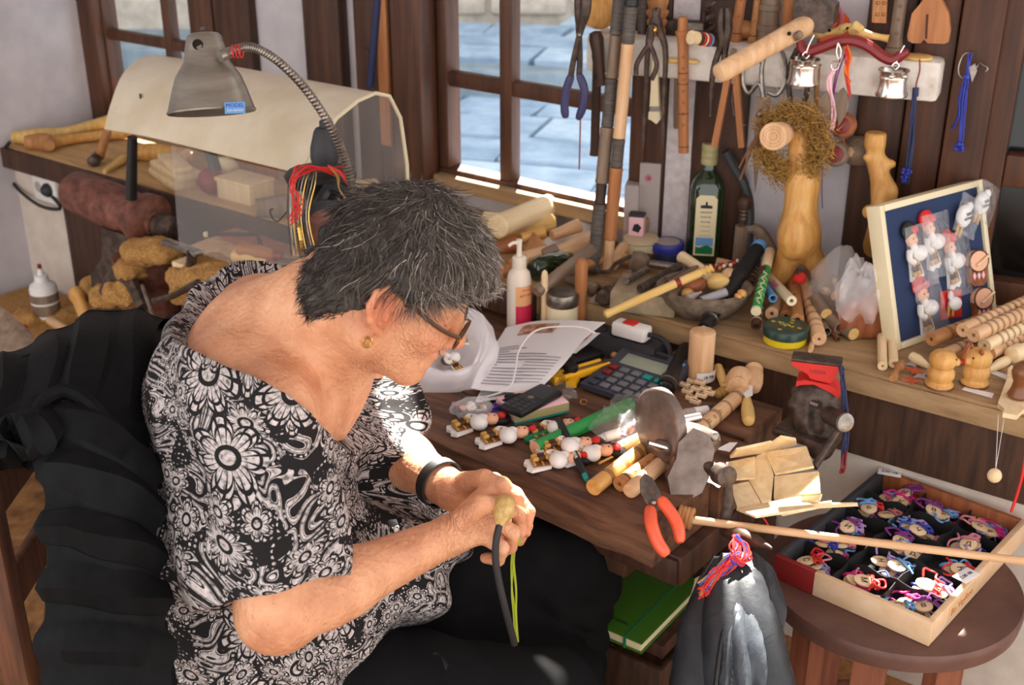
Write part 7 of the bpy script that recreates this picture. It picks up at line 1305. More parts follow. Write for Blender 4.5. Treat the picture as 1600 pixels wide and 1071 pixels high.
# calculator
A, B_, C_ = Q(906, 606), Q(1008, 640), Q(978, 556)
M = frame(A, B_ - A, z=UP); cw_, ch_ = (B_ - A).length, .158; ca = thing('calculator', 'dark grey desk calculator with tilted display', 'calculator', M)
obj('case', MB().prism([(0, 0), (ch_, 0), (ch_, .034), (ch_ * .58, .018), (0, .010)], 0, cw_, Matrix(((0,0,1,0),(1,0,0,0),(0,1,0,0),(0,0,0,1)))), 'calc', ca)
sl1 = math.atan2(.008, ch_ * .58); sl2 = math.atan2(.016, ch_ * .42)
def onc(x, y): return (T(x, y, .010 + .008 * y / (ch_ * .58)) @ Matrix.Rotation(sl1, 4, 'X')) if y < ch_ * .58 else (T(x, y, .018 + .016 * (y - ch_ * .58) / (ch_ * .42)) @ Matrix.Rotation(sl2, 4, 'X'))
kx, ky = cw_ / 6.2, ch_ * .58 / 4.6
for r_ in range(4):
    for c_ in range(5): obj('key', MB().rbox(-kx * .38, kx * .38, -ky * .34, ky * .34, 0, .005, .0016), 'red_dark' if (r_, c_) in ((2, 0), (3, 0)) else ('teal' if (r_ == 3 and c_ > 2) else 'key_grey' if c_ else 'calc'), ca, onc(kx * (.9 + c_ * 1.1), ky * (.7 + r_ * 1.08)))
obj('display', MB().rbox(-cw_ * .36, cw_ * .36, -.016, .016, 0, .0012, .0005), 'lcd', ca, onc(cw_ * .5, ch_ * .72)); obj('solar_cell', MB().box(-.018, .018, -.005, .005, 0, .0008), 'hole', ca, onc(cw_ * .55, ch_ * .92)); text('CASIO', .011, onc(cw_ * .16, ch_ * .92) @ T(0, 0, .0006), 'white', ca)
obj('corner_mark', MB().box(-.005, .005, -.004, .004, 0, .0008), 'sky_blue', ca, onc(cw_ * .92, ch_ * .90))
# yellow cutter
A, B_ = Q(864, 592, .012), Q(948, 566, .014); M = frame(A, B_ - A, z=UP); uk = thing('utility_knife', 'yellow snap blade cutter with black wheel', 'cutter', M); L = (B_ - A).length
obj('handle', MB().rbox(0, L, -.014, -.007, -.008, .008, .003).rbox(0, L * .95, .007, .014, -.008, .008, .003).rbox(-.006, .02, -.014, .014, -.008, .008, .003), 'yellow', uk); obj('rail', MB().box(.02, L * 1.12, -.007, .007, -.003, .004), 'steel', uk); obj('wheel', MB().lathe([(0, .012), (.004, .0135), (.012, .0135), (.015, .010)], 18, T(.04, 0, .004)), 'black', uk)
cutout('yellow_strip', 'second yellow cutter lying under the calculator edge', 'cutter', [(884, 606), (892, 598), (906, 594), (900, 606)], ZB + .002, .012, 'yellow', 'Z')
tr_ = thing('black_tray', 'black tray with brass fittings behind the cutter', 'tray', frame(Q(880, 582), Q(948, 560) - Q(880, 582), z=UP)); obj('tray_body', MB().rbox(0, .10, 0, .08, 0, .016, .004), 'black', tr_)
for x, y in ((.03, .03), (.055, .04), (.075, .055)): obj('fitting', MB().lathe([(.014, .011), (.017, .012), (.02, .009), (.026, .010), (.03, .006)], 16, T(x, y, 0)), 'stone', tr_)
turned('ring_stack', 'ringed wooden bead behind the calculator', 'bead', Q(1006, 574, .013), Q(1028, 566, .013), [(0, .005), (.06, .011), (.22, .012), (.3, .009), (.38, .0125), (.55, .0125), (.62, .009), (.7, .012), (.9, .011), (1, .004)], 'wood_mid')
turned('ring_bead', 'small wooden ring beside the black tray', 'ring', Q(958, 562, .006), Q(966, 556, .012), [(0, .009), (.2, .012), (.8, .012), (1, .009)], 'wood_honey')
# wooden cylinder, torch, tags
p = Q(1093, 592); hz = ztop(p, 517) - ZB; wc = thing('wooden_cylinder', 'smooth beech cylinder standing with price label', 'cylinder', p); obj('wood', MB().lathe([(0, .0225), (.001, .0235), (hz * .97, .0235), (hz * .99, .0228), (hz, .0215)], 32), 'wood_beech', wc); obj('price_label', MB().grid([[V((.028 * math.cos(a), .028 * math.sin(a), .004 + .010 * k_)) * (1 if k_ == 0 else 1) for a in [R(-110 + 12 * i) for i in range(9)]] for k_ in (0, 1, 2)], .0006), 'paper', wc); text('16 лв', .009, RZ(25) @ T(0, -.0288, .016) @ RX(90), 'ink', wc)
A, B_ = Q(1040, 606, .016), Q(1072, 545, .03); tq = thing('torch', 'black tube torch lying behind the cylinder', 'torch', align(A, B_)); obj('barrel', bored((B_ - A).length, .016, [(0, .0175), (.2, .0175), (.22, .014), (1, .014)], .8), 'black', tq); obj('ring', MB().lathe([(.012, .0176), (.013, .0179), (.015, .0179), (.016, .0176)], 20), 'steel', tq)
rt = random.Random(21); k_ = 0
for (u, v) in ((1070, 604), (1082, 598), (1094, 600), (1074, 614), (1088, 610), (1102, 610), (1080, 624), (1096, 620), (1108, 616), (1086, 630)):
    nm = ('rear outer', 'rear middle', 'rear near cylinder', 'second row outer', 'second row middle', 'second row inner', 'third row outer', 'third row middle', 'third row inner', 'front')[k_]
    t = thing('wooden_tag', '%s tag of the small wooden tag pile' % nm, 'tag', T(*Q(u, v, .001 + .004 * (k_ % 3))) @ RZ(-35 + rt.uniform(-8, 8)), 'small wooden tags in a pile'); obj('block', MB().rbox(-.010, .010, -.0052, .0052, 0, .007, .001), 'tag_wood', t); text(('Ivan', 'Maria', 'Peter', 'Elena')[k_ % 4], .0055, T(0, 0, .0072), 'burn', t); k_ += 1
# turned pieces, peg, thin pipes
A, B_ = Q(1145, 600, .028), Q(1172, 580, .02); bw = thing('turned_bell', 'large turned wooden rattle with label', 'rattle', align(Q(1152, 606, .022), Q(1160, 575, .024))); obj('bell', MB().lathe([(-.002, .006), (0, .018), (.004, .020), (.010, .015), (.016, .018), (.03, .024), (.044, .022), (.052, .012), (.055, .004)], 26), 'wood_beech', bw); obj('dark_slot', MB().tube(ring(V((0, 0, .0115)), V((1, 0, 0)), V((0, 1, 0)), .0155, .0155), .0015, 5, True), 'burn', bw)
turned('turned_cup', 'smaller turned wooden cup behind the rattle', 'cup', Q(1178, 608, .016), Q(1178, 576, .026), [(0, .008), (.04, .012), (.3, .016), (.7, .017), (.8, .014), (.95, .017), (1, .012)], 'wood_beech')
turned('clothes_pin_peg', 'smooth yellow wooden peg with paper wrap', 'peg', Q(1170, 660, .011), Q(1164, 598, .014), [(0, .004), (.03, .0095), (.1, .0115), (.3, .0115), (.55, .008), (.75, .0065), (.9, .009), (1, .006)], 'wood_yellow')
cutout('paper_wrap', 'white paper label strip over the peg', 'label', [(1158, 612), (1160, 598), (1176, 596), (1176, 618), (1166, 622)], ZB + .022, .001, 'paper', 'Z')
flute('short yellow pipe beside the wooden cylinder', Q(1137, 614, .010), Q(1122, 574, .012), .0085, 'wood_yellow', 1, bore=.5)
turned('twine_ball', 'small twist of straw twine near the tags', 'twine', Q(1118, 618, .008), Q(1136, 610, .010), [(0, .004), (.2, .010), (.35, .007), (.5, .011), (.7, .008), (.85, .010), (1, .003)], 'straw')
flute('ringed beech flute lying behind the grinder', Q(1092, 672, .014), Q(1162, 612, .014), .0135, 'wood_beech', 3, None, (.08, .1, .3, .32, .34, .55, .57, .8, .82, .84), (.12, .36), bore=.4)
flute('long flute with burnt lettering at the bench edge', Q(927, 762, .0135), Q(1018, 692, .0135), .0130, 'wood_honey', 0, None, (.2, .22, .24, .45, .47, .49, .7, .72, .74), bore=.05)
flute('flute with six holes beside the lettered one', Q(968, 757, .0125), Q(1040, 704, .0125), .0120, 'wood_mid', 5, None, (.1, .12), (.25, .8), bore=.3)
turned('pale_rod', 'pale round rod with notched end on the edge', 'rod', Q(983, 768, .013), Q(1046, 714, .013), [(0, .008), (.01, .0115), (.05, .0128), (.98, .0125), (1, .010)], 'wood_beech')
o = flute('short pale stick with burnt name near the marker', Q(966, 700, .010), Q(1008, 680, .010), .0095, 'wood_pale', 0, bore=.4); q = align(Q(966, 700, .010), Q(1008, 680, .010)).inverted().to_3x3() @ V((0, -.3, 1)); text('ЗОРКА', .010, Matrix.Rotation(math.atan2(q.y, q.x), 4, 'Z') @ T(.0097, 0, .022) @ RY(90) @ RZ(90) @ RZ(-90), 'burn', o)
turned('thin_stick', 'thin stick poking out beside the figures', 'stick', Q(936, 724, .004), Q(972, 706, .004), [(0, .002), (1, .002)], 'wood_yellow', n=8)
# loose metal ring and crumbs
wire('brass_ring', 'small brass ring beside the clear wrap', 'ring', ring(Q(912, 628, .003), V((1, 0, 0)), V((0, 1, .3)), .006, .006, 12), .001, 'brass', 24, 5)
# ------------------------------------------------------------------ hand grinder clamped on the bench end
hg = thing('hand_grinder', 'old iron hand crank grinder with worn wheel', 'grinder', Q(1080, 760))
wcn = D(1032, 664, 1.92); wax = V((.80, .42, -.05)).normalized(); Mw = align(wcn - wax * .012, wcn + wax * .012)
obj('wheel', inl(MB().lathe([(0, .03), (.001, .056), (.004, .060), (.020, .060), (.023, .056), (.024, .03), (.026, .012), (.03, .010)], 40), Mw), 'grind_iron', hg, world=True)
obj('spindle', MB().tube([wcn, wcn + wax * .075], [.009, .008], 12), 'chrome', hg, world=True)
bpy_ = [(1008, 690), (1035, 682), (1066, 652), (1090, 660), (1108, 680), (1116, 700), (1108, 740), (1098, 768), (1074, 782), (1050, 774), (1036, 740), (1038, 720), (1020, 706)]
n_ = (EYE - D(1070, 720, 1.9)).normalized(); fx = V((.9, .15, -.25)); Mg = frame(D(1070, 720, 1.90), V((1, .35, 0)), z=(n_ + V((-.2, 0, -.25))).normalized())
fd = Field(np.array(D(1070, 720, 1.92)) - .13, np.array(D(1070, 720, 1.92)) + .14, .004)
g_ = lambda u, v, d: D(u, v, d)
fd.cone(g_(1075, 745, 1.90), g_(1085, 690, 1.91), .026, .022, .02); fd.cone(g_(1085, 690, 1.91), g_(1060, 668, 1.92), .020, .016, .02); fd.cone(g_(1088, 690, 1.91), g_(1110, 690, 1.91), .018, .016, .02); fd.cone(g_(1075, 745, 1.90), g_(1075, 775, 1.90), .03, .02, .015); fd.cone(g_(1050, 700, 1.90), g_(1080, 720, 1.90), .012, .024, .02); fd.cone(g_(1040, 700, 1.89), g_(1030, 696, 1.89), .011, .011, .01)
me = fd.mesh('casting', 'grind_iron'); recentre(me, wm(hg)); obj('casting', me, None, hg)
Pp = [D(u, v, 1.865) for u, v in ((1060, 692), (1084, 668), (1108, 679), (1117, 702), (1109, 742), (1097, 770), (1071, 784), (1048, 773), (1043, 746), (1057, 716))]; n_ = (Pp[2] - Pp[0]).cross(Pp[5] - Pp[0]).normalized(); n_ = n_ if n_.y > 0 else -n_; k = len(Pp)
obj('side_plate', MB().add([tuple(p) for p in Pp] + [tuple(p + n_ * .03) for p in Pp], [tuple(range(k - 1, -1, -1)), tuple(range(k, 2 * k))] + [(i, (i + 1) % k, k + (i + 1) % k, k + i) for i in range(k)]), 'grind_iron', hg, world=True)
obj('rest_pin', MB().tube([D(1012, 692, 1.875), D(1042, 700, 1.885)], .0055, 10), 'chrome', hg, world=True); obj('axle', MB().tube([D(1095, 722, 1.88), D(1122, 738, 1.86)], [.010, .012], 12), 'iron', hg, world=True); obj('gear_hub', MB().lathe([(-.014, .012), (-.012, .017), (.012, .017), (.014, .012)], 18, align(D(1130, 742, 1.85), D(1133, 743.5, 1.845))), 'iron', hg, world=True)
obj('hub_bolt', MB().lathe([(0, .008), (.014, .008), (.016, .005)], 6, align(D(1112, 680, 1.90), D(1122, 684, 1.88))), 'steel', hg, world=True)
obj('crank', MB().tube(spl([D(1134, 744, 1.85), D(1138, 770, 1.845), D(1136, 800, 1.84), D(1130, 826, 1.84)], 14), [.0075] * 6 + [.009] * 8, 10), 'iron', hg, world=True); obj('crank_handle', MB().tube(spl([D(1132, 828, 1.84), D(1155, 836, 1.81), D(1180, 845, 1.785), D(1206, 857, 1.76)], 12), [.010, .011, .012, .0125, .0125, .012, .011, .010, .008, .006, .004, .002], 12), 'wood_dark', hg, world=True)
obj('clamp', MB().tube(spl([D(1076, 770, 1.905), D(1078, 800, 1.90), D(1062, 830, 1.87), D(1046, 850, 1.87)], 12), .009, 8), 'iron', hg, world=True)
# orange pliers hanging from the bench edge
op = thing('orange_pliers', 'combination pliers with orange grips hanging on bench edge', 'pliers', D(1020, 780, 1.86))
obj('jaws', MB().prism([(-.012, .0), (-.014, .022), (-.008, .040), (.002, .046), (.010, .036), (.013, .016), (.012, 0), (.006, -.012), (-.006, -.012)], -.005, .006, frame(D(1023, 786, 1.80), V((.93, .1, .35)), z=V((-.05, -.8, .5)))), 'iron', op, world=True); obj('pivot', MB().ell(D(1021, 786, 1.79), (.005, .004, .005), 8), 'steel', op, world=True)
for P in ([(1016, 794, 1.795), (1018, 820, 1.765), (1028, 848, 1.755), (1043, 868, 1.75)], [(1030, 780, 1.80), (1044, 796, 1.79), (1058, 820, 1.78), (1063, 848, 1.77)]): obj('grip', MB().tube(spl([D(*q) for q in P], 16), [.007, .009] + [.0098] * 10 + [.0095, .009, .008, .005], 10), 'orange', op, world=True)
# rope knot and long dowel
rp = thing('rope_knot', 'tan rope wound in a knot at the bench end', 'rope', D(1070, 805, 1.83)); 
for i in range(4): obj('turn', MB().tube(ring(D(1062 + i * 6, 806 + i * 1.5, 1.83), V((.25, .6, .2)).normalized(), V((0, -.3, 1)).normalized(), .012, .016, 20), .0034, 6, True), 'wood_mid', rp, world=True)
turned('long_dowel', 'long thin dowel running across the stool box', 'dowel', D(1078, 812, 1.83), D(1640, 882, 1.72), [(0, .005), (.01, .0062), (1, .0058)], 'wood_beech', n=12)
turned('pale_splint', 'pale splint beside the folding box', 'splint', D(1272, 790, 1.79), D(1340, 788, 1.77), [(0, .004), (.05, .0045), (1, .003)], 'wood_pale', n=8)
turned('pale_splint_long', 'flat pale splint end under the folding box', 'splint', D(1220, 800, 1.80), D(1300, 786, 1.78), [(0, .006), (.05, .0065), (1, .004)], 'wood_pale', n=6)
# folding flower shaped wooden box
fbx = thing('folding_box', 'light plywood box with opened flower shaped panels', 'box', D(1195, 750, 1.80)); d0 = 1.83
def pan(P, th=.004, nm='panel'):
    Pw = [D(*q) for q in P]; n = (Pw[1] - Pw[0]).cross(Pw[2] - Pw[0]).normalized(); k = len(Pw); obj(nm, MB().add([tuple(p) for p in Pw] + [tuple(p + n * th) for p in Pw], [tuple(range(k - 1, -1, -1)), tuple(range(k, 2 * k))] + [(i, (i + 1) % k, k + (i + 1) % k, k + i) for i in range(k)]), 'wood_pale', fbx, world=True)
pan([(1140, 712, 1.93), (1196, 704, 1.95), (1208, 692, 1.90), (1205, 688, 1.90), (1150, 700, 1.90)]); pan([(1198, 704, 1.95), (1244, 692, 1.95), (1243, 684, 1.90), (1220, 680, 1.88), (1205, 690, 1.90)]); pan([(1196, 706, 1.94), (1260, 697, 1.90), (1271, 728, 1.84), (1210, 740, 1.90)]); pan([(1210, 744, 1.90), (1278, 736, 1.84), (1280, 768, 1.80), (1209, 779, 1.87)]); pan([(1135, 722, 1.93), (1180, 713, 1.93), (1180, 746, 1.89), (1134, 749, 1.89)]); pan([(1140, 758, 1.89), (1170, 752, 1.89), (1188, 784, 1.84), (1152, 792, 1.84)]); pan([(1150, 794, 1.84), (1250, 775, 1.82), (1274, 792, 1.77), (1180, 806, 1.78)]); pan([(1250, 776, 1.80), (1283, 772, 1.78), (1280, 782, 1.78), (1258, 788, 1.80)]); pan([(1182, 712, 1.945), (1198, 706, 1.95), (1209, 742, 1.905), (1205, 780, 1.875), (1190, 785, 1.865), (1170, 750, 1.90)], nm='floor_panel')
cutout('card_label', 'white card label tucked at the folding box', 'label', [(1120, 702), (1140, 692), (1152, 692), (1140, 706)], ZB + .012, .001, 'paper', 'Z')
wire('red_string', 'red string with a dark bead under the folding box', 'string', [D(1190, 806, 1.84), D(1196, 814, 1.84), D(1204, 828, 1.84)], .0015, 'red', 12)
# ------------------------------------------------------------------ vise with red anvil
vs_ = thing('bench_vise', 'dark iron bench vise at the bench corner', 'vise', D(1275, 660, 2.03))
fd = Field(np.array(D(1275, 650, 2.03)) - .13, np.array(D(1275, 650, 2.03)) + .14, .004); g_ = lambda u, v, d=2.03: D(u, v, d)
fd.cone(g_(1262, 620), g_(1262, 660), .018, .022, .015); fd.cone(g_(1248, 612), g_(1270, 606), .012, .013, .01); fd.cone(g_(1290, 612), g_(1290, 665), .024, .026, .015); fd.cone(g_(1262, 655), g_(1290, 668), .02, .026, .02); fd.cone(g_(1285, 670), g_(1282, 700), .026, .022, .02); fd.cone(g_(1240, 632), g_(1258, 640), .010, .014, .01); fd.cone(g_(1275, 605), g_(1300, 620), .012, .014, .015); fd.cone(g_(1276, 640, 2.0), g_(1276, 670, 2.0), .014, .012, .006, 's')
me = fd.mesh('casting', 'iron'); recentre(me, wm(vs_)); obj('casting', me, None, vs_)
obj('screw', MB().tube([D(1295, 648, 2.0), D(1320, 660, 1.95)], [.015, .016], 16), 'iron', vs_, world=True); obj('screw_end', MB().lathe([(0, .016), (.001, .012), (.0015, .008)], 16, align(D(1320, 660, 1.95), D(1323, 661.5, 1.943))), 'steel', vs_, world=True); obj('lever_bar', MB().tube([D(1312, 668, 1.965), D(1272, 730, 1.93)], .0065, 10), 'iron', vs_, world=True); obj('screw_thread', MB().tube([D(1268, 630, 2.01), D(1280, 634, 2.0)], .006, 8), 'steel', vs_, world=True)
obj('foot', MB().rbox(-.05, .05, -.035, .035, 0, .014, .004, frame(Q(1262, 682), BX, z=UP)), 'iron', vs_, world=True)
an = thing('toy_anvil', 'small red painted anvil set on the vise', 'anvil', D(1280, 590, 2.0)); Ma = frame(D(1280, 582, 2.01), V((.92, -.30, -.0)), z=V((-.3, -.95, .0)))
obj('horn_body', MB().prism([(-.046, .021), (-.044, .014), (-.018, .002), (-.012, -.006), (.020, -.010), (.026, .0), (.032, .018), (.034, .022)], -.016, .016, Ma), 'red', an, world=True); obj('face_plate', MB().rbox(-.046, .035, .0215, .027, -.0165, .0165, .002, Ma), 'iron', an, world=True); obj('foot', MB().prism([(-.034, -.022), (-.034, -.012), (-.020, -.008), (.022, -.012), (.038, -.024), (.036, -.034), (.024, -.026), (-.006, -.014), (-.026, -.018)], -.019, .019, Ma), 'red', an, world=True); text('NIDEX', .009, wm(an).inverted() @ Ma @ T(-.002, .008, .0163), 'red_dark', an)
ts = thing('dark_tassel', 'dark blue thread tassel hanging from the vise', 'tassel', D(1318, 580, 1.98)); cords(ts, 'thread', [(1314, 572), (1318, 600), (1322, 650), (1320, 700), (1318, 725)], 11, .0011, 'navy', 4.5, 1.97, 5, 'D'); cords(ts, 'end_thread', [(1320, 705), (1318, 725), (1316, 738)], 5, .0016, 'red_dark', 4, 1.965, 6, 'D')
# ================================================================== stool with the charm box, hanging bag, notebook
P3 = [Zp(1195, 868, ZT), Zp(1330, 796, ZT), Zp(1470, 1028, ZT)]
(ax_, ay_), (bx2, by2), (cx2, cy2) = [(p.x, p.y) for p in P3]; dd_ = 2 * (ax_*(by2-cy2) + bx2*(cy2-ay_) + cx2*(ay_-by2))
ux = ((ax_**2+ay_**2)*(by2-cy2) + (bx2**2+by2**2)*(cy2-ay_) + (cx2**2+cy2**2)*(ay_-by2)) / dd_; uy = ((ax_**2+ay_**2)*(cx2-bx2) + (bx2**2+by2**2)*(ax_-cx2) + (cx2**2+cy2**2)*(bx2-ax_)) / dd_
sr = math.hypot(ax_ - ux, ay_ - uy); stl = thing('stool', 'round dark brown wooden stool under the charm box', 'stool', V((ux, uy, 0)))
obj('seat', MB().lathe([(ZT - .032, sr * .96), (ZT - .03, sr * .985), (ZT - .012, sr), (ZT - .004, sr * .997), (ZT, sr * .985), (ZT, .01)], 64), 'stool_wood', stl)
W('stool_leg', (112, 62, 44), (150, 92, 68), (40, 40, 4))
for a in (200, 245, 290, 20, 110): 
    c, s_ = math.cos(R(a)), math.sin(R(a)); obj('leg', MB().prism([(-.028, 0), (.028, 0), (.024, ZT - .034), (-.024, ZT - .034)], -.014, .014, Matrix.Translation((c * sr * .72, s_ * sr * .72, 0)) @ RZ(a + 90) @ RX(90)), 'stool_leg', stl)
obj('rail', MB().tube(ring(V((0, 0, .22)), V((1, 0, 0)), V((0, 1, 0)), sr * .7, sr * .7, 32), .014, 8, True), 'stool_leg', stl)
A, B_, C_ = Zp(1210, 868, ZT + .042), Zp(1457, 975, ZT + .042), Zp(1428, 752, ZT + .042); bw_, bl_ = (B_ - A).length, (C_ - A).length
Mb = frame(A - V((0, 0, .042)), B_ - A, z=UP); cbx = thing('charm_box', 'shallow card box of name charms on the stool', 'box', Mb @ T(0, 0, .0006)); bh = .042; wt = .010
noisy('box_card', (214, 176, 136), (230, 198, 164), (20, 20, 20), .55, bmp=.0005)
obj('box_floor', MB().box(wt, bw_ - wt, wt, bl_ - wt, 0, .004), 'black_soft', cbx)
fs2 = obj('front_side', MB().rbox(bw_ * .27, bw_, 0, wt, 0, bh, .0015), 'box_card', cbx); obj('red_end', MB().rbox(0, bw_ * .268, 0, wt, 0, bh, .0015), 'red_dark', cbx); rs_ = obj('long_side', MB().rbox(bw_ - wt, bw_, wt, bl_, 0, bh, .0015), 'box_card', cbx); obj('long_side', MB().rbox(0, wt, wt, bl_, 0, bh, .0015), 'charcoal', cbx); obj('back_side', MB().rbox(wt, bw_ - wt, bl_ - wt, bl_, 0, bh, .0015), 'wood_red', cbx)
text('Bo Vayfton', .018, T(bw_ + .0004, bl_ * .3, bh * .5) @ RZ(90) @ RX(90), 'ginger', rs_); obj('red_panel', MB().box(0, .0004, -.05, .05, -.014, .014, T(bw_, bl_ * .3, bh * .5)), 'card', rs_)
for M, tx in ((T(bw_ - .012, bl_ * .40, bh + .0008) @ RZ(80), '2.00 лв'), (T(.02, bl_ - .008, bh + .0008) @ RZ(20), '2.00 лв')): l_ = obj('price_label', MB().rbox(-.02, .02, -.012, .012, 0, .0008, .0003), 'paper', cbx, M); text(tx, .009, T(0, 0, .001), 'ink', l_)
nc, nr = 3, 5; cwid, clen = (bw_ - 2 * wt) / nc, (bl_ - 2 * wt) / nr
def wavy(P0_, P1_, h): return MB().grid([[P0_.lerp(P1_, i / 24) + V((0, 0, z * h + (.004 * math.sin(i * 1.3) if z else 0))) + V((.0015 * math.sin(i * 1.1), .0015 * math.sin(i * 1.1), 0)) for i in range(25)] for z in (0, 1)], .0012)
for c in range(1, nc): obj('divider', wavy(V((wt + cwid * c, wt, .004)), V((wt + cwid * c, bl_ - wt, .004)), .028), 'black_soft', cbx)
for r_ in range(1, nr): obj('divider', wavy(V((wt, wt + clen * r_, .004)), V((bw_ - wt, wt + clen * r_, .004)), .028), 'black_soft', cbx)
CC = ['lilac', 'sky_blue', 'lilac', 'purple', 'lilac', 'sky_blue', 'pink_wool', 'lilac', 'magenta', 'sky_blue', 'red', 'lilac', 'blue']; CN = {'lilac': 'lilac', 'purple': 'deep purple', 'sky_blue': 'light blue', 'pink_wool': 'dusty pink', 'magenta': 'magenta', 'red': 'red', 'blue': 'royal blue', 'teal_dark': 'green'}
LT_ = 'БНАСЧИКМДЕГВ'; coil, tail = {}, {}; rt = random.Random(31); dm = mesh('tag_disc', MB().lathe([(0, .0125), (.0005, .0135), (.0028, .0135), (.0033, .0125)], 18, Matrix.Diagonal((1, 1.2, 1, 1))), 'tag_wood'); letters = {}; used = {}
rn = ('nearest', 'second', 'middle', 'fourth', 'farthest'); cn = ('outer', 'centre', 'inner')
for r_ in range(nr):
    for c in range(nc):
        for k_ in range(4):
            col = CC[(r_ * 5 + c * 3 + k_ * 2 + rt.randrange(3)) % len(CC)]; L_ = LT_[(r_ * 7 + c * 4 + k_) % 12]; key = (col, r_, c)
            if key in used: col = [q for q in CN if (q, r_, c) not in used][rt.randrange(4)]; key = (col, r_, c)
            used[key] = 1
            M = cbx.matrix_basis @ T(wt + cwid * (c + .5) + rt.uniform(-.022, .022), wt + clen * (r_ + .5) + rt.uniform(-.016, .016), .009 + .006 * k_) @ RZ(rt.uniform(-70, 70) - 30) @ RX(rt.uniform(-14, 14)) @ RY(rt.uniform(-14, 14))
            t = thing('name_charm', '%s corded wooden tag, %s row of the box, %s compartment' % (CN[col], rn[r_], cn[c]), 'charm', M, 'name charms in the stool box'); obj('disc', dm, None, t)
            if L_ not in letters:
                o = text(L_, .014, T(0, -.001, .0036), 'ink', t, 'letter'); letters[L_] = o.data
            else: o = bpy.data.objects.new('letter', letters[L_]); COL.objects.link(o); o.parent = t; o.matrix_basis = T(0, -.001, .0036)
            if col not in coil:
                mb = MB()
                mb.tube([(.0145 * math.cos(i * .5), .010 + .0009 * i % .012, .0018 + .0052 * math.sin(i * .5)) for i in range(64)], .0017, 5); coil[col] = mesh('cord_coil', mb, col)
                tail[col] = mesh('cord_tail', MB().tube(spl([(.006, .016, .003), (.014, .026, .008), (.024, .022, .004), (.026, .010, .007), (.016, .0, .009), (.024, -.012, .006)], 26), .0018, 5), col)
            obj('cord_coil', coil[col], None, t); obj('cord_tail', tail[col], None, t, Matrix.Rotation(rt.uniform(0, 6.28), 4, 'Z') if k_ else Matrix())
# black bag hanging from the crank
hb_ = thing('hanging_bag', 'black nylon bag hanging from the grinder crank', 'bag', D(1150, 1000, 1.74))
noisy('nylon', (36, 38, 42), (58, 60, 64), (14, 14, 14), .42, bmp=.004); noisy('nylon_sheen', (58, 62, 68), (82, 88, 95), (14, 14, 14), .35, bmp=.004)  # second nylon is a paler copy: the lit strip put into its colour
fold = lambda a, f, s0: (lambda s, t: a * math.sin(f * t + 3 * math.sin(2.2 * s + s0)) * (.4 + s) + .004 * mnoise.noise((s * 5, t * 5, s0)))
obj('body_panel', MB().grid(patch([[D(1138, 893, 1.81), D(1148, 889, 1.80), D(1160, 888, 1.80), D(1170, 892, 1.81)], [D(1116, 945, 1.79), D(1135, 940, 1.76), D(1165, 940, 1.755), D(1192, 950, 1.78)], [D(1088, 1015, 1.77), D(1122, 1010, 1.73), D(1175, 1010, 1.725), D(1212, 1025, 1.765)], [D(1062, 1130, 1.75), D(1110, 1130, 1.70), D(1180, 1130, 1.695), D(1232, 1130, 1.75)]], 34, 40, fold(.011, 21, 1.)), .03), 'nylon', hb_, world=True)
obj('flap', MB().grid(patch([[D(1150, 896, 1.775), D(1158, 890, 1.77), D(1164, 893, 1.775)], [D(1146, 950, 1.725), D(1160, 948, 1.72), D(1174, 955, 1.725)], [D(1138, 1000, 1.69), D(1160, 1000, 1.685), D(1188, 1020, 1.69)], [D(1130, 1120, 1.66), D(1160, 1120, 1.655), D(1195, 1120, 1.66)]], 26, 22, fold(.006, 13, 2.)), .004), 'nylon_sheen', hb_, world=True)
obj('zip', MB().tube(spl([D(1147, 896, 1.77), D(1139, 950, 1.722), D(1126, 1010, 1.688), D(1114, 1110, 1.66)], 30), [.0035 + .0008 * (i % 2) for i in range(30)], 6), 'black', hb_, world=True)
obj('strap', MB().grid(patch([[D(1150, 836, 1.80), D(1159, 834, 1.80)], [D(1149, 868, 1.78), D(1158, 866, 1.78)], [D(1150, 900, 1.765), D(1159, 900, 1.765)]], 14, 3), .003), 'charcoal', hb_, world=True)
yb = thing('yarn_bunch', 'bunch of red and blue yarn on the crank handle', 'yarn', D(1150, 860, 1.80))
rt2 = random.Random(17); j = lambda a=6: rt2.uniform(-a, a)
for i in range(26): m_ = ('yarn_red', 'red', 'blue', 'yarn_red', 'red_dark', 'straw')[i % 6]; obj('strand', MB().tube(spl([D(1150 + j(), 838 + j(4), 1.78), D(1148 + j(10), 858 + j(), 1.765), D(1140 + j(16), 876 + j(8), 1.755), D(1118 + j(12), 900 + j(9), 1.75), D(1102 + j(12), 925 + j(18), 1.745)], 18), .0017, 5), m_, yb, world=True)
for i in range(9): obj('strand', MB().tube(spl([D(1150 + j(4), 840 + j(4), 1.775), D(1165 + j(6), 855 + j(5), 1.765), D(1168 + j(6), 872 + j(5), 1.755), D(1155 + j(6), 880 + j(5), 1.75), D(1142 + j(6), 870 + j(5), 1.75)], 16), .0018, 5), ('yarn_red', 'blue', 'red')[i % 3], yb, world=True)
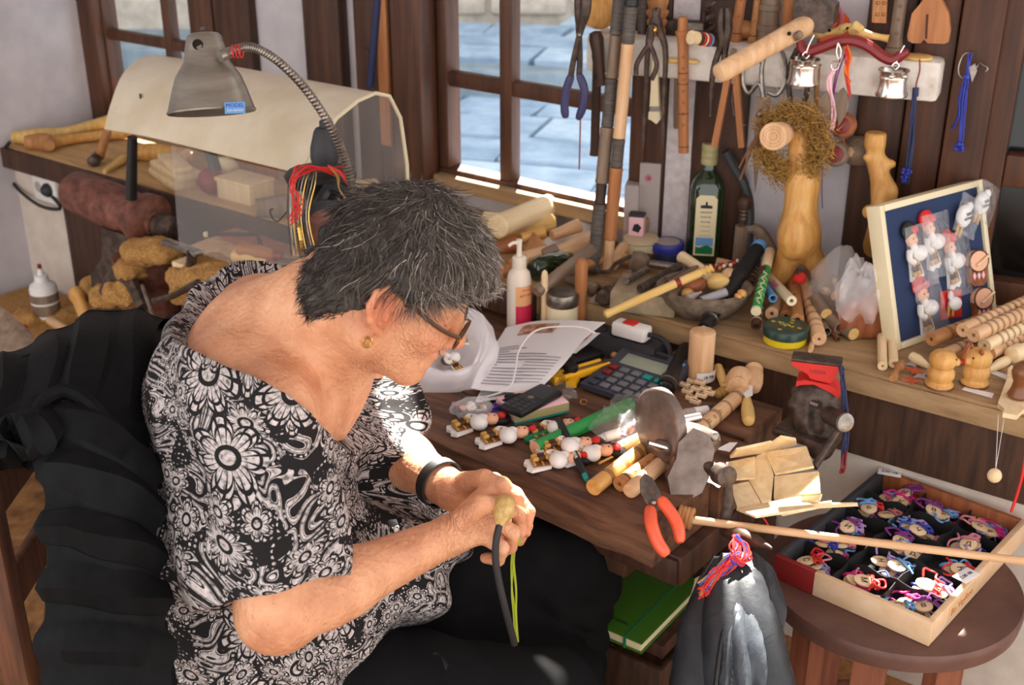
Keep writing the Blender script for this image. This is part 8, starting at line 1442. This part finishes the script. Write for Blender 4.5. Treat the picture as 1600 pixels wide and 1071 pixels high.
# notebook on a crate
NZ = .42; b0, c0_ = Zp(1003, 1005, NZ), Zp(1098, 908, NZ); M = frame(b0, c0_ - b0, z=UP); Lb = (c0_ - b0).length
nb = thing('notebook', 'thick green hardcover notebook with elastic band', 'notebook', M @ T(0, 0, -.022)); obj('back_cover', MB().rbox(-.002, Lb, -.001, .15, 0, .003, .001), 'green_book', nb); obj('pages', MB().rbox(.001, Lb - .003, .002, .147, .003, .019, .001), 'cream', nb); cv = obj('front_cover', MB().rbox(-.002, Lb, -.001, .15, .019, .022, .001), 'green_book', nb); obj('elastic', MB().box(-.003, -.0022 + Lb + .004, .030, .034, -.0005, .0228), 'teal_dark', nb); text('MADE IN BULGARIA', .0095, T(.03, .085, .0222) @ RZ(90), 'ink', cv)
ck = thing('crate', 'dark wooden crate under the bench carrying the notebook', 'crate', M @ T(0, 0, -NZ))
for z in (.03, .14, .25): obj('slat', MB().rbox(.05, Lb + .06, -.02, -.008, z, z + .095, .003), 'wood_dark', ck); obj('slat', MB().rbox(.038, .05, -.02, .26, z, z + .095, .003), 'wood_dark', ck); obj('slat', MB().rbox(Lb + .06, Lb + .072, -.02, .26, z, z + .095, .003), 'wood_dark', ck)
obj('lid_board', MB().rbox(.038, Lb + .072, -.02, .12, NZ - .05, NZ - .0235, .003), 'beam', ck); obj('lid_board', MB().rbox(.038, Lb + .072, .124, .26, NZ - .05, NZ - .025, .003), 'beam', ck)
cutout('beige_cloth', 'beige cloth corner hanging beside the notebook', 'cloth', [(1058, 1071), (1062, 990), (1085, 925), (1100, 900), (1098, 960), (1085, 1071)], .36, .012, 'tan_dust', 'Z') if False else None
solo('beige_cloth', 'beige cloth strip hanging between notebook and bag', 'cloth', MB().grid(patch([[D(1086, 905, 1.95), D(1104, 895, 1.95)], [D(1066, 985, 1.90), D(1088, 980, 1.90)], [D(1056, 1090, 1.86), D(1080, 1090, 1.86)]], 16, 6, lambda s, t: .004 * math.sin(9 * s)), .004), 'tan_dust', None, None, True)
# what the hands hold
kn = thing('wax_knob_cord', 'black cord ending in a tan taped knob held in hand', 'tool cord', D(790, 795, 1.575)); kz = align(D(780, 822, 1.572), D(793, 775, 1.585))
obj('taped_knob', inl(MB().lathe([(0, .005), (.006, .0075), (.012, .012), (.022, .0145), (.034, .0135), (.040, .010), (.043, .003)], 14), kz), 'tape', kn, world=True)
obj('cord', MB().tube(spl([D(781, 818, 1.572), D(776, 840, 1.57), D(774, 870, 1.575), D(779, 905, 1.585), D(788, 945, 1.60), D(797, 980, 1.625), D(804, 1006, 1.65)], 40), .0048, 10), 'rubber', kn, world=True)
gy = thing('green_yarn', 'olive green yarn strands hanging from the fingers', 'yarn', D(806, 850, 1.65)); rt3 = random.Random(3)
for i in range(4): obj('strand', MB().tube(spl([D(808 + rt3.uniform(-4, 4), 838, 1.65), D(803 + rt3.uniform(-4, 4), 870, 1.645), D(800 + i * 2 + rt3.uniform(-2, 2), 920, 1.64), D(802 + i * 2 + rt3.uniform(-2, 2), 960, 1.65), D(805 + i * 1.5, 1003, 1.66)], 26), .0013, 5), 'lime_yarn', gy, world=True)
obj('knot', MB().ell(D(808, 846, 1.645), (.006, .005, .007), 10), 'lime_yarn', gy, world=True)
wire('small_chain', 'small metal chain hanging by the black bag', 'chain', [D(1216, 968, 1.74), D(1222, 990, 1.735), D(1226, 1010, 1.73)], [.0022 + .0012 * (i % 2) for i in range(20)], 'brass', 20)
# timber stored under the bench
for i, (x, w_, lb) in enumerate(((-.50, .05, 'upright rough board behind the knee, outer'), (-.43, .055, 'upright rough board behind the knee, middle'), (-.36, .06, 'upright rough board behind the knee, inner'))): solo('rough_board', lb, 'board', MB().rbox(-w_/2, w_/2, -.01, .012, 0, .6, .004), 'wood_grey', FW @ T(x, .30, 0), 'boards stored under the bench')
